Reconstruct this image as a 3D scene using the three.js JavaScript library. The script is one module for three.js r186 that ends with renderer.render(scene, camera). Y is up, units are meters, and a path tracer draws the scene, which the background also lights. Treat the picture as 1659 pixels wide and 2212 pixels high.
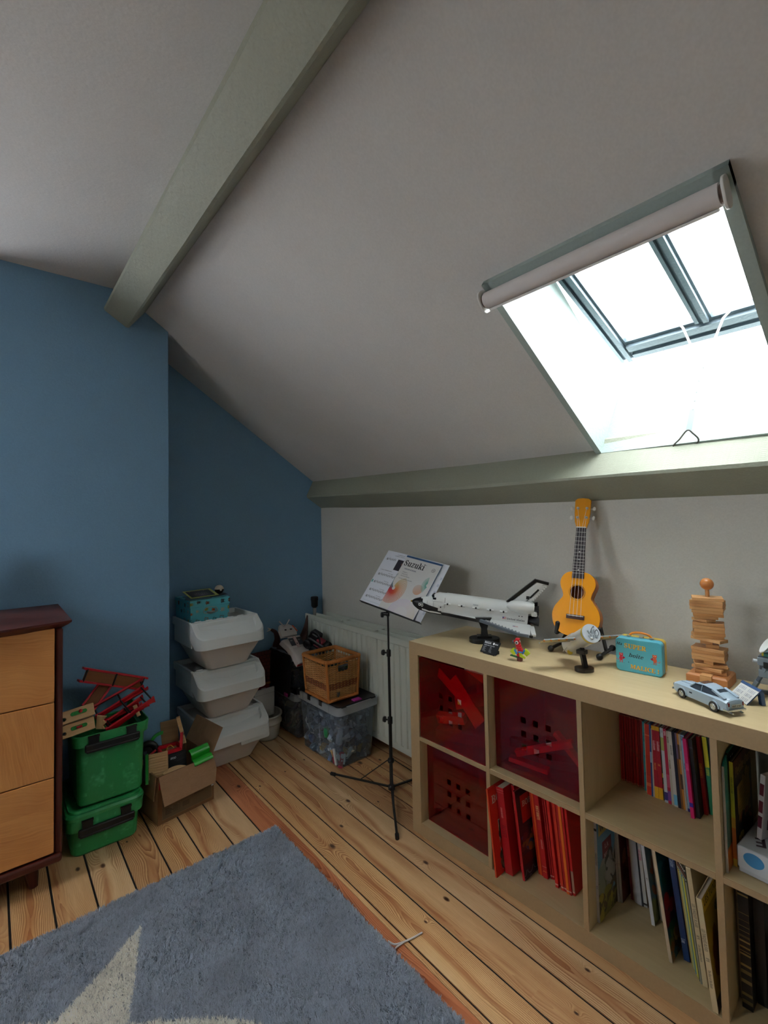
import * as THREE from 'three';
import { mergeGeometries, toCreasedNormals } from 'three/addons/utils/BufferGeometryUtils.js';
import { RoundedBoxGeometry } from 'three/addons/geometries/RoundedBoxGeometry.js';
import { Brush, Evaluator, SUBTRACTION } from 'three-bvh-csg';
import { RectAreaLightUniformsLib } from 'three/addons/lights/RectAreaLightUniformsLib.js';

// ---------- camera, sky, light, exposure ----------
const W0 = 1659, H0 = 2212;
const scene = new THREE.Scene();
const camera = new THREE.PerspectiveCamera(94.495, W0 / H0, 0.02, 200);
camera.setViewOffset(W0, H0, 0, 24.45, W0, H0);            // the photograph's perspective correction: a lens shift of 24 pixels
camera.rotation.order = 'YXZ';
camera.position.set(1.5077, 1.3105, 1.3761);
camera.rotation.set(0.03727, 0.87674, -0.02112);
const renderer = new THREE.WebGLRenderer({ antialias: true });
renderer.toneMapping = THREE.LinearToneMapping;
renderer.toneMappingExposure = 1.08;
renderer.shadowMap.enabled = true;
RectAreaLightUniformsLib.init();
scene.background = new THREE.Color(0.93, 0.98, 1.0);         // an even overcast sky
scene.backgroundIntensity = 20;
// unseen area lamps, added to the sky light of the gable and rear roof windows
function addedDaylight(x, y, z, w, h, tx, ty, tz, power, color) {
  const l = new THREE.RectAreaLight(color, power, w, h);
  l.position.set(x, y, z); l.lookAt(tx, ty, tz); scene.add(l); return l;
}
addedDaylight(-1.44, 1.5, 2.12, 0.66, 0.86, 3, 1.35, 1.0, 7.5, 0xf4f6ff);
addedDaylight(-0.1, 2.3, 3.02, 0.5, 0.66, 0.1, 0.6, 1.0, 7, 0xf4f6ff);

// ---------- helpers ----------
let seed = 7;
const rnd = () => { seed = (seed * 1664525 + 1013904223) >>> 0; return seed / 4294967296; };
const rr = (a, b) => a + (b - a) * rnd();
const V = (x, y, z) => new THREE.Vector3(x, y, z);
const names = {};
function numbered(n) { const k = names[n] = (names[n] ?? -1) + 1; return k ? n + '_' + String(k).padStart(3, '0') : n; }
function tag(o, label, category, group) { o.userData.label = label; o.userData.category = category; if (group) o.userData.group = group; return o; }
function thing(name, label, category, p = [0, 0, 0], turn = 0, group) {
  const o = new THREE.Group(); o.name = numbered(name); o.position.set(...p); o.rotation.y = turn; scene.add(o); return tag(o, label, category, group);
}
const A = 0.03;                                                // the shelf unit stands turned by this much to the wall
const SX = (x, z) => x * Math.cos(A) + z * Math.sin(A), SZ = (x, z) => -x * Math.sin(A) + z * Math.cos(A);
const onShelf = (name, label, category, [x, y, z], turn = 0, group) => thing(name, label, category, [SX(x, z), y, SZ(x, z)], A + turn, group);
// geometry, all in metres; a transform is [x, y, z, rotX, rotY, rotZ]
function T(g, x = 0, y = 0, z = 0, a = 0, b = 0, c = 0, order = 'XYZ') {
  return g.applyMatrix4(new THREE.Matrix4().compose(V(x, y, z), new THREE.Quaternion().setFromEuler(new THREE.Euler(a, b, c, order)), V(1, 1, 1)));
}
const bx = (w, h, d, ...t) => T(new THREE.BoxGeometry(w, h, d), ...t);
const rb = (w, h, d, r, ...t) => T(new RoundedBoxGeometry(w, h, d, 2, r), ...t);
const cy = (r1, r2, h, n, ...t) => T(new THREE.CylinderGeometry(r1, r2, h, n), ...t);
const sp = (r, ...t) => T(new THREE.SphereGeometry(r, 20, 14), ...t);
const tor = (R, r, ...t) => T(new THREE.TorusGeometry(R, r, 8, 28), ...t);
function tube(pts, r, n = 0, k = 8, closed = false) { const c = new THREE.CatmullRomCurve3(pts.map((p) => V(...p)), closed, 'centripetal'); return new THREE.TubeGeometry(c, n || pts.length * 8, r, k, closed); }
function bar(p, q, r, k = 8, r2 = r) {                         // a round bar from p to q
  const a = V(...p), b = V(...q), d = b.clone().sub(a), g = new THREE.CylinderGeometry(r2, r, d.length(), k);
  g.applyMatrix4(new THREE.Matrix4().compose(a.add(b).multiplyScalar(0.5), new THREE.Quaternion().setFromUnitVectors(V(0, 1, 0), d.normalize()), V(1, 1, 1))); return g;
}
function beam(p, q, w, h, up = [0, 1, 0]) {                    // a rectangular bar from p to q, w across and h along up
  const a = V(...p), b = V(...q), z = b.clone().sub(a), L = z.length(), u = V(...up); z.normalize(); const x = u.clone().cross(z).normalize(), y = z.clone().cross(x);
  return new THREE.BoxGeometry(w, h, L).applyMatrix4(new THREE.Matrix4().makeBasis(x, y, z).setPosition(a.add(b).multiplyScalar(0.5)));
}
const lathe = (pts, n = 28, ...t) => T(new THREE.LatheGeometry(pts.map((p) => new THREE.Vector2(...p)), n), ...t);
function ext(pts, depth, bev = 0, holes = [], seg = 2) {       // an outline in x, y pushed along z
  const s = Array.isArray(pts) ? new THREE.Shape(pts.map((p) => new THREE.Vector2(...p))) : pts;
  for (const h of holes) s.holes.push(Array.isArray(h) ? new THREE.Path(h.map((p) => new THREE.Vector2(...p))) : h);
  return new THREE.ExtrudeGeometry(s, { depth: depth - 2 * bev, bevelEnabled: bev > 0, bevelSize: bev, bevelThickness: bev, bevelOffset: -bev, bevelSegments: seg, curveSegments: 10 }).translate(0, 0, bev);
}
function rrect(w, h, r, x = 0, y = 0) {                        // rounded rectangle outline
  const s = new THREE.Shape(), a = x - w / 2, b = y - h / 2; s.moveTo(a + r, b); s.lineTo(a + w - r, b); s.absarc(a + w - r, b + r, r, -Math.PI / 2, 0); s.lineTo(a + w, b + h - r); s.absarc(a + w - r, b + h - r, r, 0, Math.PI / 2);
  s.lineTo(a + r, b + h); s.absarc(a + r, b + h - r, r, Math.PI / 2, Math.PI); s.lineTo(a, b + r); s.absarc(a + r, b + r, r, Math.PI, Math.PI * 1.5); return s;
}
function ring(w, h, r, n = 6) {                                // points of a rounded rectangle in x, z
  const o = []; for (const [sx, sz, a0] of [[1, 1, 0], [-1, 1, 1], [-1, -1, 2], [1, -1, 3]]) for (let i = 0; i <= n; i++) { const a = (a0 + i / n) * Math.PI / 2; o.push([sx * (w / 2 - r) + Math.cos(a) * r, sz * (h / 2 - r) + Math.sin(a) * r]); } return o;
}
function loft(rows, capA = false, capB = false, closed = true, crease = 0.5) { // rows of points [x,y,z], the same number in each
  const pos = [], n = rows[0].length, quad = (a, b, c, d) => pos.push(...a, ...b, ...c, ...a, ...c, ...d);
  for (let i = 0; i + 1 < rows.length; i++) for (let j = 0; j < (closed ? n : n - 1); j++) { const k = (j + 1) % n; quad(rows[i][j], rows[i][k], rows[i + 1][k], rows[i + 1][j]); }
  const cap = (row, flip) => { const c = row.reduce((s, p) => [s[0] + p[0] / n, s[1] + p[1] / n, s[2] + p[2] / n], [0, 0, 0]); for (let j = 0; j < n; j++) { const p = row[j], q = row[(j + 1) % n]; flip ? pos.push(...c, ...q, ...p) : pos.push(...c, ...p, ...q); } };
  if (capA) cap(rows[0], true); if (capB) cap(rows[rows.length - 1], false);
  const g = new THREE.BufferGeometry(); g.setAttribute('position', new THREE.Float32BufferAttribute(pos, 3)); g.computeVertexNormals(); return toCreasedNormals(g, crease);
}
// a thin-walled tub standing on y = 0: [y, width, depth, radius] outside, wall thickness t
function tub(rows, t, ...tr) {
  const R = (y, w, d, r) => ring(w, d, r).map(([x, z]) => [x, y, z]), out = rows.map((r) => R(...r)), inn = rows.map(([y, w, d, r]) => R(Math.max(y, t), w - 2 * t, d - 2 * t, Math.max(r - t, 0.002))).reverse();
  return T(loft([...out, ...inn].map((r) => r.slice().reverse()), true, true), ...tr);
}
const ev = new Evaluator(); ev.useGroups = false; ev.attributes = ['position', 'normal'];
function cut(a, ...bs) { let r = new Brush(clean(a)); r.updateMatrixWorld(); for (const b of bs) { const q = new Brush(clean(b)); q.updateMatrixWorld(); r = ev.evaluate(r, q, SUBTRACTION); } return r.geometry; }
function clean(g) { const o = new THREE.BufferGeometry(), s = g.index ? g.toNonIndexed() : g; o.setAttribute('position', s.getAttribute('position').clone()); o.setAttribute('normal', (s.getAttribute('normal') ?? (s.computeVertexNormals(), s.getAttribute('normal'))).clone()); return o; }
function metreUV(g, grain = 'x', off = 0) {                     // uv in metres, u along the grain
  const p = g.getAttribute('position'), n = g.getAttribute('normal'), uv = new Float32Array(p.count * 2), gi = 'xyz'.indexOf(grain);
  for (let i = 0; i < p.count; i++) {
    const N = [Math.abs(n.getX(i)), Math.abs(n.getY(i)), Math.abs(n.getZ(i))], P = [p.getX(i), p.getY(i), p.getZ(i)], k = N.indexOf(Math.max(...N)), rest = [0, 1, 2].filter((a) => a !== k);
    const ua = rest.includes(gi) ? gi : rest[0], va = rest.find((a) => a !== ua); uv[2 * i] = P[ua] + off; uv[2 * i + 1] = P[va] + off * 0.37;
  }
  g.setAttribute('uv', new THREE.BufferAttribute(uv, 2)); return g;
}
function join(gs, grain, off) {
  gs = (Array.isArray(gs) ? gs : [gs]).filter(Boolean);
  const out = gs.map((g) => { if (g.userData.own) { const s = g.index ? g.toNonIndexed() : g, o = clean(s); o.setAttribute('uv', s.getAttribute('uv').clone()); return o; } return metreUV(clean(g), grain, off); });
  return out.length > 1 ? mergeGeometries(out) : out[0];
}
function mesh(name, gs, m, parent, label, grain = 'x', off = 0) {
  const o = new THREE.Mesh(gs.isBufferGeometry && gs.userData.joined ? gs : join(gs, grain, off), m); o.geometry.userData.joined = true;
  o.name = parent && parent !== scene ? name : numbered(name); o.castShadow = o.receiveShadow = true; (parent ?? scene).add(o); if (label) o.userData.label = label; return o;
}
function struct(name, gs, m, parent, grain, off) { const o = mesh(name, gs, m, parent, null, grain, off); if (!parent) o.userData.kind = 'structure'; return o; }
function structGroup(name) { const o = new THREE.Group(); o.name = name; o.userData.kind = 'structure'; scene.add(o); return o; }
const own = (g) => { g.userData.own = true; return g; };
// a printed rectangle, w by h, facing +z, showing [u0, v0, u1, v1] of a picture (v from the top)
function print(w, h, [u0, v0, u1, v1], ...t) { const g = new THREE.PlaneGeometry(w, h), a = g.getAttribute('uv'); for (let i = 0; i < 4; i++) a.setXY(i, u0 + (u1 - u0) * a.getX(i), 1 - v1 + (v1 - v0) * a.getY(i)); return own(T(g, ...t)); }
// a plate w x h x t in x, y, z whose front (+z) carries such a picture
function plate(w, h, t, uv, ...tr) { const g = new THREE.BoxGeometry(w, h, t), a = g.getAttribute('uv'), [u0, v0, u1, v1] = uv, e = (u1 - u0) * 0.02; for (let i = 0; i < 24; i++) { if (i >> 2 === 4) a.setXY(i, u0 + (u1 - u0) * a.getX(i), 1 - v1 + (v1 - v0) * a.getY(i)); else a.setXY(i, u0 + e, 1 - v0 - e); } return own(T(g, ...tr)); }

// ---------- noise and textures ----------
const hash = (x, y, s) => { let h = Math.imul(x | 0, 374761393) + Math.imul(y | 0, 668265263) + Math.imul(s | 0, 974634777); h = Math.imul(h ^ (h >>> 13), 1274126177); return ((h ^ (h >>> 16)) >>> 0) / 4294967296; };
function vn(x, y, s, px = 0, py = 0) { const xi = Math.floor(x), yi = Math.floor(y), f = x - xi, g = y - yi, u = f * f * (3 - 2 * f), v = g * g * (3 - 2 * g), w = (a, p) => (p ? ((a % p) + p) % p : a);
  const a = hash(w(xi, px), w(yi, py), s), b = hash(w(xi + 1, px), w(yi, py), s), c = hash(w(xi, px), w(yi + 1, py), s), d = hash(w(xi + 1, px), w(yi + 1, py), s); return a + (b - a) * u + (c - a) * v + (a - b - c + d) * u * v; }
function fbm(x, y, s, o = 4, px = 0, py = 0) { let t = 0, a = 0.5, n = 0; for (let i = 0; i < o; i++) { t += a * vn(x, y, s + i, px, py); n += a; x *= 2; y *= 2; px *= 2; py *= 2; a *= 0.5; } return t / n; }
const lin = (hex) => { const c = new THREE.Color(hex).convertLinearToSRGB(); return [c.r * 255, c.g * 255, c.b * 255]; };
const mixc = (a, b, t) => [a[0] + (b[0] - a[0]) * t, a[1] + (b[1] - a[1]) * t, a[2] + (b[2] - a[2]) * t];
function dataTex(w, h, f, srgb, mu, mv) {                       // f(i, j) gives [r, g, b] 0..255 or one value 0..1; mu, mv metres that the picture covers
  const d = new Uint8Array(w * h * 4); for (let j = 0; j < h; j++) for (let i = 0; i < w; i++) { const c = f(i, j), k = 4 * (j * w + i); if (typeof c === 'number') d[k] = d[k + 1] = d[k + 2] = Math.max(0, Math.min(255, c * 255)); else { d[k] = Math.max(0, Math.min(255, c[0])); d[k + 1] = Math.max(0, Math.min(255, c[1])); d[k + 2] = Math.max(0, Math.min(255, c[2])); } d[k + 3] = 255; }
  const t = new THREE.DataTexture(d, w, h); t.wrapS = t.wrapT = THREE.RepeatWrapping; t.magFilter = THREE.LinearFilter; t.minFilter = THREE.LinearMipmapLinearFilter; t.generateMipmaps = true; if (srgb) t.colorSpace = THREE.SRGBColorSpace; if (mu) t.repeat.set(1 / mu, 1 / mv); t.needsUpdate = true; return t;
}
function canvasTex(w, h, draw) { const c = document.createElement('canvas'); c.width = w; c.height = h; const x = c.getContext('2d'); draw(x, w, h); const t = new THREE.CanvasTexture(c); t.colorSpace = THREE.SRGBColorSpace; t.anisotropy = 8; return t; }
const std = (color, roughness = 0.6, o = {}) => new THREE.MeshStandardMaterial({ color, roughness, ...o });
const phys = (color, roughness = 0.4, o = {}) => new THREE.MeshPhysicalMaterial({ color, roughness, ...o });
const grainTex = dataTex(256, 256, (i, j) => fbm(i / 16, j / 16, 11, 4, 16, 16), false, 0.12, 0.12);  // fine paint and plastic relief
const speck = dataTex(512, 512, (i, j) => { const a = fbm(i / 64, j / 64, 3, 5, 8, 8), b = vn(i / 2, j / 2, 5, 256, 256); const v = 247 + (a - 0.5) * 7 + (b - 0.5) * 8; return [v, v, v]; }, true, 0.9, 0.9);
const paint = (c, rough = 0.85, b = 0.0006) => std(c, rough, { map: speck, bumpMap: grainTex, bumpScale: b });
function streakWood(name, light, dark, s, k = 26, cover = 0.5) { // fine straight-grained veneer
  const a = lin(light), b = lin(dark); return dataTex(1024, 512, (i, j) => { const u = i / 1024, v = j / 512, w = fbm(u * 4, v * 6, s, 3, 4, 6), g = fbm(u * 8, v * k * 4 + w * 5, s + 7, 4, 8, k * 4), l = fbm(u * 3 + w, v * 8, s + 3, 3, 0, 8); return mixc(a, b, Math.min(1, Math.max(0, (g * 0.75 + l * 0.5 - 0.32) * cover * 2))); }, true, 1.0, 0.5);
}
// ---------- the room: paints ----------
const ceilPaint = paint('#d2d0cc', 0.9), wallPaint = paint('#cdccc4', 0.9), bluePaint = paint('#7ca4c4', 0.88);
const olive = paint('#999c8b', 0.6, 0.0012), liningPaint = paint('#a3b1ac', 0.55, 0.001);
const XG = -1.412, ZW = -0.46, XC = -1.079, XR = 3.3, ZR = 3.55, FLAT = 2.463;
const TH = Math.atan(0.681), SN = Math.sin(TH), CS = Math.cos(TH);
const SLOPE = new THREE.Matrix4().makeBasis(V(1, 0, 0), V(0, SN, CS), V(0, -CS, SN)).setPosition(0, 1.853 - 0.681 * 0.45, -0.45);      // x, up the slope, into the room
const REAR = new THREE.Matrix4().makeTranslation(1.9, 0, 3.092).multiply(new THREE.Matrix4().makeRotationY(Math.PI)).multiply(SLOPE);   // the same on the other side of the ridge
const onSlope = (g, m = SLOPE) => g.applyMatrix4(m);
const rect = (x0, y0, x1, y1) => [[x0, y0], [x1, y0], [x1, y1], [x0, y1]];
// ---------- floor: pine boards, each one a piece, over a dark underfloor ----------
const boardTex = dataTex(2048, 1024, (i, j) => {
  const b = j >> 8, y = ((j & 255) / 256 - 0.5) * 0.12, x = (i / 2048) * 1.6, w = fbm(x * 2.5, b * 9 + 3, 21, 3, 4), hgt = 0.012 + 0.05 * fbm(x * 1.9, b * 7, 31, 3, 3) + (b === 1 ? 0.03 : 0), y0 = (w - 0.5) * 0.075 + [0.012, -0.02, 0.0, 0.026][b];
  let q = y - y0, r = Math.sqrt(q * q + hgt * hgt * 0.6) + 0.004 * (fbm(x * 9, y * 60 + b * 50, 41, 3, 14) - 0.5), dark = 0;
  for (const [kx, ky, kr] of [[[0.22, 0.02, 0.009], [0.83, -0.028, 0.006], [1.3, 0.012, 0.01]], [[0.5, -0.02, 0.011], [1.12, 0.03, 0.005]], [[0.35, 0.03, 0.006], [0.95, 0.0, 0.012], [1.45, -0.03, 0.005]], [[0.1, -0.01, 0.005], [0.66, 0.02, 0.008], [1.22, -0.03, 0.009]]][b]) {
    const dx = (x - kx) * 0.55, dy = y - ky, d = Math.sqrt(dx * dx + dy * dy); r += 0.02 * Math.exp(-(d * d) / (kr * kr * 7)); dark = Math.max(dark, 1 - Math.max(0, d / kr - 0.35) * 1.6);
  }
  const t = r * 235 + b * 3.3, f = t - Math.floor(t), late = Math.pow(f, 1.8) * Math.max(0, Math.min(1, 2.6 * fbm(x * 2.5, y * 22 + b * 3, 51, 3, 4) - 0.75)), heart = Math.max(0, 1 - Math.abs(q) / 0.022) * Math.max(0, fbm(x * 4, y * 40 + b * 9, 57, 3, 6) - 0.3), fine = vn(x * 40, y * 900 + b * 40, 61, 64);
  let c = mixc([232, 200, 156], [138, 82, 44], Math.min(1, late * 1.05)); c = mixc(c, [160, 96, 56], Math.min(0.75, heart * 1.7)); c = mixc(c, [196, 150, 100], 0.3 * fine); c = mixc(c, [184, 130, 80], 0.4 * Math.max(0, fbm(x * 1.2, y * 14 + b * 5, 71, 2, 2) - 0.35));
  return mixc(c, [66, 36, 20], Math.max(0, Math.min(1, dark)));
}, true, 1.6, 0.48);
const boardBump = dataTex(1024, 512, (i, j) => fbm(i / 26, j / 1.6, 81, 3, 0, 0), false, 1.6, 0.48);
const boardMats = ['#ffffff', '#f4e9dc', '#fff6e6', '#efe2d4'].map((c) => std(c, 0.42, { map: boardTex, bumpMap: boardBump, bumpScale: 0.0004 }));
const redBoard = std('#e9b2a0', 0.42, { map: boardTex, bumpMap: boardBump, bumpScale: 0.0004 });
const floor = structGroup('floor');
struct('subfloor', bx(XR - XG + 0.6, 0.05, ZR - ZW + 0.6, (XR + XG) / 2, -0.0285, (ZR + ZW) / 2), std('#191614', 0.9), floor);
for (let k = -4; k < 30; k++) {                                  // joints every 118.5 mm, along the knee wall
  const z0 = 0.014 + 0.1185 * k, z1 = z0 + 0.1185; if (z0 > ZR) break;
  const cuts = [XG - 0.03, ...(k % 3 === 1 ? [2.1 + (k % 5) * 0.13] : []), XR + 0.03];
  for (let c = 0; c + 1 < cuts.length; c++) {
    const a = cuts[c] + 0.0015, b = cuts[c + 1] - 0.0015, g = rb(b - a, 0.024, z1 - z0 - 0.0066, 0.0012, 0, 0, 0), red = k === 3;
    metreUV(g, 'x'); const uv = g.getAttribute('uv'), v = ((k * 7 + 40) % 4) * 0.12 + 0.06, off = hash(k, c, 5) * 3; for (let i = 0; i < uv.count; i++) uv.setXY(i, uv.getX(i) + off, uv.getY(i) + v);
    if (red) { const strip = z1 - z0 - 0.0066; mesh('floor_board', own(g), redBoard, floor).position.set((a + b) / 2, -0.012, (z0 + z1) / 2); floor.children.at(-1).scale.z = (strip - 0.016) / strip; floor.children.at(-1).position.z += 0.008;
      const s = own(rb(b - a, 0.024, 0.0155, 0.0012)); metreUV(s, 'x'); mesh('floor_board', s, boardMats[2], floor).position.set((a + b) / 2, -0.012, z0 + 0.0023 + 0.00775); continue; }
    mesh('floor_board', own(g), boardMats[(k + 8) % 4], floor).position.set((a + b) / 2, -0.012, (z0 + z1) / 2);
  }
}
// ---------- walls ----------
struct('wall_back', bx(XR - XG + 0.5, 1.62, 0.22, (XR + XG) / 2, 0.79, ZW - 0.11), wallPaint);
const gable = ext([[-ZR - 0.2, -0.05], [0.62, -0.05], [0.62, 2.75], [-ZR - 0.2, 2.75]], 0.3, 0, [rect(-2.46, 1.04, -1.78, 1.95)]);          // x is -z here; a window opening beyond the chimney
struct('wall_left', T(gable, XG - 0.3, 0, 0, 0, Math.PI / 2, 0), bluePaint);
struct('wall_chimney', rb(XC - XG + 0.1, 2.7, 0.803, 0.004, (XC + XG) / 2 - 0.05, 1.3, 0.667 + 0.4015), bluePaint);
struct('wall_right', bx(0.25, 2.8, ZR - ZW + 0.6, XR + 0.125, 1.35, (ZR + ZW) / 2), wallPaint);
struct('wall_front', bx(XR - XG + 0.5, 1.62, 0.22, (XR + XG) / 2, 0.79, ZR + 0.11), wallPaint);
// ---------- ceilings ----------
const slab = (x0, x1, holes) => ext(rect(x0, -0.3, x1, 1.75), 0.1, 0, holes).translate(0, 0, -0.1);
const U0 = 0.0, U1 = 0.835, X0 = 0.633, X1 = 1.25;             // the skylight's opening in the slope
const ceiling = structGroup('ceiling');
struct('slope_panel', onSlope(slab(XG - 0.25, XR + 0.2, [rect(X0, U0, X1, U1)])), ceilPaint, ceiling);
struct('slope_panel', onSlope(slab(-1.65, 3.55, [rect(1.7, 0.15, 2.3, 0.9)]), REAR), ceilPaint, ceiling);
struct('flat_panel', bx(XR - XG + 0.5, 0.08, 1.5, (XR + XG) / 2, FLAT + 0.04, 1.546), ceilPaint, ceiling);
// ---------- the two beams, painted the same green grey ----------
function longBeam(name, xs, secs, label) {                       // sections [z, y] at each x, its edges slightly eased and uneven
  const rows = []; for (let i = 0; i + 1 < xs.length; i++) for (let k = 0; k < 14; k++) { const t = k / 14; rows.push([xs[i] + (xs[i + 1] - xs[i]) * t, secs[i].map((p, m) => [p[0] + (secs[i + 1][m][0] - p[0]) * t, p[1] + (secs[i + 1][m][1] - p[1]) * t])]); }
  rows.push([xs.at(-1), secs.at(-1)]);
  const ease = (s, x) => s.flatMap((p, m) => { const a = s[(m + s.length - 1) % s.length], b = s[(m + 1) % s.length], e = 0.006 + 0.005 * vn(x * 6, m * 5, 91), to = (q) => { const d = Math.hypot(q[0] - p[0], q[1] - p[1]); return [p[0] + (q[0] - p[0]) * e / d, p[1] + (q[1] - p[1]) * e / d]; }; return [to(a), to(b)]; });
  const o = struct(name, loft(rows.map(([x, s]) => ease(s, x).map(([z, y], m) => [x, y + 0.004 * (vn(x * 4, m * 3, 93) - 0.5), z])), true, true), olive); o.userData.label = label; return o;
}
const purlin = [[0.735, 2.44], [0.776, 2.386], [0.858, 2.28], [0.965, 2.35], [0.885, 2.54]];
longBeam('trim_1', [XC - 0.03, 0.8, XR + 0.05], [purlin, purlin, purlin], 'green grey painted purlin where sloping and flat ceiling meet');
longBeam('trim_2', [XG - 0.02, 0, 1.2, XR + 0.05], [[-0.395, 1.585, -0.338, 1.474, -0.475, 1.385], [-0.428, 1.562, -0.33, 1.446, -0.475, 1.354], [-0.445, 1.552, -0.321, 1.443, -0.475, 1.352], [-0.445, 1.552, -0.31, 1.438, -0.475, 1.345]].map((s) => [[s[0] - 0.02, s[1] + 0.05], [s[0], s[1]], [s[2], s[3]], [s[4], s[5]], [-0.62, 1.40], [-0.55, 1.60]]), 'green grey painted beam along the top of the knee wall');
// ---------- the skylight, propped open ----------
const win = structGroup('window_1');
const zinc = std('#65737c', 0.5, { metalness: 0.55, map: speck, bumpMap: grainTex, bumpScale: 0.001 }), pane = phys('#ffffff', 0.02, { transmission: 1, thickness: 0 }), wire = std('#6d6a66', 0.4, { metalness: 0.8 });
for (const g of [bx(0.022, U1, 0.32, X0 + 0.011, U1 / 2, -0.14), bx(0.028, U1, 0.32, X1 - 0.014, U1 / 2, -0.14), bx(X1 - X0, 0.022, 0.32, (X0 + X1) / 2, 0.011, -0.14), bx(X1 - X0, 0.05, 0.32, (X0 + X1) / 2, U1 - 0.025, -0.14)]) struct('lining_board', onSlope(g), liningPaint, win);
const SASH = SLOPE.clone().multiply(new THREE.Matrix4().makeTranslation(0, 0.084, -0.414)).multiply(new THREE.Matrix4().makeRotationX(Math.atan(0.217)));
const sashBar = (x0, y0, x1, y1) => { const v = y1 - y0 > x1 - x0, L = v ? y1 - y0 : x1 - x0, w = v ? x1 - x0 : y1 - y0, h = w / 2; const prof = [[-h, -0.03], [h, -0.03], [h, 0], [h * 0.45, 0.004], [h * 0.4, 0.016], [-h * 0.15, 0.016], [-h * 0.2, 0.005], [-h * 0.62, 0.005], [-h * 0.66, 0.012], [-h, 0.012]]; const g = ext(prof, L); return v ? T(g, (x0 + x1) / 2, y1, 0, Math.PI / 2, 0, 0) : T(g, x0, (y0 + y1) / 2, 0, 0, Math.PI / 2, 0).applyMatrix4(new THREE.Matrix4()); };
function flatBar(x0, y0, x1, y1) { const v = y1 - y0 > x1 - x0, w = v ? x1 - x0 : y1 - y0, g = [bx(x1 - x0, y1 - y0, 0.026, (x0 + x1) / 2, (y0 + y1) / 2, -0.013)]; for (const [f, k, h] of [[-0.3, 0.22, 0.012], [0.22, 0.3, 0.017]]) g.push(v ? bx(w * k, y1 - y0, h, (x0 + x1) / 2 + f * w, (y0 + y1) / 2, h / 2) : bx(x1 - x0, w * k, h, (x0 + x1) / 2, (y0 + y1) / 2 + f * w, h / 2)); return g.map((q) => q.applyMatrix4(SASH)); }
for (const r of [[0.658, 0, 0.718, 0.83], [1.243, 0, 1.303, 0.83], [0.718, 0, 1.243, 0.104], [0.718, 0.77, 1.243, 0.83], [0.953, 0.104, 1.006, 0.77]]) struct('sash_bar', flatBar(...r), zinc, win);
for (const [a, b] of [[0.713, 0.958], [1.001, 1.248]]) struct('pane', bx(b - a, 0.68, 0.004, (a + b) / 2, 0.437, -0.01).applyMatrix4(SASH), pane, win);
const sl = (x, u, w) => V(x, u, w).applyMatrix4(SLOPE).toArray(), pink = std('#e3d3c8', 0.5);
struct('stay_rod', [bar(sl(0.914, 0.215, -0.375), sl(0.926, 0.195, -0.365), 0.004), bar(sl(0.926, 0.195, -0.365), sl(0.985, 0.13, -0.21), 0.004)], pink, win);
struct('stay_rod', [bar(sl(1.062, 0.2, -0.375), sl(1.042, 0.185, -0.37), 0.004), bar(sl(1.042, 0.185, -0.37), sl(0.99, 0.13, -0.21), 0.004)], pink, win);
struct('stay_bar', [beam(sl(0.987, 0.135, -0.22), sl(0.957, 0.058, 0.0), 0.017, 0.004, [0, CS, -SN]), ...[0.25, 0.42, 0.55, 0.68].map((t) => bar(sl(0.987 - 0.03 * t, 0.13 - 0.077 * t, -0.22 + 0.22 * t), sl(0.987 - 0.03 * t, 0.138 - 0.077 * t, -0.22 + 0.22 * t), 0.003))], std('#a9b4b4', 0.45, { metalness: 0.5 }), win);
struct('stay_ring', tube([sl(0.957, 0.062, 0.0), sl(0.925, 0.035, 0.012), sl(0.903, 0.018, 0.024), sl(0.912, 0.012, 0.027), sl(0.94, 0.014, 0.026), sl(0.972, 0.016, 0.022), sl(0.98, 0.028, 0.016), sl(0.968, 0.05, 0.006)], 0.0028, 60, 7, true), wire, win);
// the roller blind rolled up at the top of the skylight
const blind = thing('roller_blind', 'white fabric roller blind rolled up along the top of the skylight', 'blind', sl(0.935, 0.797, 0.047)); blind.rotation.set(TH, 0, 0);
mesh('roll', [cy(0.024, 0.024, 0.592, 28, 0, 0, 0, 0, 0, Math.PI / 2)], std('#cfc9c6', 0.85, { bumpMap: grainTex, bumpScale: 0.0005 }), blind);
mesh('hem_bar', bx(0.58, 0.006, 0.014, 0, -0.026, 0.006), std('#d8d6d2', 0.5), blind);
for (const s of [-1, 1]) { const b = mesh('bracket', [ext(rrect(0.05, 0.066, 0.02), 0.006, 0.0015, [], 2).rotateY(Math.PI / 2).translate(s * 0.306 - 0.003, 0, 0)], std('#d9d8d4', 0.35), blind); mesh('end_cap', cy(0.019, 0.019, 0.012, 20, s * 0.3, 0, 0, 0, 0, Math.PI / 2), std('#6f5a4e', 0.5), b); }
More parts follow.
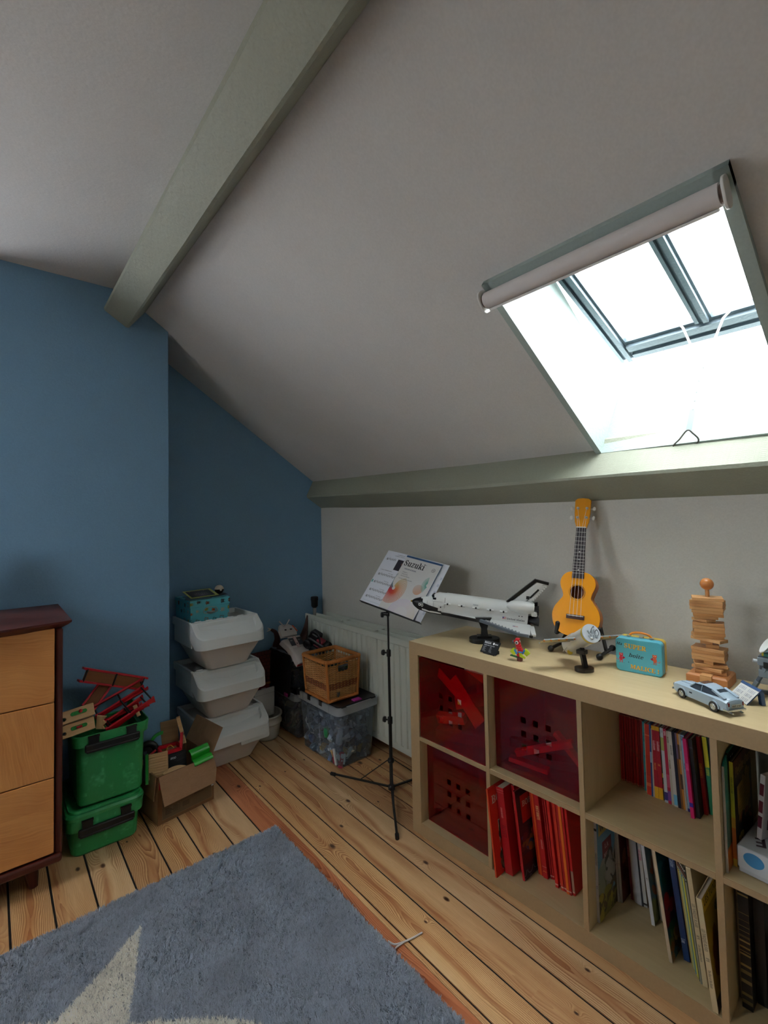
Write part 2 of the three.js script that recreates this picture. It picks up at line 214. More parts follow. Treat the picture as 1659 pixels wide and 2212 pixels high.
// ---------- the windows behind the camera ----------
const frameWhite = std('#dcdcd6', 0.5);
const win2 = structGroup('window_2');
for (const [y0, z0, y1, z1] of [[1.04, 1.78, 1.09, 2.46], [1.9, 1.78, 1.95, 2.46], [1.09, 1.78, 1.9, 1.83], [1.09, 2.41, 1.9, 2.46], [1.09, 2.105, 1.9, 2.135]]) struct('frame_bar', bx(0.06, y1 - y0, z1 - z0, XG - 0.16, (y0 + y1) / 2, (z0 + z1) / 2), frameWhite, win2);
struct('pane', bx(0.004, 0.82, 0.6, XG - 0.17, 1.495, 2.12), pane, win2);
const win3 = structGroup('window_3');
for (const [x0, y0, x1, y1] of [[1.7, 0.15, 1.75, 0.9], [2.25, 0.15, 2.3, 0.9], [1.75, 0.15, 2.25, 0.2], [1.75, 0.85, 2.25, 0.9]]) struct('frame_bar', onSlope(bx(x1 - x0, y1 - y0, 0.1, (x0 + x1) / 2, (y0 + y1) / 2, -0.05), REAR), frameWhite, win3);
struct('pane', onSlope(bx(0.51, 0.66, 0.004, 2.0, 0.525, -0.08), REAR), pane, win3);
struct('ground', bx(120, 0.2, 120, 0, -6, 0), std('#8d8a82', 0.95));
// ---------- rug ----------
const rug = thing('rug', 'grey shaggy rug with a cream star lying on the pine boards', 'rug', [-0.388, 0, 0.434]);
const RW = 2.3, RD = 2.2;
mesh('backing', rb(RW, 0.012, RD, 0.004, RW / 2, 0.006, RD / 2), std('#8b929c', 0.95), rug);
{
  const star = [[0.171, 0.562], [0.284, 0.71], [0.349, 0.807], [0.16, 1.06], [0.33, 1.0], [0.47, 1.24], [0.62, 0.98], [0.98, 1.02], [0.72, 0.76], [0.709, 0.392], [0.62, 0.47], [0.48, 0.66], [0.362, 0.62], [0.171, 0.562]];
  const inside = (x, z, p) => { let c = false; for (let i = 0, j = p.length - 1; i < p.length; j = i++) if ((p[i][1] > z) !== (p[j][1] > z) && x < ((p[j][0] - p[i][0]) * (z - p[i][1])) / (p[j][1] - p[i][1]) + p[i][0]) c = !c; return c; };
  const tip = [[0.171, 0.562], [0.362, 0.62], [0.47, 0.66]];
  const g = new THREE.BufferGeometry(); g.setAttribute('position', new THREE.Float32BufferAttribute([-0.0017, 0, 0, 0.0017, 0, 0, 0.0013, 0.009, 0.003, -0.0017, 0, 0, 0.0013, 0.009, 0.003, -0.0013, 0.009, 0.003, -0.0013, 0.009, 0.003, 0.0013, 0.009, 0.003, 0, 0.015, 0.010], 3)); g.setAttribute('uv', new THREE.Float32BufferAttribute(new Float32Array(18), 2));
  const N = 430000, im = new THREE.InstancedMesh(g, phys('#ffffff', 1, { side: THREE.DoubleSide, transmission: 0.4, thickness: 0 }), N), m4 = new THREE.Matrix4(), q = new THREE.Quaternion(), e = new THREE.Euler(), c = new THREE.Color();
  for (let i = 0; i < N; i++) {
    const near = i % 4 !== 0, x = near ? rr(0.0, 1.25) : rr(0, RW), z = near ? rr(0, 1.15) : rr(0, RD), a = fbm(x * 110, z * 110, 7, 2) * 9 + rr(-0.8, 0.8), s = rr(0.5, 0.8), wob = 0.006 * vn(x * 60, z * 60, 12);
    e.set(rr(-0.25, 0.35), a, rr(-0.2, 0.2)); m4.compose(V(x, 0.011, z), q.setFromEuler(e), V(s, s * rr(0.8, 1.15), s)); im.setMatrixAt(i, m4);
    const cream = inside(x + wob, z + wob, star), n = fbm(x * 14, z * 14, 17, 3), t = rr(0.75, 1.02) * (0.82 + 0.34 * n);
    cream ? c.setRGB(1.1 * t, 1.07 * t, 0.98 * t) : c.setRGB(0.52 * t, 0.58 * t, 0.67 * t); im.setColorAt(i, c);
  }
  im.name = 'pile'; im.userData.kind = 'stuff'; im.castShadow = im.receiveShadow = true; rug.add(im);
}
const cord = thing('cord', 'short white fabric tie lying across the rug edge onto the boards', 'cord', [0.37, 0.012, 0.41]);
mesh('strand', tube([[0.012, -0.008, -0.09], [0.006, -0.007, -0.05], [-0.004, -0.006, -0.012], [-0.008, 0.002, 0.012], [-0.022, 0.008, 0.022]], 0.0026, 30), std('#cfcac8', 0.9), cord);
mesh('strand', tube([[0.0, -0.006, -0.02], [0.004, 0.0, 0.008], [0.01, 0.006, 0.02]], 0.0024, 20), std('#cfcac8', 0.9), cord);
// ---------- shelf unit, four bays by two ----------
const birch = streakWood('birch', '#cdb98f', '#bba478', 105, 14, 0.4);
const birchM = std('#ffffff', 0.38, { map: birch }), birchEdge = std('#ae936c', 0.5, { map: speck });
const shelf = onShelf('shelf_unit', 'birch cube shelf unit of eight compartments standing against the knee wall', 'shelf', [0, 0, 0]);
const SD = 0.39, XB = [0.05, 0.401, 0.752, 1.103], XE = [0.385, 0.736, 1.087, 1.438];
const front = (w, h, x, y) => mesh('front_edge', rb(w, h, 0.002, 0.0008, x, y, -0.001), birchEdge, shelf);
mesh('top_panel', bx(1.488, 0.05, SD - 0.002, 0.744, 0.761, -SD / 2 - 0.001), birchM, shelf); front(1.488, 0.05, 0.744, 0.761);
mesh('bottom_panel', bx(1.388, 0.05, SD - 0.002, 0.744, 0.025, -SD / 2 - 0.001), birchM, shelf); front(1.388, 0.05, 0.744, 0.025);
for (const x of [0.025, 1.463]) { mesh('side_panel', bx(0.05, 0.736, SD - 0.002, x, 0.368, -SD / 2 - 0.001), birchM, shelf, null, 'y'); front(0.05, 0.736, x, 0.368); }
for (const x of [0.393, 0.744, 1.095]) { mesh('divider', bx(0.016, 0.686, SD - 0.004, x, 0.393, -SD / 2 - 0.002), birchM, shelf, null, 'y'); front(0.016, 0.686, x, 0.393); }
for (let i = 0; i < 4; i++) { const w = XE[i] - XB[i]; mesh('shelf_board', bx(w, 0.016, SD - 0.004, XB[i] + w / 2, 0.393, -SD / 2 - 0.002), birchM, shelf); front(w, 0.016, XB[i] + w / 2, 0.393); }
// ---------- dresser ----------
const mahog = streakWood('m', '#5a2417', '#3b140d', 201, 20, 0.6), maple = dataTex(1024, 512, (i, j) => { const u = i / 1024, v = j / 512, w = fbm(u * 5, v * 3, 211, 4), d = fbm((u + v * 0.6) * 5 + w * 2, (v - u * 0.35) * 120 + w * 16, 217, 4), l = fbm(u * 3, v * 4, 219, 3); return mixc([216, 150, 84], [176, 106, 50], Math.max(0, Math.min(1, (d - 0.3) * 1.3 * (0.4 + l) * 0.5 + (w - 0.5) * 0.6 + 0.12))); }, true, 0.62, 0.3);
const darkWood = std('#ffffff', 0.42, { map: mahog }), mapleM = std('#ffffff', 0.4, { map: maple }), black = std('#0d0d0e', 0.5), blackPl = std('#141516', 0.42);
const dresser = thing('dresser', 'orange brown veneered dresser with dark wood frame and feet against the blue wall', 'dresser', [-0.84, 0, 1.17]);
{
  const top = []; for (let i = 0; i <= 12; i++) { const t = i / 12; top.push([0.24 + 0.052 * Math.sin(Math.min(1, t * 2.2) * Math.PI / 2), -0.03 + 1.05 * t]); } top.push([-0.237, 1.02], [-0.237, -0.03]);
  const rows = [[0.958, 0], [0.951, 0.001], [0.942, 0.012], [0.93, 0.03]].map(([y, e]) => top.map(([x, z]) => [x > 0 ? x - e : x, y, z < 0 ? z + e : z - (z > 0.9 ? e : 0)]));
  mesh('top', loft(rows.map((r) => r.slice().reverse()).reverse(), true, true), darkWood, dresser, null, 'z');
  mesh('side_panel', rb(0.45, 0.835, 0.022, 0.008, -0.005, 0.5125, 0.006), darkWood, dresser, null, 'y'); mesh('side_panel', rb(0.45, 0.835, 0.022, 0.008, -0.005, 0.5125, 0.974), darkWood, dresser, null, 'y');
  mesh('bottom_panel', rb(0.462, 0.03, 0.985, 0.01, 0.006, 0.112, 0.49), darkWood, dresser, null, 'z'); mesh('back_panel', bx(0.008, 0.83, 0.96, -0.228, 0.52, 0.49), darkWood, dresser);
  mesh('carcass', [bx(0.42, 0.79, 0.004, -0.02, 0.53, 0.49), ...[0.399, 0.667].map((y) => bx(0.42, 0.004, 0.95, -0.02, y, 0.49))], black, dresser);
  for (let c = 0; c < 2; c++) for (let r = 0; r < 3; r++) mesh('drawer', rb(0.42, 0.264, 0.466, 0.003, 0.022, 0.267 + 0.267 * r, 0.255 + 0.469 * c), mapleM, dresser, null, r === 1 ? 'y' : 'z', r * 0.31 + c * 0.2);
  for (const [x, z, ax, az] of [[0.14, 0.085, 0.14, -0.1], [0.14, 0.9, 0.14, 0.1], [-0.15, 0.085, -0.12, -0.1], [-0.15, 0.9, -0.12, 0.1]]) mesh('leg', bar([x + ax * 0.1, 0, z + az * 0.1], [x, 0.1, z], 0.014, 14, 0.026), darkWood, dresser, null, 'y');
}
const shadow_vase = thing('shadow_vase', 'tall unseen stoneware vessel added on the dresser top to cast a shadow', 'shadow_vase', [-0.93, 0.958, 1.5]);  // stands out of view, added to cast a shadow on the chimney wall
mesh('body', lathe([[0.001, 0], [0.06, 0], [0.08, 0.1], [0.06, 0.22], [0.035, 0.28], [0.045, 0.31], [0.04, 0.31], [0.03, 0.28], [0.001, 0.2]]), std('#8b8478', 0.5), shadow_vase);
// ---------- two green storage boxes ----------
const scuff = dataTex(512, 512, (i, j) => { const b = fbm(i / 60, j / 40, 301, 3), s = vn(i / 9, j / 14, 305); const t = Math.max(0, b - 0.6) * 5 * s + (s > 0.93 ? 0.5 : 0); return mixc([255, 255, 255], [255, 255, 255], 0).map((v, k) => [160 + 95 * t, 205 + 50 * t, 175 + 80 * t][k]); }, true, 0.42, 0.42);
const greenPl = std('#4ab577', 0.4, { map: scuff, bumpMap: grainTex, bumpScale: 0.0004 });
function greenBox(label, p, h, lid) {
  const o = thing('storage_box', label, 'storage box', p, 0, 'green plastic storage boxes'), a = h - 0.048;
  mesh('body', [tub([[0, 0.3, 0.225, 0.03], [0.008, 0.312, 0.237, 0.035], [a, 0.318 + h * 0.02, 0.243 + h * 0.03, 0.035], [a + 0.004, 0.335 + h * 0.02, 0.268 + h * 0.03, 0.035], [h - 0.004, 0.34 + h * 0.02, 0.276 + h * 0.03, 0.036], [h, 0.338 + h * 0.02, 0.272 + h * 0.03, 0.036]], 0.004)], greenPl, o);
  const fx = 0.17 + h * 0.01;
  for (const s of [1, -1]) {
    const c = mesh('clasp', [rb(0.014, 0.03, 0.2, 0.006, s * (fx + 0.006), h - 0.048, 0), rb(0.008, 0.01, 0.19, 0.004, s * (fx + 0.012), h - 0.06, 0)], blackPl, o);
    for (const z of [-0.068, 0.068]) mesh('hinge', [bx(0.012, 0.03, 0.036, s * (fx + 0.003), h - 0.022, z), bx(0.016, 0.006, 0.04, s * (fx + 0.002), h - 0.006, z)], black, c);
  }
  if (lid) mesh('lid', [tub([[0, 0.348, 0.284, 0.04], [0.012, 0.35, 0.286, 0.04], [0.02, 0.34, 0.276, 0.04], [0.022, 0.325, 0.262, 0.036], [0.03, 0.322, 0.258, 0.036]], 0.014, 0, h + 0.001, 0), bx(0.3, 0.004, 0.23, 0, h + 0.008, 0)], greenPl, o);
  return o;
}
greenBox('low green plastic box with its lid on, standing on the floor under the taller one', [-0.908, 0, 1.003], 0.148, true);
greenBox('tall open green plastic box full of red railed toy track, stacked on the lidded one', [-0.915, 0.181, 0.981], 0.285, false);
// ---------- toy track in the tall box ----------
const beech = streakWood('b', '#d9b483', '#b98c58', 221, 30, 0.5), beechM = std('#ffffff', 0.5, { map: beech }), plankM = std('#9a7048', 0.6, { map: beech }), toyRed = std('#c21526', 0.4), toyGreen = std('#1d8f33', 0.4), toyGrey = std('#2c3340', 0.5);
function railTrack(label, p, q, across, w, plank = 1) {         // a plank from p to q with a red railing on either side, joined by black pins
  const P = V(...p), Q = V(...q), o = thing('toy_track', label, 'toy track', P.clone().lerp(Q, 0.5).toArray(), 0, 'red railed toy track pieces'), d = Q.clone().sub(P), L = d.length(); d.normalize();
  const c = V(...across).addScaledVector(d, -V(...across).dot(d)).normalize(), n = c.clone().cross(d); o.quaternion.setFromRotationMatrix(new THREE.Matrix4().makeBasis(d, n, c));
  if (plank) mesh('plank', rb(L * 0.9, 0.012, w * 0.82, 0.002, 0, 0, 0), plankM, o);
  for (const s of [1, -1]) {
    const pr = []; const h = 0.015; for (let i = 0; i <= 20; i++) { const x = -L / 2 + (L * i) / 20, e = Math.pow(Math.abs(x) / (L / 2), 6); pr.push([x, h * (0.65 + 0.9 * e)]); } for (let i = 20; i >= 0; i--) { const x = -L / 2 + (L * i) / 20, e = Math.pow(Math.abs(x) / (L / 2), 6); pr.push([x, -h * (0.5 + 0.4 * e)]); }
    mesh('railing', ext(pr, 0.0085, 0.001).translate(0, 0, s * w / 2 - 0.004), toyRed, o);
  }
  for (const x of [-0.44, 0, 0.44]) mesh('pin', bar([x * L, -0.008, -w / 2], [x * L, -0.008, w / 2], 0.0035), blackPl, o);
  return o;
}
railTrack('red railed toy track lying highest, its plank underside turned to the room', [-0.93, 0.664, 1.07], [-0.95, 0.558, 0.812], [0, 0.85, 0.5], 0.052);
railTrack('red railed toy track standing steep at the back of the green box', [-0.93, 0.512, 1.045], [-0.97, 0.616, 0.95], [0.3, -0.4, -0.85], 0.05);
railTrack('red railed toy track lying lowest and foremost, over the green box rim', [-0.815, 0.474, 1.013], [-0.84, 0.55, 0.821], [-0.85, 0.4, 0.25], 0.09, 0);
railTrack('red railed toy track lying across inside the foremost one, its rails close together', [-0.83, 0.45, 0.985], [-0.86, 0.515, 0.83], [-0.8, 0.5, 0.2], 0.045, 0);
railTrack('red railed toy track just behind the foremost one, sloping up from the switch blocks', [-0.9, 0.495, 1.03], [-0.9, 0.575, 0.822], [0.5, -0.6, -0.5], 0.05, 0);
railTrack('red railed toy track half sunk in the green box below the others', [-0.95, 0.42, 0.98], [-0.9, 0.48, 0.84], [0.7, 0.6, -0.2], 0.05);
const peg = thing('wooden_block', 'small plain wooden block caught between the red railings', 'toy block', [-0.815, 0.492, 0.877]); mesh('block', rb(0.012, 0.05, 0.016, 0.002, 0, 0, 0, 0.3, 0, 0.2), beechM, peg);
const peg2 = thing('wooden_track', 'broken wooden track end with a jagged edge beside the switch blocks', 'toy track', [-0.8, 0.49, 1.012]); mesh('block', ext([[-0.02, -0.025], [0.012, -0.03], [0.004, -0.015], [0.018, -0.005], [0.006, 0.006], [0.02, 0.02], [-0.016, 0.028]], 0.012, 0.001).rotateY(1.2), beechM, peg2);
function switchBlock(label, p, rx, knob) {
  const o = thing('track_switch', label, 'toy track', p, Math.PI / 2, 'wooden switch track blocks'); o.rotation.order = 'YXZ'; o.rotation.x = rx; o.rotation.z = 0.1;
  mesh('block', [cut(rb(0.115, 0.048, 0.03, 0.004), cy(0.007, 0.007, 0.04, 16, -0.046, -0.006, 0, Math.PI / 2, 0, 0), bx(0.03, 0.005, 0.04, -0.06, -0.006, 0)), rb(0.115, 0.004, 0.031, 0.001, 0, -0.02, 0)], beechM, o);
  const pl = mesh('inset', [ext(rrect(0.056, 0.014, 0.0069), 0.004, 0.001).translate(0.004, 0.004, 0.014), ext(rrect(0.03, 0.005, 0.0024), 0.005, 0.001).translate(0.004, 0.004, 0.0145)], toyGreen, o);
  mesh('knob', knob, toyRed, pl);
  return o;
}
switchBlock('wooden switch block with a round red knob, upper of two on the box corner', [-0.765, 0.555, 1.103], -0.35, sp(0.007, 0.01, 0.007, 0.022));
switchBlock('wooden switch block with a square red knob, lower of two on the box corner', [-0.755, 0.505, 1.103], -0.2, rb(0.02, 0.009, 0.01, 0.002, 0.004, 0.004, 0.021));
// ---------- cardboard box with toys ----------
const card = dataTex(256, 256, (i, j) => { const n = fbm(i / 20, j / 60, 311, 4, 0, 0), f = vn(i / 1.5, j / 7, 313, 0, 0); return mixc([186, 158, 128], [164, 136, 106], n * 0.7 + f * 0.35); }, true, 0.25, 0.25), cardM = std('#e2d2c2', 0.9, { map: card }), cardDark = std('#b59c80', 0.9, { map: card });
const cbox = thing('cardboard_box', 'brown cardboard box with open flaps full of wooden toys beside the green boxes', 'cardboard box', [-0.905, 0, 0.702], 0.16);
{ // local x faces the room
  const w = 0.262, d = 0.27, h = 0.205, t = 0.004, fx = d / 2;
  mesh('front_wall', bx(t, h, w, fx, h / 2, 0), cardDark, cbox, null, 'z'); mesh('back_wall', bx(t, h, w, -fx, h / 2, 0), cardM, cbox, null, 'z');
  for (const s of [1, -1]) mesh('side_wall', bx(d, h, t, 0, h / 2, s * (w / 2 - t / 2)), cardM, cbox);
  mesh('floor_panel', bx(d, t, w, 0, t / 2 + 0.001, 0), cardM, cbox);
  const pr = canvasTex(512, 220, (c, W, H) => { c.fillStyle = '#8a7052'; c.fillRect(0, 0, W, H); c.fillStyle = '#6d573d'; c.fillRect(4, 4, W - 8, H - 8); c.strokeStyle = c.fillStyle = '#33291d'; c.lineWidth = 2; for (let r = 0; r < 8; r++) c.fillRect(320, 40 + r * 9, 60 + ((r * 37) % 110), 3); for (let r = 0; r < 6; r++) c.fillRect(30, 120 + r * 11, 40 + ((r * 53) % 40), 4); c.strokeRect(110, 110, 60, 70); for (let r = 0; r < 6; r++) c.fillRect(116, 118 + r * 10, 30 + ((r * 29) % 20), 3); for (let r = 0; r < 4; r++) c.fillRect(200, 130 + r * 12, 70, 4); c.beginPath(); c.arc(292, 70, 16, 0, 7); c.stroke(); });
  mesh('print', plate(0.232, 0.095, 0.001, [0, 0, 1, 1], fx + 0.0027, 0.062, -0.004, 0, Math.PI / 2, 0), std('#ffffff', 0.9, { map: pr }), cbox);
  mesh('tape', [bx(0.001, 0.018, 0.012, fx + 0.0028, 0.112, -0.123), bx(0.001, 0.022, 0.012, fx + 0.0028, 0.076, -0.123)], std('#b9bcc0', 0.4), cbox);
  mesh('label', bx(0.001, 0.03, 0.014, fx + 0.0028, 0.165, 0.119), std('#a3161f', 0.6), cbox);
  const flap = (pts, ...tr) => T(ext(pts, t, 0.0012), ...tr);
  mesh('flap', flap([[-0.128, 0], [0.128, 0], [0.134, -0.06], [0.118, -0.118], [-0.12, -0.122], [-0.126, -0.04]], fx + 0.003, h + 0.001, 0.0, -0.3, Math.PI / 2, 0, 'YXZ'), cardM, cbox);
  mesh('flap', flap([[-0.13, 0], [0.13, 0], [0.128, 0.12], [-0.125, 0.12]], 0, h, -w / 2 + 0.002, -0.5, 0, 0), cardM, cbox);
  mesh('flap', flap([[-0.13, 0], [0.13, 0], [0.125, -0.1], [-0.125, -0.1]], 0, h, w / 2 + 0.001, -0.08, 0, 0), cardM, cbox);
}
{ // toys in it
  const L = 'in the open cardboard box';
  const barn = thing('toy_house', 'striped wooden toy house wall with a green edge ' + L, 'toy house', [-0.825, 0.222, 0.787], 1.35); barn.scale.setScalar(1.15); barn.rotation.order = 'YXZ'; barn.rotation.x = -0.25;
  mesh('wall', [rb(0.068, 0.09, 0.012, 0.001, 0, 0, 0), ...Array.from({ length: 9 }, (_, i) => rb(0.066, 0.0075, 0.004, 0.001, 0, -0.038 + i * 0.0095, 0.007))], beechM, barn);
  mesh('edge', bx(0.01, 0.104, 0.02, -0.04, -0.004, 0), toyGreen, barn); mesh('side_wall', bx(0.012, 0.1, 0.09, -0.046, 0.006, -0.055), toyGrey, barn); mesh('back_wall', bx(0.07, 0.07, 0.01, 0, 0.02, -0.1), beechM, barn); mesh('floor_panel', bx(0.03, 0.006, 0.06, -0.02, 0.045, -0.05, 0, 0, 0.6), toyRed, barn);
  const blk = thing('toy_wall', 'black toy wall with small white lettering ' + L, 'toy part', [-0.84, 0.2, 0.7], 1.5); blk.rotation.order = 'YXZ'; blk.rotation.x = -0.2;
  const tx = canvasTex(128, 128, (c) => { c.fillStyle = '#121214'; c.fillRect(0, 0, 128, 128); c.fillStyle = '#c9ccd0'; c.font = 'italic bold 17px sans-serif'; c.fillText('BRIO', 10, 34); c.fillText('BRIO', 10, 104); c.strokeStyle = '#2b2b30'; c.lineWidth = 3; for (let y = 20; y < 128; y += 30) { c.beginPath(); c.moveTo(60, y); c.lineTo(128, y - 10); c.stroke(); } });
  mesh('wall', plate(0.075, 0.09, 0.012, [0, 0, 1, 1]), std('#ffffff', 0.5, { map: tx }), blk);
  const fr = thing('toy_truck', 'red open toy truck body with a yellow loop ' + L, 'toy part', [-0.845, 0.262, 0.72], 0.2);
  mesh('frame', [beam([0, 0, 0.05], [0, -0.008, -0.04], 0.012, 0.014), beam([-0.05, 0.01, 0.045], [-0.05, 0, -0.045], 0.012, 0.014), beam([0, 0, 0.05], [-0.05, 0.01, 0.045], 0.01, 0.014), beam([0, -0.008, -0.04], [-0.05, 0.0, -0.045], 0.01, 0.014), beam([0, -0.01, -0.04], [-0.02, 0.055, -0.055], 0.012, 0.016)], toyRed, fr); mesh('loop', tube([[0.002, 0.0, 0.03], [-0.01, 0.016, 0.02], [-0.015, 0.016, 0.0], [-0.005, 0.006, -0.008]], 0.0014), std('#d9a520', 0.5), fr);
  const roof = thing('toy_roof', 'bright green double arched toy roof lying on top ' + L, 'toy part', [-0.835, 0.235, 0.612], 1.62); roof.rotation.order = 'YXZ'; roof.rotation.x = 0.15; roof.rotation.z = 0.12;
  const arc = []; for (let k = 0; k < 2; k++) for (let i = 0; i <= 12; i++) { const a = Math.PI * (0.97 - 0.86 * i / 12); arc.push([0.038 * k * -1 + Math.cos(a) * 0.023 * -1, Math.sin(a) * 0.021 - k * 0.029]); }
  mesh('shell', ext([...arc.map(([x, y]) => [x, y]), ...arc.slice().reverse().map(([x, y]) => [x * 0.99, y - 0.003])], 0.086, 0.0005).rotateY(Math.PI / 2).translate(-0.043, 0, 0.02), std('#2ba52f', 0.35), roof);
  mesh('seam', [-0.022, 0, 0.022].flatMap((x) => [bx(0.0012, 0.001, 0.03, x, 0.0175, 0.02)]), std('#1c7d24', 0.5), roof);
  const rg = thing('toy_ring', 'upright bright green toy ring behind the striped house ' + L, 'toy part', [-0.9, 0.29, 0.755], 1.4); mesh('ring', ext((() => { const s = new THREE.Shape(); s.absarc(0, 0, 0.05, 0.2, 3.6); s.absarc(0, 0, 0.036, 3.6, 0.2, true); return s; })(), 0.008, 0.001), toyGreen, rg); rg.rotation.z = 1.2;
  const pl = thing('wooden_plank', 'grey stained wooden plank leaning at the back ' + L, 'toy part', [-0.93, 0.315, 0.71], 1.3); mesh('board', rb(0.075, 0.1, 0.008, 0.001, 0, 0, 0, -0.3, 0, 0.08), std('#9a8d7c', 0.6, { map: beech }), pl);
  const tk = thing('wooden_track', 'narrow wooden track strip with a notch standing on end ' + L, 'toy track', [-0.885, 0.325, 0.67], 1.3); tk.rotation.order = 'YXZ'; tk.rotation.z = 0.22; mesh('strip', [cut(rb(0.016, 0.13, 0.014, 0.001), bx(0.012, 0.006, 0.03, 0.008, -0.01, 0), cy(0.005, 0.005, 0.03, 12, 0.004, -0.02, 0, Math.PI / 2, 0, 0))], beechM, tk);
  const cv = thing('wooden_track', 'curved wooden track piece with a jagged broken end ' + L, 'toy track', [-0.795, 0.18, 0.72], 1.4); const cs = new THREE.Shape(); cs.absarc(0, -0.06, 0.085, 0.5, 2.3); cs.absarc(0, -0.06, 0.05, 2.3, 0.5, true); mesh('curve', ext(cs, 0.012, 0.001).rotateX(-0.9), beechM, cv);
  const dk = thing('toy_roller', 'black ribbed toy roller beside the green ring ' + L, 'toy part', [-0.9, 0.27, 0.81], 1.2); mesh('tyre', [tor(0.03, 0.014), cy(0.018, 0.018, 0.02, 20, 0, 0, 0, Math.PI / 2, 0, 0)], black, dk);
}
// ---------- three white stacking bins with flap fronts ----------
const whitePl = std('#dde2e1', 0.42, { bumpMap: grainTex, bumpScale: 0.0003 }), greyPl = std('#d2cac2', 0.5, { bumpMap: grainTex, bumpScale: 0.0003 });
function binThing(label, y, dx, z0) {                            // local x 0 at the wall, towards the room; z across
  const o = thing('stacking_bin', label, 'storage bin', [-1.408 + dx, y, z0], 0.03, 'white stacking bins'), W = 0.385;
  const R = (yy, x0, x1, w, r) => { const p = ring(x1 - x0, w, r, 5); return p.map(([x, z]) => [x + (x0 + x1) / 2, yy, z]).reverse(); };
  mesh('body', loft([R(0, 0.05, 0.325, 0.215, 0.03), R(0.004, 0.045, 0.332, 0.225, 0.03), R(0.13, 0.015, 0.385, 0.36, 0.04), R(0.145, 0.012, 0.388, 0.366, 0.04), R(0.145, 0.02, 0.38, 0.35, 0.036), R(0.012, 0.06, 0.315, 0.205, 0.028)], true, true, true, 0.35), greyPl, o);
  const side = [[0.0, 0.215], [0.0, 0.255], [0.272, 0.255], [0.29, 0.247], [0.29, 0.165], [0.262, 0.205]];
  for (const s of [1, -1]) mesh('side_rim', ext(side, 0.014, 0.002).translate(0, 0, s * (W / 2 - 0.007) - 0.007), whitePl, o);
  mesh('side_rim', [bx(0.014, 0.04, W - 0.03, 0.008, 0.235, 0), ...[1, -1].map((s) => bx(0.27, 0.1, 0.005, 0.145, 0.17, s * 0.181))], whitePl, o);
  mesh('tray', [bx(0.255, 0.005, W - 0.03, 0.14, 0.226, 0)], greyPl, o);
  // the flap: sloping lid, front band, rounded corners
  const lid = [], n = 7, C = (x, yy, inset, r) => { const p = []; const hw = W / 2 - inset; for (let i = 0; i <= n; i++) { const a = (i / n) * Math.PI / 2; p.push([x - r + Math.sin(a) * r, yy, -(hw - r) - Math.cos(a) * r]); } for (let i = 0; i <= n; i++) { const a = (i / n) * Math.PI / 2; p.push([x - r + Math.cos(a) * r, yy, hw - r + Math.sin(a) * r]); } return p; };
  const at = (f, dy, ins) => C(f, 0, ins, 0.045).map(([x, , z]) => { const t = Math.max(0, Math.min(1, (x - 0.285) / 0.115)); return [x, 0.257 - 0.075 * Math.pow(t, 1.15) + dy, z]; });
  const bandB = C(0.411, 0, 0, 0.05).map(([x, , z]) => [x, x < 0.3 ? 0.165 : 0.128 + 0.03 * Math.max(0, (0.345 - x) / 0.1), z]), bandT = at(0.404, -0.004, 0.002), lip = at(0.398, 0.001, 0.006), inn = at(0.375, -0.001, 0.03), sunk = at(0.368, -0.02, 0.036);
  const edge = (row, x) => [[x, row[0][1] + 0, row[0][2]], ...row, [x, row.at(-1)[1], row.at(-1)[2]]];
  const A0 = [bandB, bandT, lip].map((r) => { const q = edge(r, 0.292); q[0][1] = q.at(-1)[1] = r === bandB ? 0.165 : 0.256; return q; });
  mesh('flap', [loft(A0.map((r) => r.slice().reverse()), false, false, false, 0.3), loft([edge(lip, 0.289), edge(inn, 0.306), edge(sunk, 0.312)].map((r, i) => { if (i) { const yy = i === 1 ? 0.248 : 0.231; r[0] = [0.306 + i * 0.003, yy, r[0][2]]; r[r.length - 1] = [0.306 + i * 0.003, yy, r.at(-1)[2]]; } else { r[0][1] = r.at(-1)[1] = 0.257; } return r.slice().reverse(); }), false, true, true, 0.3), bx(0.01, 0.006, W - 0.03, 0.293, 0.255, 0)], phys('#dde2e1', 0.36, { side: THREE.DoubleSide }), o);
  for (let k = 0; k < 6; k++) mesh('hinge', rb(0.008, 0.008, 0.036, 0.002, 0.287, 0.257, -0.15 + k * 0.06), whitePl, o);
  return o;
}
const b3 = binThing('white flap-front stacking bin, lowest of the stack, standing on the floor', 0, 0.012, 0.352);
mesh('grip', ext(rrect(0.17, 0.034, 0.012), 0.012, 0.004).rotateY(Math.PI / 2).translate(0.388, 0.118, -0.095), whitePl, b3);
binThing('white flap-front stacking bin, middle of the stack', 0.258, 0, 0.366);
binThing('white flap-front stacking bin, topmost of the stack, under the teal box', 0.516, 0, 0.372);
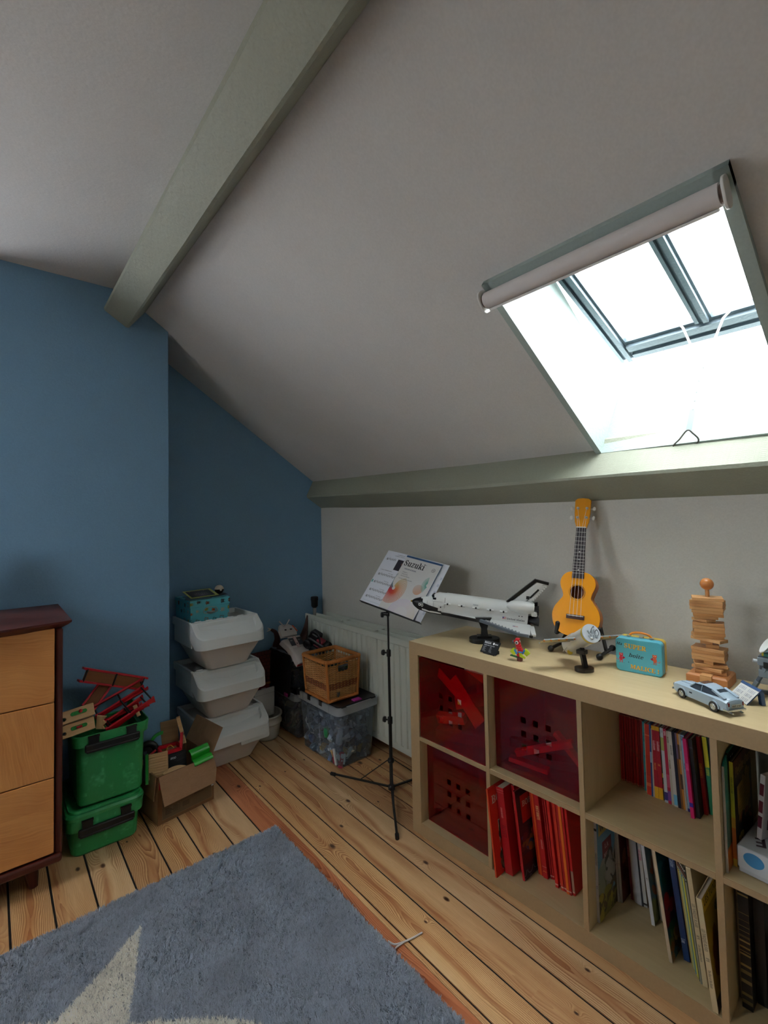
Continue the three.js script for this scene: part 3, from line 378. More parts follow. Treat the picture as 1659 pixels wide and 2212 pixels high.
// ---------- teal box with what lies on it ----------
const tealTex = canvasTex(512, 512, (c, W, H) => {
  c.fillStyle = '#55b6c6'; c.fillRect(0, 0, W, H); let s = 5; const R = () => ((s = (s * 16807) % 2147483647) / 2147483647);
  for (let k = 0; k < 58; k++) { const x = (k % 8) * 64 + 12 + R() * 26, y = ((k / 8) | 0) * 64 + 10 + R() * 16, col = ['#24343c', '#b5541f', '#8d8f3a', '#6b3a2b', '#9aa59a'][k % 5], w = 16 + R() * 12, h = 18 + R() * 12; c.fillStyle = col; c.strokeStyle = col; c.lineWidth = 2.4; k % 2 ? c.fillRect(x, y, w, h) : c.strokeRect(x, y, w, h); c.fillRect(x + 3, y + h, 3, 9); c.fillRect(x + w - 6, y + h, 3, 9); c.fillRect(x - 7, y + 6, 7, 3); c.fillRect(x + w, y + 6, 7, 3); c.fillStyle = k % 2 ? '#d9cdb2' : col; c.fillRect(x + w / 2 - 5, y + 6, 3, 3); c.fillRect(x + w / 2 + 3, y + 6, 3, 3); c.fillStyle = '#e8e4d8'; if (k % 3 === 0) c.fillRect(x + 4, y - 7, 3, 5); }
});
tealTex.wrapS = tealTex.wrapT = THREE.RepeatWrapping; tealTex.repeat.set(1 / 0.36, 1 / 0.36);
const tealM = std('#ffffff', 0.5, { map: tealTex }), steel = std('#b5b3ac', 0.3, { metalness: 0.85 });
const keep = thing('keepsake_box', 'teal cardboard box printed with little robots on the topmost white bin', 'box', [-1.288, 0.746, 0.43], 0.06);
mesh('base', rb(0.22, 0.105, 0.222, 0.002, 0, 0.0535, 0), tealM, keep); mesh('lid', rb(0.226, 0.04, 0.229, 0.002, 0, 0.115, 0), tealM, keep, null, 'x', 0.13);
const lh = mesh('label_holder', [tube([[0.112, 0.084, -0.032], [0.113, 0.084, 0.032], [0.113, 0.062, 0.038], [0.113, 0.062, -0.038]], 0.0018, 40, 6, true), T(cut(sp(0.024, 0, 0, 0), bx(0.06, 0.06, 0.06, -0.0262, 0, 0), bx(0.06, 0.06, 0.06, 0, 0.03, 0)).scale(1.4, 0.7, 1), 0.108, 0.068, 0)], steel, keep); lh.name = 'label_holder';
mesh('corner_stud', [[0.113, 0.115, 0.105], [0.113, 0.115, -0.105], [0.113, 0.02, 0.105], [0.113, 0.02, -0.105]].map((p) => sp(0.003, ...p)), steel, keep);
const leaf = (n, label, p, ry, w, h, m, tilt) => { const o = thing(n, label, 'paper', p, ry); mesh('sheet', rb(w, 0.0015, h, 0.0006), m, o); if (tilt) { o.rotation.order = 'YXZ'; o.rotation.z = tilt; } return o; };
leaf('leaflet', 'dark folded leaflet lying under the yellow card on the teal box', [-1.3, 0.883, 0.41], 0.35, 0.16, 0.19, std('#31384a', 0.5));
leaf('leaflet', 'pale blue leaflet whose corner hangs over the edge of the teal box', [-1.25, 0.886, 0.47], -0.2, 0.15, 0.13, std('#5d7786', 0.5));
leaf('leaflet', 'purple patterned leaflet beside the small ball', [-1.31, 0.888, 0.355], 0.2, 0.12, 0.09, std('#3b3a55', 0.5));
const photo = canvasTex(256, 192, (c) => { c.fillStyle = '#3a3440'; c.fillRect(0, 0, 256, 192); const g = c.createRadialGradient(130, 150, 5, 130, 150, 120); g.addColorStop(0, '#8a8088'); g.addColorStop(1, '#2d2830'); c.fillStyle = g; c.fillRect(0, 0, 256, 192); for (let k = 0; k < 22; k++) { c.fillStyle = ['#1d1a20', '#71676c', '#a39a98'][k % 3]; c.fillRect(50 + k * 7, 70 + ((k * 13) % 30), 4, 40); } c.fillStyle = '#ddd6cc'; c.fillRect(30, 20, 8, 8); c.fillRect(190, 14, 8, 8); });
const ycard = thing('card', 'yellow card with a dark group photograph on it, tilted on the teal box', 'card', [-1.25, 0.906, 0.452], 0.12); ycard.rotation.order = 'YXZ'; ycard.rotation.z = -0.24;
mesh('backing', rb(0.115, 0.0016, 0.165, 0.0006), std('#c9cd76', 0.6), ycard); mesh('photograph', plate(0.135, 0.088, 0.001, [0, 0, 1, 1], 0.002, 0.0014, 0.004, -Math.PI / 2, 0, Math.PI / 2, 'YXZ'), std('#ffffff', 0.3, { map: photo }), ycard);
const ball = thing('ball', 'small ball, cream above and black below, standing on the teal box', 'ball', [-1.262, 0.915, 0.342]);
mesh('upper_half', T(new THREE.SphereGeometry(0.026, 24, 10, 0, Math.PI * 2, 0, Math.PI / 2)), std('#cfc3b4', 0.5), ball, 'cream upper half'); mesh('lower_half', [T(new THREE.SphereGeometry(0.026, 24, 10, 0, Math.PI * 2, Math.PI / 2, Math.PI / 2)), cy(0.0262, 0.0262, 0.005, 24)], black, ball, 'black lower half'); mesh('button', cy(0.006, 0.006, 0.004, 16, 0.026, 0, 0, 0, 0, Math.PI / 2), std('#d6cdc0', 0.5), ball);
// ---------- radiator under the beam ----------
const radM = std('#c3c8bd', 0.4, { bumpMap: grainTex, bumpScale: 0.0003 });
const rad = thing('radiator', 'white ribbed panel radiator on the knee wall beside the shelf unit', 'radiator', [-0.755, 0, -0.35]);
{
  const L = 1.26, y0 = 0.075, y1 = 0.668;
  const prof = [[-L / 2, 0.046], [-L / 2 + 0.03, 0.046]]; const n = 25; for (let i = 0; i < n; i++) { const a = -L / 2 + 0.03 + ((L - 0.06) * i) / n, p = (L - 0.06) / n; prof.push([a + p * 0.14, 0.046], [a + p * 0.24, 0.053], [a + p * 0.76, 0.053], [a + p * 0.86, 0.046]); } prof.push([L / 2 - 0.03, 0.046], [L / 2, 0.046], [L / 2, 0.036], [-L / 2, 0.036]);
  const flat = [[-L / 2, 0.05], [L / 2, 0.05], [L / 2, 0.037], [-L / 2, 0.037]];
  mesh('front_panel', [ext(prof, y1 - y0 - 0.07).rotateX(Math.PI / 2).translate(0, y1 - 0.035, 0), rb(L, 0.036, 0.014, 0.005, 0, y1 - 0.018, 0.043), rb(L, 0.036, 0.014, 0.005, 0, y0 + 0.018, 0.043)].map((g, i) => (i ? g : (g.index ? g : g))), radM, rad);
  mesh('back_panel', rb(L - 0.06, y1 - y0, 0.012, 0.005, 0.03, (y0 + y1) / 2 + 0.004, -0.006), radM, rad); mesh('back_panel', rb(L - 0.11, y1 - y0, 0.012, 0.005, 0.055, (y0 + y1) / 2 + 0.01, -0.056), radM, rad);
  mesh('fins', Array.from({ length: 26 }, (_, i) => bx(0.003, y1 - y0 - 0.1, 0.08, -L / 2 + 0.08 + i * 0.045, (y0 + y1) / 2 - 0.01, -0.012)), std('#9fa39b', 0.5), rad).userData.kind = 'stuff';
  for (const x of [-0.25, 0.1]) mesh('bracket', [bx(0.02, 0.006, 0.09, x, y1 - 0.004, -0.02), bx(0.02, 0.3, 0.02, x, 0.45, -0.085)], radM, rad);
  mesh('pipe', [bar([-L / 2 + 0.012, 0, -0.02], [-L / 2 + 0.012, y1 - 0.02, -0.02], 0.008), bar([-L / 2 + 0.012, y1 - 0.03, -0.02], [-L / 2 + 0.05, y1 - 0.03, -0.006], 0.009)], radM, rad);
  const v = mesh('valve', [cy(0.012, 0.012, 0.06, 16, -L / 2 + 0.012, y1 + 0.0, -0.02)], steel, rad); mesh('valve_head', lathe([[0.001, 0], [0.014, 0], [0.023, 0.012], [0.024, 0.05], [0.026, 0.052], [0.026, 0.072], [0.022, 0.076], [0.001, 0.076]], 24, -L / 2 + 0.012, y1 + 0.03, -0.02), black, v, 'black valve head');
}
// ---------- clear plastic tubs ----------
const clear = phys('#e2ecf4', 0.25, { transmission: 0.92, thickness: 0 }), clearRim = phys('#c4ccd2', 0.35, { transmission: 0.55, thickness: 0 }), pinkPl = std('#b0328f', 0.45);
function clearTub(label, p, turn, w, h, d) {
  const o = thing('clear_tub', label, 'storage box', p, turn, 'clear plastic tubs');
  mesh('body', tub([[0, w - 0.07, d - 0.07, 0.02], [0.006, w - 0.06, d - 0.06, 0.025], [h - 0.035, w - 0.03, d - 0.03, 0.03]], 0.003), clear, o);
  const rim = mesh('rim', tub([[h - 0.04, w - 0.026, d - 0.026, 0.03], [h - 0.04, w, d, 0.036], [h, w, d, 0.036]], 0.007), clearRim, o); rim.geometry = join([loft([[h - 0.04, 0], [h, 0], [h, 0.009], [h - 0.034, 0.012]].map(([y, e]) => ring(w - 2 * e, d - 2 * e, 0.036 - e).map(([x, z]) => [x, y, z]).reverse()).concat([ring(w, d, 0.036).map(([x, z]) => [x, h - 0.04, z]).reverse()])), ...[-0.3, 0.05, 0.3].flatMap((f) => [1, -1].map((s) => bx(0.006, 0.04, 0.004, f * w, h - 0.02, s * d / 2)))]);
  for (const s of [1, -1]) mesh('panel_line', [[-0.11, 0.06, -0.11, h - 0.1], [0.0, 0.06, 0.0, h - 0.1], [-0.11, h - 0.1, -0.09, h - 0.08], [0, h - 0.1, -0.02, h - 0.08], [-0.09, h - 0.08, -0.02, h - 0.08]].map(([a, b, c, e]) => bar([a, b, s * (d / 2 - 0.031 + 0.012 * b / h)], [c, e, s * (d / 2 - 0.031 + 0.012 * e / h)], 0.0012)), clearRim, o);
  return o;
}
function bricks(name, label, n, cols, box, [px, py, pz], turn = 0) {  // a heap nobody could count: one object
  const g = join([rb(0.03, 0.011, 0.016, 0.001), ...[-0.011, -0.004, 0.004, 0.011].flatMap((x) => [-0.004, 0.004].map((z) => new THREE.CylinderGeometry(0.0026, 0.0026, 0.003, 8).translate(x, 0.007, z)))]);
  const im = new THREE.InstancedMesh(g, std('#ffffff', 0.4), n), m4 = new THREE.Matrix4(), q = new THREE.Quaternion(), c = new THREE.Color();
  for (let i = 0; i < n; i++) { const s = rr(1.0, 2.1); m4.compose(V(rr(-1, 1) * box[0], rr(0, 1) * box[1] + 0.012, rr(-1, 1) * box[2]), q.setFromEuler(new THREE.Euler(rr(0, 6), rr(0, 6), rr(0, 6))), V(s * rr(0.7, 1.6), s, s)); im.setMatrixAt(i, m4); im.setColorAt(i, c.set(cols[(rnd() * cols.length) | 0])); }
  im.name = numbered(name); im.position.set(px, py, pz); im.rotation.y = turn; im.castShadow = im.receiveShadow = true; im.userData = { label, category: 'toy bricks', kind: 'stuff' }; scene.add(im); return im;
}
const nearTub = clearTub('clear plastic tub of toy bricks with a lid, standing foremost and carrying the wicker basket', [-0.79, 0.001, -0.152], 0.02, 0.43, 0.322, 0.285);
const lidM = phys('#17181a', 0.35);
mesh('lid', [ext(rrect(0.41, 0.265, 0.03), 0.006, 0.001).rotateX(-Math.PI / 2).translate(0, 0.322, 0), ...[-0.16, -0.045, 0.07].map((x) => rb(0.03, 0.03, 0.012, 0.003, x - 0.02, 0.313, 0.139)), ...[-0.1, 0.1].map((z) => rb(0.012, 0.02, 0.03, 0.003, 0.208, 0.318, z))], lidM, nearTub, 'black lid');
mesh('latch', rb(0.03, 0.006, 0.05, 0.002, 0.185, 0.332, -0.004), pinkPl, nearTub, 'pink latch');
const greys = ['#8393a3', '#6a7a8a', '#9aa8b4', '#8292a2', '#72828f', '#5a6672', '#8a9aa8', '#6a8096'];
bricks('toy_bricks', 'dark grey toy bricks heaped in the foremost clear tub', 620, greys, [0.165, 0.265, 0.1], [-0.79, 0.006, -0.152]);
bricks('toy_bricks', 'mixed white, red and tan toy bricks at the bottom of the foremost tub', 90, ['#d8d8d4', '#b8243a', '#c7a972', '#d8d8d4', '#5a6d92', '#8a4a3a'], [0.16, 0.05, 0.1], [-0.785, 0.008, -0.146]);
const piece = (n, label, p, e, g, m) => { const o = thing(n, label, 'toy part', p); o.rotation.set(...e); mesh(n.split('_').at(-1), g, m, o); return o; };
piece('toy_wing', 'white angled toy wing showing through the side of the foremost tub', [-0.915, 0.125, -0.05], [0.1, 0, -0.8], [rb(0.1, 0.035, 0.012, 0.002), rb(0.05, 0.02, 0.016, 0.002, 0.02, 0.02, 0)], std('#dcdcd8', 0.4));
piece('toy_barrel', 'green toy barrel showing through the side of the foremost tub', [-0.725, 0.13, -0.047], [0, 0, 0], [lathe([[0.001, 0], [0.02, 0], [0.022, 0.03], [0.02, 0.045], [0.001, 0.045]], 20)], std('#1f8a4f', 0.4));
piece('toy_rod', 'white toy rod standing upright in the corner of the foremost tub', [-0.648, 0.05, -0.042], [0.1, 0, 0.12], rb(0.012, 0.085, 0.012, 0.002), std('#e2e0dc', 0.4));
piece('toy_rod', 'crimson toy rod beside the white one in the foremost tub', [-0.664, 0.045, -0.044], [0, 0, 0.1], rb(0.01, 0.07, 0.01, 0.002), std('#a3203a', 0.4));
clearTub('clear plastic tub of mixed toys, lower of the two stacked in the corner', [-1.21, 0.001, -0.155], 0, 0.37, 0.27, 0.27);
bricks('toy_bricks', 'mixed brown and tan toy pieces in the lower corner tub', 230, ['#4a3a34', '#6b5544', '#3d3f44', '#7a3a3a', '#8a7a5c', '#2f3a3a', '#a08a6a'], [0.135, 0.2, 0.09], [-1.21, 0.006, -0.155]);
clearTub('open clear plastic tub heaped with toys, upper of the two in the corner', [-1.245, 0.275, -0.163], 0, 0.3, 0.215, 0.26);
bricks('toy_bricks', 'dark mixed toy pieces in the upper corner tub', 200, ['#2a2c30', '#3d3f44', '#5a2a2a', '#4a4030', '#26302e', '#8a7040'], [0.1, 0.15, 0.085], [-1.245, 0.281, -0.163]);
const lid2 = thing('box_lid', 'black tub lid leaning on edge against the upper corner tub', 'lid', [-1.235, 0.365, -0.028], 0); lid2.rotation.order = 'YXZ'; lid2.rotation.set(-0.06, 0, 0);
mesh('panel', [ext(rrect(0.29, 0.25, 0.03), 0.008, 0.002), ext(rrect(0.24, 0.2, 0.02), 0.004, 0.001).translate(0, 0, 0.007)], std('#0e0f11', 0.45), lid2); for (const x of [-0.09, 0.02]) mesh('clip', rb(0.06, 0.012, 0.016, 0.003, x, 0.128, 0.0), std('#7d868c', 0.4), lid2, 'grey clip');
mesh('latch', rb(0.04, 0.02, 0.008, 0.002, 0.11, -0.11, 0.012), pinkPl, lid2, 'pink latch');
// ---------- wicker basket ----------
const wick = streakWood('w', '#d6a166', '#a87038', 231, 40, 0.7), wickM = std('#ffffff', 0.6, { map: wick }), wickDark = std('#8f4c28', 0.6), wickRim = std('#e8c9a0', 0.55, { map: wick });
const basket = thing('basket', 'square wicker basket with a darker band and a handle hole, on the clear tub lid', 'basket', [-0.772, 0.33, -0.108], 0.0);
{
  const w0 = 0.118, d0 = 0.097, w1 = 0.122, d1 = 0.112, h = 0.222, W = (y) => w0 + (w1 - w0) * y / h, D = (y) => d0 + (d1 - d0) * y / h;
  const P = (t, y, off) => { const hw = W(y) - 0.004 + off, hd = D(y) - 0.004 + off, k = Math.floor(t) % 4, f = t - Math.floor(t), s = 2 * f - 1; return [[hw, y, -s * hd], [-s * hw, y, -hd], [-hw, y, s * hd], [s * hw, y, hd]][k]; };
  const rows = (ys, m, name) => mesh(name, ys.map((y, r) => { const pts = [], n = 40; let gap = false; const out = [];
    for (let k = 0; k < 4; k++) { for (let i = 0; i <= n; i++) { const t = k + (i + (i === n ? -0.001 : 0)) / n; pts.push(P(t, y, 0.0024 * Math.cos((i / n) * Math.PI * 9 + r * Math.PI))); } }
    if (y > 0.155 && y < 0.19) { const cutd = pts.filter((p) => !(p[0] > W(y) - 0.01 && Math.abs(p[2] - 0.0) < 0.036)); const a = cutd.findIndex((p) => p[0] > W(y) - 0.01 && p[2] <= -0.036); return tube([...cutd.slice(a), ...cutd.slice(0, a)], 0.0025, 260, 5); }
    return tube(pts, 0.0025, 330, 5, true); }), m, basket).userData.kind = 'stuff';
  const ys = Array.from({ length: 31 }, (_, i) => 0.024 + i * 0.0056);
  rows(ys.filter((y, i) => i < 8 || i > 13), wickM, 'weave'); rows(ys.filter((y, i) => i >= 8 && i <= 13), wickDark, 'weave_band');
  for (let k = 0; k < 4; k++) for (let i = 1; i <= 8; i++) { const f = i / 9; if (k === 0 && f > 0.36 && f < 0.64) { mesh('stake', bar(P(k + f, 0.01, 0), P(k + f, 0.158, 0), 0.0024, 6), wickM, basket); continue; } mesh('stake', bar(P(k + f, 0.01, 0), P(k + f, h - 0.005, 0), 0.0024, 6), wickM, basket); }
  for (const [sx, sz] of [[1, 1], [1, -1], [-1, 1], [-1, -1]]) mesh('corner_post', bar([sx * (w0 - 0.003), 0.005, sz * (d0 - 0.003)], [sx * (w1 - 0.003), h, sz * (d1 - 0.003)], 0.008, 10), wickRim, basket, null, 'y');
  const wrap = (y, r) => { const c = []; for (let k = 0; k < 4; k++) { const a = P(k + 0.02, y, 0.003), b = P(k + 0.98, y, 0.003), n = 34; c.push(bar(a, b, r * 0.88, 8)); for (let i = 0; i < n; i++) { const f = (i + 0.5) / n, q = [a[0] + (b[0] - a[0]) * f, y, a[2] + (b[2] - a[2]) * f], e = k % 2 ? [0.0027, 0, 0] : [0, 0, 0.0027]; c.push(bar([q[0] - e[0], y, q[2] - e[2]], [q[0] + e[0], y + 0.0005, q[2] + e[2]], r, 9, r * 0.94)); } c.push(sp(r, ...P(k, y, -0.001))); } return c; };
  mesh('rim', wrap(h - 0.004, 0.0118), wickRim, basket); mesh('base_rim', wrap(0.012, 0.0105), wickRim, basket); mesh('base', bx(2 * w0 - 0.01, 0.004, 2 * d0 - 0.01, 0, 0.006, 0), wickM, basket);
  mesh('handle_frame', tube([[W(0.19) - 0.003, 0.19, 0.036], [W(0.19) - 0.003, 0.19, -0.036], [W(0.16) - 0.003, 0.159, -0.037], [W(0.16) - 0.003, 0.159, 0.037]], 0.003, 60, 6, true), wickRim, basket);
}
bricks('toy_bricks', 'dark green and grey toys lying inside the wicker basket', 130, ['#2c3a2e', '#3a3f40', '#2a5a34', '#4a4a42'], [0.085, 0.12, 0.07], [-0.772, 0.345, -0.108]);
// ---------- toys heaped in the upper tub ----------
const dinoM = std('#4a2a22', 0.6, { bumpMap: grainTex, bumpScale: 0.002 });
const dino = thing('toy_dinosaur', 'brown toy dinosaur lying on its back, tail and clawed foot raised over the tub', 'toy dinosaur', [-1.25, 0.5, -0.1]);
const taper = (pts, rs, k = 10) => { const c = new THREE.CatmullRomCurve3(pts.map((p) => V(...p))), n = 36, rows = []; let prev = V(0, 1, 0); for (let i = 0; i <= n; i++) { const t = i / n, p = c.getPoint(t), d = c.getTangent(t), a = prev.clone().addScaledVector(d, -prev.dot(d)).normalize(), b = d.clone().cross(a); prev = a; const f = t * (rs.length - 1), j = Math.min(rs.length - 2, Math.floor(f)), r = rs[j] + (rs[j + 1] - rs[j]) * (f - j); rows.push(Array.from({ length: k }, (_, m) => { const q = (m / k) * Math.PI * 2; return [p.x + r * (a.x * Math.cos(q) + b.x * Math.sin(q)), p.y + r * (a.y * Math.cos(q) + b.y * Math.sin(q)), p.z + r * (a.z * Math.cos(q) + b.z * Math.sin(q))]; })); } return loft(rows, true, true, true, 1.2); };
mesh('body', [taper([[-0.05, -0.03, 0.05], [-0.02, -0.01, 0], [0.03, 0.0, -0.06], [0.0, 0.05, -0.11], [-0.02, 0.11, -0.14], [-0.045, 0.17, -0.165]], [0.03, 0.042, 0.04, 0.026, 0.014, 0.004], 12), taper([[-0.06, -0.05, 0.05], [-0.08, 0.0, 0.045], [-0.06, 0.05, 0.05], [-0.075, 0.09, 0.055], [-0.1, 0.105, 0.07]], [0.026, 0.026, 0.018, 0.013, 0.009])], dinoM, dino);
mesh('claw', [[-0.016, 0.012, 0.02], [-0.026, 0.0, 0.012], [-0.02, -0.012, 0.022]].map((d) => bar([-0.1, 0.106, 0.07], [-0.1 + d[0], 0.106 + d[1], 0.07 + d[2]], 0.0035, 8, 0.001)), std('#cfc2a4', 0.5), dino, 'pale claws');
const shipTex = canvasTex(256, 256, (c) => { c.fillStyle = '#cfc8c6'; c.fillRect(0, 0, 256, 256); c.fillStyle = '#2c343c'; c.fillRect(0, 20, 96, 108); c.fillRect(160, 20, 96, 108); c.fillStyle = '#dcd5d2'; c.fillRect(0, 140, 256, 116); c.strokeStyle = '#a8403a'; c.lineWidth = 5; c.strokeRect(100, -10, 56, 200); c.lineWidth = 3; for (let y = 0; y < 190; y += 22) { c.beginPath(); c.arc(128, y + 10, 18, 0, 5); c.stroke(); } c.fillStyle = '#1a1b1e'; c.fillRect(118, 96, 22, 14); c.fillStyle = '#d5d0cc'; c.font = 'italic 18px serif'; c.fillText('Alpha', 14, 60); c.fillText('Alpha', 172, 60); });
const ship = thing('toy_spaceship', 'white and grey toy rescue vehicle with red print lying tilted on the tub', 'toy vehicle', [-1.16, 0.512, -0.1]); ship.rotation.order = 'YXZ'; ship.rotation.set(0.72, 1.75, -0.12); ship.scale.setScalar(1.28);
const shipM = std('#ffffff', 0.4, { map: shipTex }), shipW = std('#d2cbc8', 0.4);
mesh('hull', [loft([[-0.058, 0.0, 0.052], [0.0, 0.02, 0.056], [0.05, 0.022, 0.054], [0.09, 0.008, 0.042]].map(([z, y, w]) => [[-w, y - 0.03, z], [-w, y - 0.006, z], [-w * 0.8, y, z], [w * 0.8, y, z], [w, y - 0.006, z], [w, y - 0.03, z]]), true, true)], shipW, ship);
mesh('deck', [plate(0.082, 0.1, 0.003, [0, 0, 1, 1], 0, 0.0205, 0.0, -Math.PI / 2 + 0.12, 0, 0)], shipM, ship, 'printed deck');
mesh('nose_plate', [loft([[-0.07, 0.01, 0.05], [-0.1, 0.022, 0.055], [-0.135, 0.016, 0.03]].map(([z, y, w]) => [[-w, y - 0.014, z], [-w, y, z], [w, y, z], [w, y - 0.014, z]]), true, true)], shipW, ship); mesh('eye_mark', [-0.018, 0.018].map((x) => bx(0.012, 0.002, 0.006, x, 0.0215, -0.098)), black, ship); mesh('stripe', [bx(0.006, 0.002, 0.04, 0.046, 0.022, -0.1, 0, 0.2, 0)], std('#c9471e', 0.5), ship); mesh('horn', [bar([-0.012, 0.02, -0.12], [-0.045, 0.04, -0.14], 0.003), bar([0.0, 0.02, -0.122], [0.02, 0.045, -0.14], 0.003)], shipW, ship); mesh('tail_light', [bx(0.03, 0.012, 0.004, -0.03, -0.008, 0.091), bx(0.03, 0.012, 0.004, 0.03, -0.008, 0.091)], std('#b02a2a', 0.4), ship);
const bug = thing('toy_car', 'black toy buggy with red seat lying on its side against the radiator', 'toy vehicle', [-1.09, 0.535, -0.222]); bug.rotation.order = 'YXZ'; bug.rotation.set(0.2, 0.4, -0.45);
mesh('chassis', [rb(0.13, 0.055, 0.07, 0.015), rb(0.07, 0.045, 0.06, 0.012, -0.03, 0.04, 0), tube([[-0.06, 0.03, 0.035], [-0.04, 0.075, 0.03], [0.0, 0.075, 0.03], [0.03, 0.03, 0.035]], 0.005)], std('#15151a', 0.45), bug);
mesh('seat', [rb(0.05, 0.02, 0.04, 0.006, 0.02, 0.033, 0.012), rb(0.06, 0.006, 0.008, 0.002, 0.02, 0.0, 0.038)], std('#8e1f33', 0.45), bug, 'dark red seat');
for (const [x, z] of [[-0.05, 0.045], [0.055, 0.045], [-0.05, -0.045], [0.055, -0.045]]) mesh('wheel', [T(new THREE.TorusGeometry(0.02, 0.011, 10, 22), x, -0.018, z), cy(0.016, 0.016, 0.014, 16, x, -0.018, z, Math.PI / 2, 0, 0)], black, bug);
// ---------- beside the bins: a round bucket with a paper box and a toy house ----------
const bucket = thing('bucket', 'round cream plastic bucket on the floor half behind the white bins', 'bucket', [-1.235, 0, 0.075]); bucket.scale.set(0.82, 1, 0.72);
mesh('body', lathe([[0.001, 0], [0.1, 0], [0.108, 0.012], [0.124, 0.085], [0.124, 0.088], [0.134, 0.093], [0.134, 0.1], [0.126, 0.104], [0.128, 0.13], [0.137, 0.133], [0.137, 0.142], [0.128, 0.144], [0.122, 0.14], [0.104, 0.015], [0.001, 0.01]], 44), std('#c2bdb2', 0.45), bucket);
const pap = thing('paper_box', 'plain white paper box standing in the cream bucket', 'box', [-1.235, 0.16, 0.082], 0.05); pap.rotation.z = -0.04; mesh('body', rb(0.012, 0.17, 0.135, 0.002, 0, 0.04, 0), std('#c4c0be', 0.7), pap); mesh('fold', bx(0.001, 0.002, 0.13, 0.0066, 0.095, 0), std('#a8a4a2', 0.7), pap);
const dollTex = canvasTex(256, 256, (c) => { c.fillStyle = '#5c2722'; c.fillRect(0, 0, 256, 256); c.strokeStyle = '#2c1210'; c.lineWidth = 4; for (let y = 0; y < 9; y++) { c.beginPath(); c.moveTo(0, y * 30); c.lineTo(256, y * 30); c.stroke(); for (let x = 0; x < 10; x++) { c.beginPath(); c.moveTo(x * 30 + (y % 2) * 15, y * 30); c.lineTo(x * 30 + (y % 2) * 15, y * 30 + 30); c.stroke(); } } });
const doll = thing('toy_house', 'toy house with a dark red tiled roof standing behind the white bins', 'toy house', [-1.34, 0.002, 0.06], 0.0);
mesh('wall', [rb(0.05, 0.27, 0.17, 0.002, -0.035, 0.135, 0.0)], std('#7c1628', 0.5), doll); mesh('roof', plate(0.2, 0.2, 0.01, [0, 0, 1, 1], -0.015, 0.375, 0.0, 0, Math.PI / 2, 0, 'XYZ'), std('#ffffff', 0.6, { map: dollTex }), doll, 'dark red tiled roof'); mesh('eave', [rb(0.012, 0.01, 0.2, 0.002, 0.0, 0.274, 0.0), rb(0.008, 0.08, 0.008, 0.002, -0.006, 0.232, 0.05)], std('#9c6a34', 0.5), doll); mesh('window', bx(0.002, 0.05, 0.03, -0.009, 0.22, -0.03), std('#b9b2ac', 0.5), doll);
// ---------- music stand ----------
const stand = thing('music_stand', 'black folding music stand on the boards between radiator and shelf', 'music stand', [-0.272, 0, -0.114]);
{
  mesh('pole', [bar([0, 0.015, 0], [0, 0.34, 0], 0.0085, 14), bar([0, 0.34, 0], [0, 0.66, 0], 0.0065, 14), bar([0, 0.66, 0], [0, 0.845, 0], 0.0046, 12)], blackPl, stand);
  for (const [y, r] of [[0.338, 0.012], [0.658, 0.0105]]) { mesh('collar', lathe([[0.004, -0.018], [r, -0.016], [r, 0.014], [0.005, 0.018]], 18, 0, y, 0), blackPl, stand); mesh('knob', [bar([0, y, 0], [-0.022, y, 0.012], 0.004), lathe([[0.001, 0], [0.013, 0], [0.014, 0.004], [0.012, 0.012], [0.001, 0.012]], 18).rotateX(Math.PI / 2).rotateY(-1.07).translate(-0.02, y, 0.011)], blackPl, stand); }
  mesh('hub', [lathe([[0.004, 0], [0.016, 0.002], [0.016, 0.02], [0.004, 0.024]], 18, 0, 0.01, 0), lathe([[0.004, 0], [0.013, 0.002], [0.018, 0.012], [0.013, 0.022], [0.004, 0.026]], 18, 0, 0.135, 0)], blackPl, stand);
  for (const f of [[-0.313, 0.134], [0.273, 0.204], [0.04, -0.33]]) { const l = Math.hypot(...f), u = [f[0] / l, f[1] / l], j = 0.17; mesh('leg', [beam([u[0] * 0.012, 0.022, u[1] * 0.012], [f[0], 0.01, f[1]], 0.01, 0.006)], blackPl, stand); mesh('brace', beam([u[0] * j, 0.02, u[1] * j], [u[0] * 0.014, 0.148, u[1] * 0.014], 0.008, 0.004), blackPl, stand); mesh('foot', bar([f[0] - u[0] * 0.02, 0.009, f[1] - u[1] * 0.02], [f[0] + u[0] * 0.006, 0.009, f[1] + u[1] * 0.006], 0.0085, 12), black, stand); }
  mesh('head_clamp', [bar([0, 0.835, 0], [0, 0.852, 0.0], 0.008, 12), bar([0.006, 0.846, 0.0], [-0.018, 0.846, 0.01], 0.009, 14), beam([-0.006, 0.846, 0.006], [0.008, 0.905, -0.022], 0.016, 0.008), lathe([[0.001, 0], [0.013, 0], [0.013, 0.01], [0.001, 0.012]], 16).rotateX(Math.PI / 2).rotateY(-1.0).translate(-0.02, 0.84, 0.012)], blackPl, stand);
}
const deskRot = [-0.63, 0.219, -0.184];
const deskAt = (o) => { o.position.set(-0.26, 0.858, -0.108); o.rotation.order = 'YXZ'; o.rotation.set(...deskRot); return o; };
{
  const desk = new THREE.Group(); desk.name = 'desk'; stand.add(desk); desk.position.set(0.012, 0.858, 0.001); desk.rotation.order = 'YXZ'; desk.rotation.set(...deskRot);
  for (const g of [beam([-0.19, 0.001, -0.006], [0.19, 0.001, -0.006], 0.012, 0.004), beam([-0.2, -0.001, 0.004], [0.2, -0.001, 0.004], 0.02, 0.003), beam([-0.19, 0.2, -0.006], [0.19, 0.2, -0.006], 0.012, 0.004), beam([0, 0, -0.008], [0, 0.24, -0.008], 0.014, 0.004)]) mesh('rail', g, blackPl, desk);
}
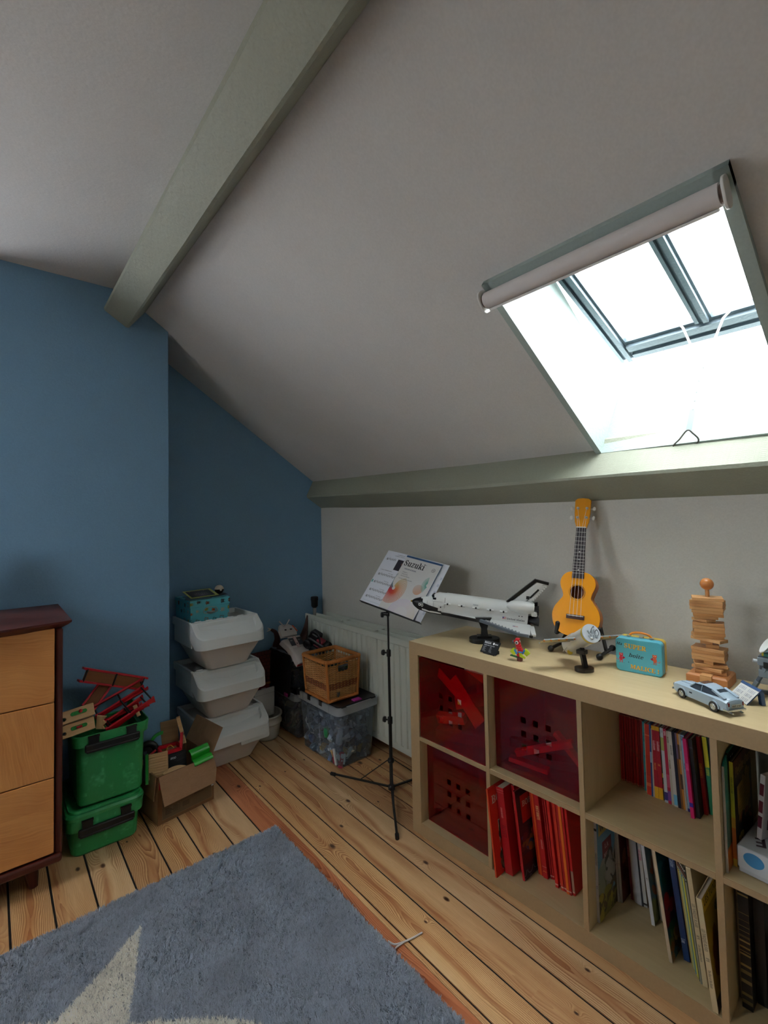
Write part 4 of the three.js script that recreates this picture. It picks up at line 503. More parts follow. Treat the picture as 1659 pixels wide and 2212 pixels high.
const sheetTex = canvasTex(1024, 800, (c, W, H) => {
  c.fillStyle = '#dfe3ec'; c.fillRect(0, 0, W, H); c.fillStyle = '#cfd5e2'; c.fillRect(506, 0, 14, H);
  const stave = (x, y, w) => { c.strokeStyle = '#55585f'; c.lineWidth = 1.2; for (let k = 0; k < 5; k++) { c.beginPath(); c.moveTo(x, y + k * 6); c.lineTo(x + w, y + k * 6); c.stroke(); } c.fillStyle = '#2a2c32'; c.font = '44px serif'; c.fillText('&', x + 2, y + 30); for (let k = 0; k < w / 18 - 3; k++) { const yy = y + ((k * 7) % 5) * 5; c.beginPath(); c.ellipse(x + 50 + k * 18, yy + 4, 4.5, 3.4, -0.3, 0, 7); c.fill(); c.fillRect(x + 54 + k * 18, yy - 16, 1.4, 20); } };
  c.fillStyle = '#3a3d44'; c.font = '15px sans-serif'; c.fillText('LA PREMIERE NOTE', 200, 42); c.fillText('A NOMMER ET A JOUER AU VIOLON', 160, 64); stave(46, 110, 170); c.fillStyle = '#28222c'; c.fillRect(250, 100, 150, 160); c.fillStyle = '#7a5244'; c.beginPath(); c.ellipse(350, 160, 26, 14, 0.4, 0, 7); c.fill();
  c.fillStyle = '#33363d'; c.font = '16px sans-serif'; c.fillText('2. VOICI LA PREMIERE NOTE !', 46, 300); [350, 470, 590, 690].forEach((y, k) => { c.font = '12px sans-serif'; c.fillStyle = '#4a4d55'; c.fillText('Note nouvelle ' + (k + 1), 210, y - 18); stave(46, y, 420); }); c.fillStyle = '#58a5a2'; c.fillRect(8, 462, 22, 40); c.fillRect(40, 762, 430, 2);
  for (let k = 0; k < 6; k++) { c.fillStyle = '#d2d9e8'; c.fillRect(986, 180 + k * 95, 34, 40); c.strokeStyle = '#5a6070'; c.strokeRect(996, 190 + k * 95, 14, 22); }
});
const sheets = deskAt(thing('sheet_music', 'open white music book lying on the stand behind the songbook', 'book', [0, 0, 0]));
const bow = (w, h, t, uv, z0, curl) => { const g = new THREE.PlaneGeometry(w, h, 16, 1), p = g.getAttribute('position'), a = g.getAttribute('uv'); for (let i = 0; i < p.count; i++) { const f = p.getX(i) / w + 0.5; p.setZ(i, z0 + curl * Math.sin(f * Math.PI)); a.setXY(i, uv[0] + (uv[2] - uv[0]) * a.getX(i), 1 - uv[3] + (uv[3] - uv[1]) * a.getY(i)); } g.computeVertexNormals(); return own(g); };
const sheetM = std('#ffffff', 0.6, { map: sheetTex, side: THREE.DoubleSide });
mesh('page', bow(0.205, 0.31, 0, [0, 0, 0.5, 1], 0.004, 0.004).translate(-0.1, 0.157, 0), sheetM, sheets); mesh('page', bow(0.2, 0.31, 0, [0.5, 0, 1, 1], 0.003, 0.004).translate(0.102, 0.157, 0), sheetM, sheets); mesh('cover', [rb(0.2, 0.312, 0.003, 0.001, -0.101, 0.157, 0), rb(0.2, 0.312, 0.003, 0.001, 0.101, 0.157, 0)], std('#c9ccd2', 0.6), sheets);
const songTex = canvasTex(768, 1024, (c, W, H) => {
  c.fillStyle = '#d9d8d6'; c.fillRect(0, 0, W, H); c.fillStyle = '#2f5583'; c.fillRect(0, 0, W, 34); let g = c.createLinearGradient(200, 700, 700, 1020); g.addColorStop(0, '#b9b4d8'); g.addColorStop(0.5, '#d5bdd6'); g.addColorStop(1, '#d8d29a');
  c.save(); c.beginPath(); c.ellipse(470, 1010, 270, 260, 0, 0, 7); c.clip(); c.fillStyle = '#d9d6d8'; c.fillRect(0, 0, W, H); c.strokeStyle = g; c.lineWidth = 4; for (let k = 0; k < 46; k++) { const a = (k / 46) * Math.PI * 2; c.beginPath(); c.arc(470 + Math.cos(a) * 140, 1010 + Math.sin(a) * 140, 140, a, a + 2.2); c.stroke(); } c.restore();
  for (let k = 0; k < 60; k++) { const a = -1.7 + (k / 60) * Math.PI * 1.75, t = k / 60; const sw = [[196, 176, 120], [208, 130, 80], [198, 78, 52], [190, 44, 60], [90, 140, 150]], si = Math.min(3.999, t * 4), s0 = sw[si | 0], s1 = sw[(si | 0) + 1], sf = si % 1; c.strokeStyle = `rgb(${s0.map((v, m) => (v + (s1[m] - v) * sf) | 0)})`; c.lineWidth = 8; c.beginPath(); for (let i = 0; i <= 14; i++) { const r = 30 + i * 16, b = a + i * 0.055; const x = 90 + Math.cos(b) * r, y = 640 + Math.sin(b) * r * 1.1; i ? c.lineTo(x, y) : c.moveTo(x, y); } c.stroke(); }
  g = c.createLinearGradient(520, 420, 640, 640); g.addColorStop(0, '#cfcac8'); g.addColorStop(1, '#d19a78'); c.fillStyle = g; c.beginPath(); c.arc(560, 540, 92, 0, 7); c.fill(); c.lineWidth = 4; for (let k = 0; k < 30; k++) { c.strokeStyle = '#6fae9e'; const a = 1.6 + k * 0.085; c.beginPath(); c.moveTo(700 + Math.cos(a) * 30, 420 + Math.sin(a) * 30); c.lineTo(700 + Math.cos(a + 0.3) * 120, 420 + Math.sin(a + 0.3) * 150); c.stroke(); }
  c.fillStyle = '#15161a'; c.font = 'bold 150px serif'; c.save(); c.scale(0.86, 1); c.fillText('Suzuki', 34, 196); c.restore(); c.font = '22px serif'; c.fillText('®', 470, 100); c.fillStyle = '#24305a'; c.font = 'bold 34px sans-serif'; c.fillText('VIOLIN SCHOOL', 90, 262); c.fillStyle = '#55585e'; c.font = '26px serif'; c.fillText('Volume 1', 86, 322); c.fillText('Violin Part', 90, 358); c.fillText('Revised Edition', 90, 394); c.fillText('French, Italian, Spanish', 76, 446);
  c.strokeStyle = '#2b2d33'; c.lineWidth = 5; c.beginPath(); c.arc(660, 150, 32, 0, 7); c.stroke(); c.font = 'bold 30px sans-serif'; c.fillStyle = '#2b2d33'; c.fillText('CD', 640, 162);
});
const song = deskAt(thing('songbook', 'violin songbook with colourful swirls standing on the stand before the open book', 'book', [0, 0, 0])); song.translateZ(0.0105);
mesh('cover', plate(0.228, 0.302, 0.004, [0, 0, 1, 1], 0.055, 0.154, 0.002, 0, 0, -0.012), std('#ffffff', 0.35, { map: songTex }), song); mesh('pages', bx(0.22, 0.296, 0.002, 0.055, 0.153, -0.001), std('#d9d8d4', 0.8), song);
// ---------- on the shelf unit: the shuttle model ----------
const lw = std('#d9dcda', 0.28), lb = std('#101113', 0.35), lg = std('#59636d', 0.38), lgl = std('#9aa2a6', 0.35), TOP = 0.786;
const P3 = (x, y, z) => [SX(x, z), y, SZ(x, z)];
{
  const base = P3(0.237, TOP, -0.21), o = thing('shuttle_model', 'white and black brick-built space shuttle model on a black stand', 'model', base);
  const M = new THREE.Matrix4().makeTranslation(0.1744 - base[0], 0.9094 - TOP, -0.2468 - base[2]).multiply(new THREE.Matrix4().makeRotationFromEuler(new THREE.Euler(0.0975, 0.6416, -0.1183, 'YXZ'))).multiply(new THREE.Matrix4().makeScale(1 / 70, 1 / 70, 1 / 70)).multiply(new THREE.Matrix4().makeTranslation(-18.5, -3, 0));
  const S = (g) => g.applyMatrix4(M), part = (n, gs, m, parent = o, label) => mesh(n, (Array.isArray(gs) ? gs : [gs]).map(S), m, parent, label);
  const sec = (x, w, yb, ys, yt) => { const p = [[x, yb, -w * 0.96], [x, yb + 0.15, -w]]; for (let i = 0; i <= 14; i++) { const a = Math.PI - (Math.PI * i) / 14; p.push([x, ys + (yt - ys) * Math.sin(a), Math.cos(a) * w]); } p.push([x, yb + 0.15, w], [x, yb, w * 0.96]); return p; };
  part('fuselage', loft([sec(1.2, 1.8, 1.1, 2.9, 4.35), sec(2.5, 2.15, 0.9, 3.0, 4.7), sec(4.6, 2.45, 0.7, 3.2, 5.2), sec(5.6, 2.5, 0.7, 3.6, 6.2), sec(6.6, 2.6, 0.7, 4, 6.6), sec(8.5, 2.62, 0.7, 4, 6.65), sec(27.5, 2.62, 0.7, 4, 6.6), sec(33, 2.6, 0.8, 4, 6.3)], true, true, true, 0.4), lw);
  part('belly', loft([[1.0, 1.9, 0.8, 3.7], [2.4, 2.3, 0.6, 3.3], [4.2, 2.62, 0.4, 2.9], [7.6, 2.76, 0.3, 2.3], [8.0, 2.78, 0.3, 1.3], [20, 2.78, 0.3, 1.0], [34, 2.75, 0.5, 1.0]].map(([x, w, a, b]) => [[x, a, -w * 0.8], [x, (a + b) / 2, -w], [x, b, -w], [x, b, w], [x, (a + b) / 2, w], [x, a, w * 0.8]]), true, true, true, 0.5), lb, o, 'black underside');
  part('nose', loft([sec(-1.6, 0.2, 2.6, 2.75, 3.0), sec(-1.2, 0.75, 2.0, 2.8, 3.4), sec(-0.5, 1.2, 1.5, 2.8, 3.8), sec(0.6, 1.75, 1.0, 2.85, 4.2), sec(1.9, 2.1, 0.8, 2.95, 4.5)], true, true, true, 0.6), lb, o, 'black nose');
  part('nose_cap', sp(0.3, -1.75, 2.75, 0), std('#c79a1e', 0.4));
  for (const s of [1, -1]) {
    const door = []; for (const x of [8.9, 26.6]) door.push([...Array.from({ length: 13 }, (_, i) => { const a = Math.PI / 2 - (i / 12) * 1.5; return [x, 4 + 2.78 * Math.sin(a), s * 2.78 * Math.cos(a)]; }), ...Array.from({ length: 13 }, (_, i) => { const a = Math.PI / 2 - ((12 - i) / 12) * 1.5; return [x, 4 + 2.55 * Math.sin(a), s * 2.55 * Math.cos(a)]; })]);
    part('bay_door', loft(s > 0 ? door : door.map((r) => r.slice().reverse()), true, true, true, 0.5), lw);
    for (const x of [9.6, 13.8, 18, 22.2, 26]) { const h = part('door_hinge', [cy(0.3, 0.3, 0.75, 12, x - 0.62, 4.1, s * 2.82, 0, 0, Math.PI / 2), cy(0.3, 0.3, 0.75, 12, x + 0.62, 4.1, s * 2.82, 0, 0, Math.PI / 2)], lw); part('hinge_pin', cy(0.26, 0.26, 1.0, 12, x, 4.1, s * 2.82, 0, 0, Math.PI / 2), lb, h); }
    const pl = [[9, 2.5], [14, 3.2], [20.3, 4.7], [30, 11.7], [33.2, 11.9], [34, 2.5]].map(([x, z]) => [x, z]);
    const wing = part('wing', ext(pl, 0.5, 0.08).rotateX(Math.PI / 2).translate(0, 1.3, 0).applyMatrix4(new THREE.Matrix4().makeScale(1, 1, s)), s > 0 ? lw : std('#d9dcda', 0.28, { side: THREE.DoubleSide }));
    part('strake_edge', beam([8.2, 0.95, s * 2.5], [20, 0.95, s * 4.75], 0.5, 0.8), lb, wing, 'black wing root edge'); part('leading_edge', [beam([19.6, 1.1, s * 4.5], [30.2, 1.1, s * 11.9], 0.9, 0.75), beam([30, 1.1, s * 11.85], [32.8, 1.1, s * 12.1], 0.6, 0.7)], lg, wing, 'grey leading edge'); part('elevon', bx(1.2, 0.5, 7.6, 34.2, 1.1, s * 7.2), lw, wing); part('tile_row', Array.from({ length: 12 }, (_, i) => bx(0.4, 0.2, 0.4, 20.4 + i * 0.9, 1.42, s * (4.0 + i * 0.62))), lgl, wing); part('wing_tip', rb(1.0, 0.7, 0.5, 0.15, 33.4, 1.1, s * 12.1), lb, wing);
    part('engine_pod', loft([[26.8, 0.5], [28, 1.35], [30, 1.7], [33, 1.7], [34.4, 1.45]].map(([x, r]) => Array.from({ length: 18 }, (_, i) => { const a = (i / 18) * Math.PI * 2; return [x, 6.1 + r * 1.05 * Math.sin(a), s * 2.1 + r * 1.1 * Math.cos(a)]; })), true, true, true, 0.6), lw);
    part('pod_tail', [rb(1.5, 1.2, 2.2, 0.2, 34.6, 4.6, s * 2.3), ...[0, 1, 2].map((k) => cy(0.22, 0.22, 0.1, 10, 34.2 + k * 0.5, 4.6, s * 3.42, Math.PI / 2, 0, 0))], lw); part('pod_nozzle', lathe([[0.3, 0], [0.55, 0.4], [0.85, 1.3], [0.75, 1.3], [0.2, 0.1]], 18, 34.4, 6.2, s * 2.1, 0, 0, -Math.PI / 2), lb);
    part('window', [bx(1.0, 0.65, 0.06, 5.5, 5.1, s * 2.15, s * -0.6, 0, 0), bx(0.7, 0.6, 0.5, 5.0, 5.45, s * 1.3, s * -0.4, 0, 0.6), bx(0.7, 0.6, 0.6, 4.9, 5.6, s * 0.5, 0, 0, 0.7)], std('#22262b', 0.15)); part('thruster', [cy(0.28, 0.28, 0.12, 12, 1.5, 3.2, s * 2.06, Math.PI / 2 - s * 0.1, 0, 0), cy(0.28, 0.28, 0.12, 12, 2.15, 3.2, s * 2.18, Math.PI / 2 - s * 0.1, 0, 0)], lgl); part('port', [rb(1.5, 1.9, 0.2, 0.08, 7.6, 2.6, s * 2.7), cy(0.7, 0.7, 0.1, 16, 7.6, 2.9, s * 2.82, Math.PI / 2, 0, 0)], lw); part('port_dot', cy(0.22, 0.22, 0.08, 10, 7.6, 2.9, s * 2.9, Math.PI / 2, 0, 0), lb);
    part('seam', [bx(0.08, 3.2, 0.05, 8.75, 4.3, s * 2.72), bx(0.05, 1.6, 0.04, 3.4, 3.4, s * 2.34), bx(0.05, 1.6, 0.04, 5.3, 3.4, s * 2.55), bx(3.2, 0.05, 0.04, 6.4, 4.4, s * 2.6), ...[[28.5, 3.4], [29.3, 3.4], [28.5, 2.6], [29.3, 2.6]].map(([x, y]) => bx(0.35, 0.25, 0.06, x + 2, y, s * 2.64))], std('#3c4043', 0.5));
    const e = part('engine', lathe([[0.5, 0], [0.7, 0.5], [0.85, 1.2], [1.15, 1.7], [1.2, 2.6], [1.25, 2.6], [1.25, 2.8], [1.05, 2.8], [0.4, 0.4]], 22, 33.4, 2.1, s * 1.45, 0, 0, -Math.PI / 2), std('#2a2d31', 0.4));
  }
  part('engine', lathe([[0.5, 0], [0.7, 0.5], [0.85, 1.2], [1.15, 1.7], [1.2, 2.6], [1.25, 2.8], [1.05, 2.8], [0.4, 0.4]], 22, 33.2, 4.6, 0, 0, 0, -Math.PI / 2), std('#2a2d31', 0.4));
  const fin = part('tail_fin', ext([[27.6, 6.3], [34.9, 13.6], [36.6, 13.2], [32.2, 7.6], [31.6, 6.3]], 0.7, 0.1).translate(0, 0, -0.35), lw);
  part('fin_edge', [beam([26.9, 6.3, 0], [34.5, 14.1, 0], 0.9, 0.9, [0, 0, 1]), beam([34.4, 13.9, 0], [38, 13.4, 0], 0.75, 0.9, [0, 0, 1]), beam([35.4, 11.4, 0.3], [33.2, 8.6, 0.3], 0.5, 0.3, [0, 0, 1]), bx(0.9, 0.9, 0.9, 32.6, 8.6, 0)], lb, fin, 'black fin edge'); part('rudder', [ext([[36.0, 12.6], [37.3, 12.9], [33.6, 7.3], [32.2, 7.0]], 0.6, 0.08).translate(0, 0, -0.3), ...Array.from({ length: 9 }, (_, i) => cy(0.28, 0.28, 0.8, 10, 37.3 - i * 0.44, 12.5 - i * 0.64, 0, Math.PI / 2, 0, 0))], lw, fin);
  const txt = canvasTex(512, 256, (c) => { c.fillStyle = '#d9dcda'; c.fillRect(0, 0, 512, 256); c.fillStyle = '#2d3138'; c.font = 'bold 56px sans-serif'; c.fillText('United States', 96, 64); for (let k = 0; k < 7; k++) { c.fillStyle = k % 2 ? '#e8e4e2' : '#b43a44'; c.fillRect(10, 14 + k * 7, 76, 7); } c.fillStyle = '#3d4a86'; c.fillRect(10, 14, 34, 28); c.fillStyle = '#7d8690'; c.font = 'bold 60px sans-serif'; c.fillText('NASA', 10, 150); c.fillStyle = '#e6e6e4'; c.beginPath(); c.arc(330, 130, 22, 0, 7); c.arc(380, 130, 22, 0, 7); c.fill(); });
  const tm = std('#ffffff', 0.3, { map: txt });
  part('lettering', own(print(6.6, 1.15, [0, 0, 0.92, 0.33], 30.2 - 1.2, 2.25, 2.67)), tm); part('lettering', own(print(2.0, 0.7, [0, 0.36, 0.42, 0.64], 18.1, 4.95, 2.68, -0.28, 0, 0)), tm); 
  part('emblem', [tor(0.33, 0.13, 1.0, 2.6, 1.86, 0, -0.55, 0), tor(0.33, 0.13, 1.85, 2.5, 2.1, 0, -0.2, 0)], lw);
  const flag = own(print(1.5, 0.9, [0.02, 0.05, 0.17, 0.25], 29.5, 1.36, 6.2, -Math.PI / 2, 0, 0)); part('wing_flag', flag, tm);
  mesh('stand_base', [ext(rrect(0.125, 0.088, 0.043), 0.018, 0.002).rotateX(-Math.PI / 2).rotateY(0.75), bx(0.06, 0.01, 0.04, 0, 0.022, 0, 0, 0.75, 0)], lb, o, 'black stand base');
  mesh('stand_stem', loft([[0.018, 0.026, 0.0], [0.03, 0.014, 0], [0.055, 0.012, 0.004], [0.078, 0.02, 0.004], [0.098, 0.034, 0.0]].map(([y, w, s]) => [[-w, -0.011], [w, -0.011], [w, 0.011], [-w, 0.011]].map(([x, z]) => [x * 0.73 + z * 0.68 + 0.006 - y * 0.15, y, -x * 0.68 + z * 0.73 + 0.004 - y * 0.12]).reverse()), true, true, true, 0.6), lb, o, 'black stand stem');
}
const plqTex = canvasTex(512, 330, (c, W, H) => { c.fillStyle = '#15181b'; c.fillRect(0, 0, W, H); c.fillStyle = '#e4e6e8'; c.font = 'bold 84px sans-serif'; c.fillText('NASA', 30, 92); c.beginPath(); c.arc(330, 62, 30, 0, 7); c.fill(); c.font = 'bold 62px sans-serif'; c.fillText('esa', 368, 86); c.font = 'bold 30px sans-serif'; c.fillText('Hubble Space Telescope', 40, 140); c.font = '23px sans-serif'; ['Launched', 'Length', 'Diameter', 'Altitude', 'Orbit speed'].forEach((t, k) => { c.fillText(t, 36, 178 + k * 30); c.fillText(['1990', '13.2 m', '4.2 m', '547 km', '7.5 km/s'][k], 250, 178 + k * 30); }); });
const plq = thing('plaque', 'small black plaque with white text tilted before the shuttle model stand', 'plaque', [0.356, TOP, -0.079], -0.033);
mesh('plate', plate(0.075, 0.05, 0.004, [0, 0, 1, 1], 0, 0.024, -0.016, -0.642, 0, 0), std('#ffffff', 0.4, { map: plqTex }), plq); mesh('foot', [bx(0.05, 0.008, 0.014, 0, 0.004, -0.008), bx(0.02, 0.012, 0.02, 0.015, 0.006, -0.026)], lb, plq);
// ---------- parrot ----------
const par = onShelf('toy_parrot', 'little red brick-built parrot with yellow and blue wings on a brown perch', 'toy', [0.487, TOP, -0.083], 0.15);
{
  const r = std('#c3121f', 0.35), yl = std('#b9cf22', 0.35), bl = std('#3a8fd0', 0.35), br = std('#5a1d18', 0.4), gn = std('#1f6e35', 0.4);
  mesh('perch', [rb(0.016, 0.012, 0.016, 0.001, 0.0, 0.006, 0), rb(0.012, 0.012, 0.012, 0.001, 0, 0.014, 0)], br, par); mesh('leaf', rb(0.026, 0.004, 0.012, 0.001, -0.022, 0.014, 0, 0, 0, -0.15), gn, par);
  mesh('body', [rb(0.017, 0.014, 0.016, 0.002, 0.0, 0.024, 0), rb(0.016, 0.016, 0.015, 0.002, 0.003, 0.036, 0), ...[0, 1, 2, 3].map((k) => rb(0.016, 0.008, 0.014, 0.0012, -0.001 - k * 0.0025 + (k > 2 ? -0.002 : 0), 0.046 + k * 0.0078, 0)), rb(0.014, 0.008, 0.014, 0.003, -0.006, 0.077, 0)], r, par);
  for (const s of [1, -1]) { mesh('eye', cy(0.006, 0.006, 0.003, 18, -0.006, 0.066, s * 0.0085, Math.PI / 2, 0, 0), lw, par); mesh('pupil', cy(0.003, 0.003, 0.002, 14, -0.006, 0.066, s * 0.0106, Math.PI / 2, 0, 0), lb, par); }
  mesh('beak', [rb(0.014, 0.007, 0.007, 0.002, -0.02, 0.067, 0), rb(0.006, 0.008, 0.006, 0.002, -0.025, 0.062, 0)], std('#5b6066', 0.4), par);
  for (const [x, z, a] of [[-0.014, 0.008, 0.55], [0.021, -0.004, -0.5]]) { const w = mesh('wing', [0, 1, 2].map((k) => rb(0.009, 0.02, 0.004, 0.0015, x + k * 0.004 * Math.sign(x), 0.037 - k * 0.004, z + 0.002, 0, 0, a - k * 0.15 * Math.sign(x))), yl, par); mesh('wing_band', rb(0.006, 0.018, 0.005, 0.0015, x * 0.72, 0.034, z + 0.003, 0, 0, a), bl, w); }
  mesh('tail', [0, 1, 2, 3].map((k) => rb(0.007, 0.016, 0.004, 0.0015, 0.006 + k * 0.004, 0.024 - k * 0.0015, 0.008, 0, 0, 0.3 + 0.22 * k)), yl, par, 'yellow tail feathers'); mesh('tail_band', rb(0.014, 0.004, 0.006, 0.001, 0.006, 0.034, 0.0085), bl, par);
}
// ---------- ukulele on its stand ----------
{
  const uk = thing('ukulele', 'orange ukulele with four strings leaning on its black stand before the wall', 'ukulele', [0.591, 0.859, -0.287]); uk.rotation.order = 'YXZ'; uk.rotation.set(-0.25, 0.286, -0.047);
  const uo = std('#ea9a14', 0.22), us = std('#c06a10', 0.3), fret = std('#c9c6bd', 0.3, { metalness: 0.7 }), dk = std('#241a22', 0.5), str = std('#d8d6d0', 0.4);
  const half = [[0.0, 0.0], [0.03, 0.0015], [0.058, 0.012], [0.077, 0.036], [0.085, 0.07], [0.079, 0.1], [0.062, 0.126], [0.0505, 0.143], [0.052, 0.16], [0.06, 0.178], [0.0635, 0.196], [0.057, 0.219], [0.042, 0.234], [0.022, 0.24], [0.0, 0.241]];
  const sh = new THREE.Shape(); const cr = new THREE.CatmullRomCurve3([...half.map(([x, y]) => V(x, y, 0)), ...half.slice(1, -1).reverse().map(([x, y]) => V(-x, y, 0))], true, 'centripetal'); sh.setFromPoints(cr.getPoints(110).map((p) => new THREE.Vector2(p.x, p.y)));
  const hole = new THREE.Path(); hole.absarc(0, 0.163, 0.0255, 0, Math.PI * 2, true);
  const top = sh.clone(); top.holes.push(hole);
  mesh('top_plate', ext(top, 0.003, 0.001).translate(0, 0, -0.003), uo, uk); mesh('body', [(() => { const o2 = sh.clone(), inn = new THREE.Path(); inn.setFromPoints(cr.getPoints(110).map((p) => new THREE.Vector2(p.x * 0.96, 0.12 + (p.y - 0.12) * 0.97))); o2.holes.push(inn); return ext(o2, 0.055, 0.001).translate(0, 0, -0.058); })(), ext(sh.clone(), 0.004, 0.001).translate(0, 0, -0.062)], us, uk, 'orange brown sides');
  mesh('rosette', tor(0.029, 0.0006, 0, 0.163, 0.0004), std('#5a4a2a', 0.4), uk); mesh('bridge', rb(0.064, 0.016, 0.008, 0.002, 0, 0.071, 0.004), std('#3c1a18', 0.4), uk); mesh('saddle', rb(0.058, 0.0025, 0.004, 0.0008, 0, 0.075, 0.009), std('#d9d4c6', 0.4), uk);
  mesh('neck', [loft([[0.225, 0.02], [0.3, 0.019], [0.412, 0.0175]].map(([y, w]) => Array.from({ length: 9 }, (_, i) => { const a = Math.PI + (i / 8) * Math.PI; return [Math.cos(a) * w, y, 0.001 + Math.sin(a) * 0.02]; })), true, true), rb(0.035, 0.03, 0.05, 0.005, 0, 0.228, -0.028)], us, uk);
  mesh('fingerboard', ext([[-0.0215, 0.215], [0.0215, 0.215], [0.0178, 0.412], [-0.0178, 0.412]], 0.005, 0.0008), dk, uk, 'dark fingerboard');
  let y = 0.412; for (let k = 0; k < 13; k++) { y -= (y - 0.075) * 0.0561; const w = 0.0178 + (0.0215 - 0.0178) * (0.412 - y) / 0.197; mesh('fret', bar([-w, y, 0.0054], [w, y, 0.0054], 0.0009, 6), fret, uk); }
  for (const yy of [0.317, 0.287, 0.247]) mesh('dot', cy(0.0024, 0.0024, 0.001, 12, 0, yy, 0.0052, Math.PI / 2, 0, 0), lw, uk);
  mesh('headstock', [ext([[-0.018, 0.41], [0.018, 0.41], [0.0255, 0.435], [0.0285, 0.47], [0.029, 0.522], [0.02, 0.529], [0.0, 0.531], [-0.02, 0.529], [-0.029, 0.522], [-0.0285, 0.47], [-0.0255, 0.435]], 0.012, 0.0015).translate(0, 0, -0.009)], uo, uk); mesh('nut', rb(0.036, 0.004, 0.008, 0.001, 0, 0.413, 0.003), std('#d9d4c6', 0.4), uk);
  [[-0.0165, 0.452, -1], [-0.0165, 0.489, -1], [0.0165, 0.452, 1], [0.0165, 0.489, 1]].forEach(([x, yy, s], k) => { const p = mesh('tuning_peg', [cy(0.0032, 0.0038, 0.014, 14, x, yy, 0.008, Math.PI / 2, 0, 0), cy(0.0052, 0.0052, 0.003, 18, x, yy, 0.004, Math.PI / 2, 0, 0), bar([x, yy, -0.004], [s * 0.037, yy, -0.004], 0.002)], fret, uk); mesh('peg_button', sp(1, 0, 0, 0).applyMatrix4(new THREE.Matrix4().makeScale(0.006, 0.0085, 0.0035)).translate(s * 0.041, yy, -0.004), std('#dcd9d0', 0.35), p); });
  [-0.0135, -0.0045, 0.0045, 0.0135].forEach((x, k) => mesh('string', [bar([x * 1.5, 0.072, 0.0105], [x, 0.413, 0.0075], 0.0006, 6), bar([x, 0.413, 0.0075], [k < 2 ? -0.0165 : 0.0165, k % 3 ? 0.489 : 0.452, 0.009], 0.0006, 6)], str, uk));
  const st = onShelf('ukulele_stand', 'black folding ukulele stand with padded arms and round rubber feet', 'stand', [0.6, TOP, -0.35]);
  const q = (x, yy, z) => [x - 0.6, yy, z + 0.35];
  for (const [f, b, m, t] of [[q(0.507, 0.013, -0.265), q(0.495, 0.013, -0.385), q(0.512, 0.016, -0.33), q(0.575, 0.175, -0.4)], [q(0.684, 0.013, -0.285), q(0.668, 0.013, -0.43), q(0.676, 0.016, -0.36), q(0.615, 0.175, -0.41)]]) {
    const s = f[0] < 0 ? -1 : 1; mesh('foot_bar', bar(f, b, 0.0065, 12), blackPl, st); mesh('rubber_foot', sp(0.0115, ...f), black, st); mesh('rubber_foot', sp(0.0115, ...b), black, st); mesh('upright', beam(m, t, 0.008, 0.014), blackPl, st);
    const a0 = [m[0] + (t[0] - m[0]) * 0.35, 0.07, m[2] + (t[2] - m[2]) * 0.35], a1 = s < 0 ? q(0.535, 0.08, -0.262) : q(0.682, 0.075, -0.285), a2 = [a1[0] + 0.004, a1[1] + 0.034, a1[2] - 0.002]; mesh('arm', [bar(a0, a1, 0.005, 10)], blackPl, st); mesh('arm_pad', [bar(a1, a2, 0.0085, 14), sp(0.0085, ...a1), sp(0.0085, ...a2)], black, st);
  }
  mesh('cross_bar', bar(q(0.575, 0.17, -0.4), q(0.615, 0.17, -0.41), 0.006, 10), blackPl, st);
}
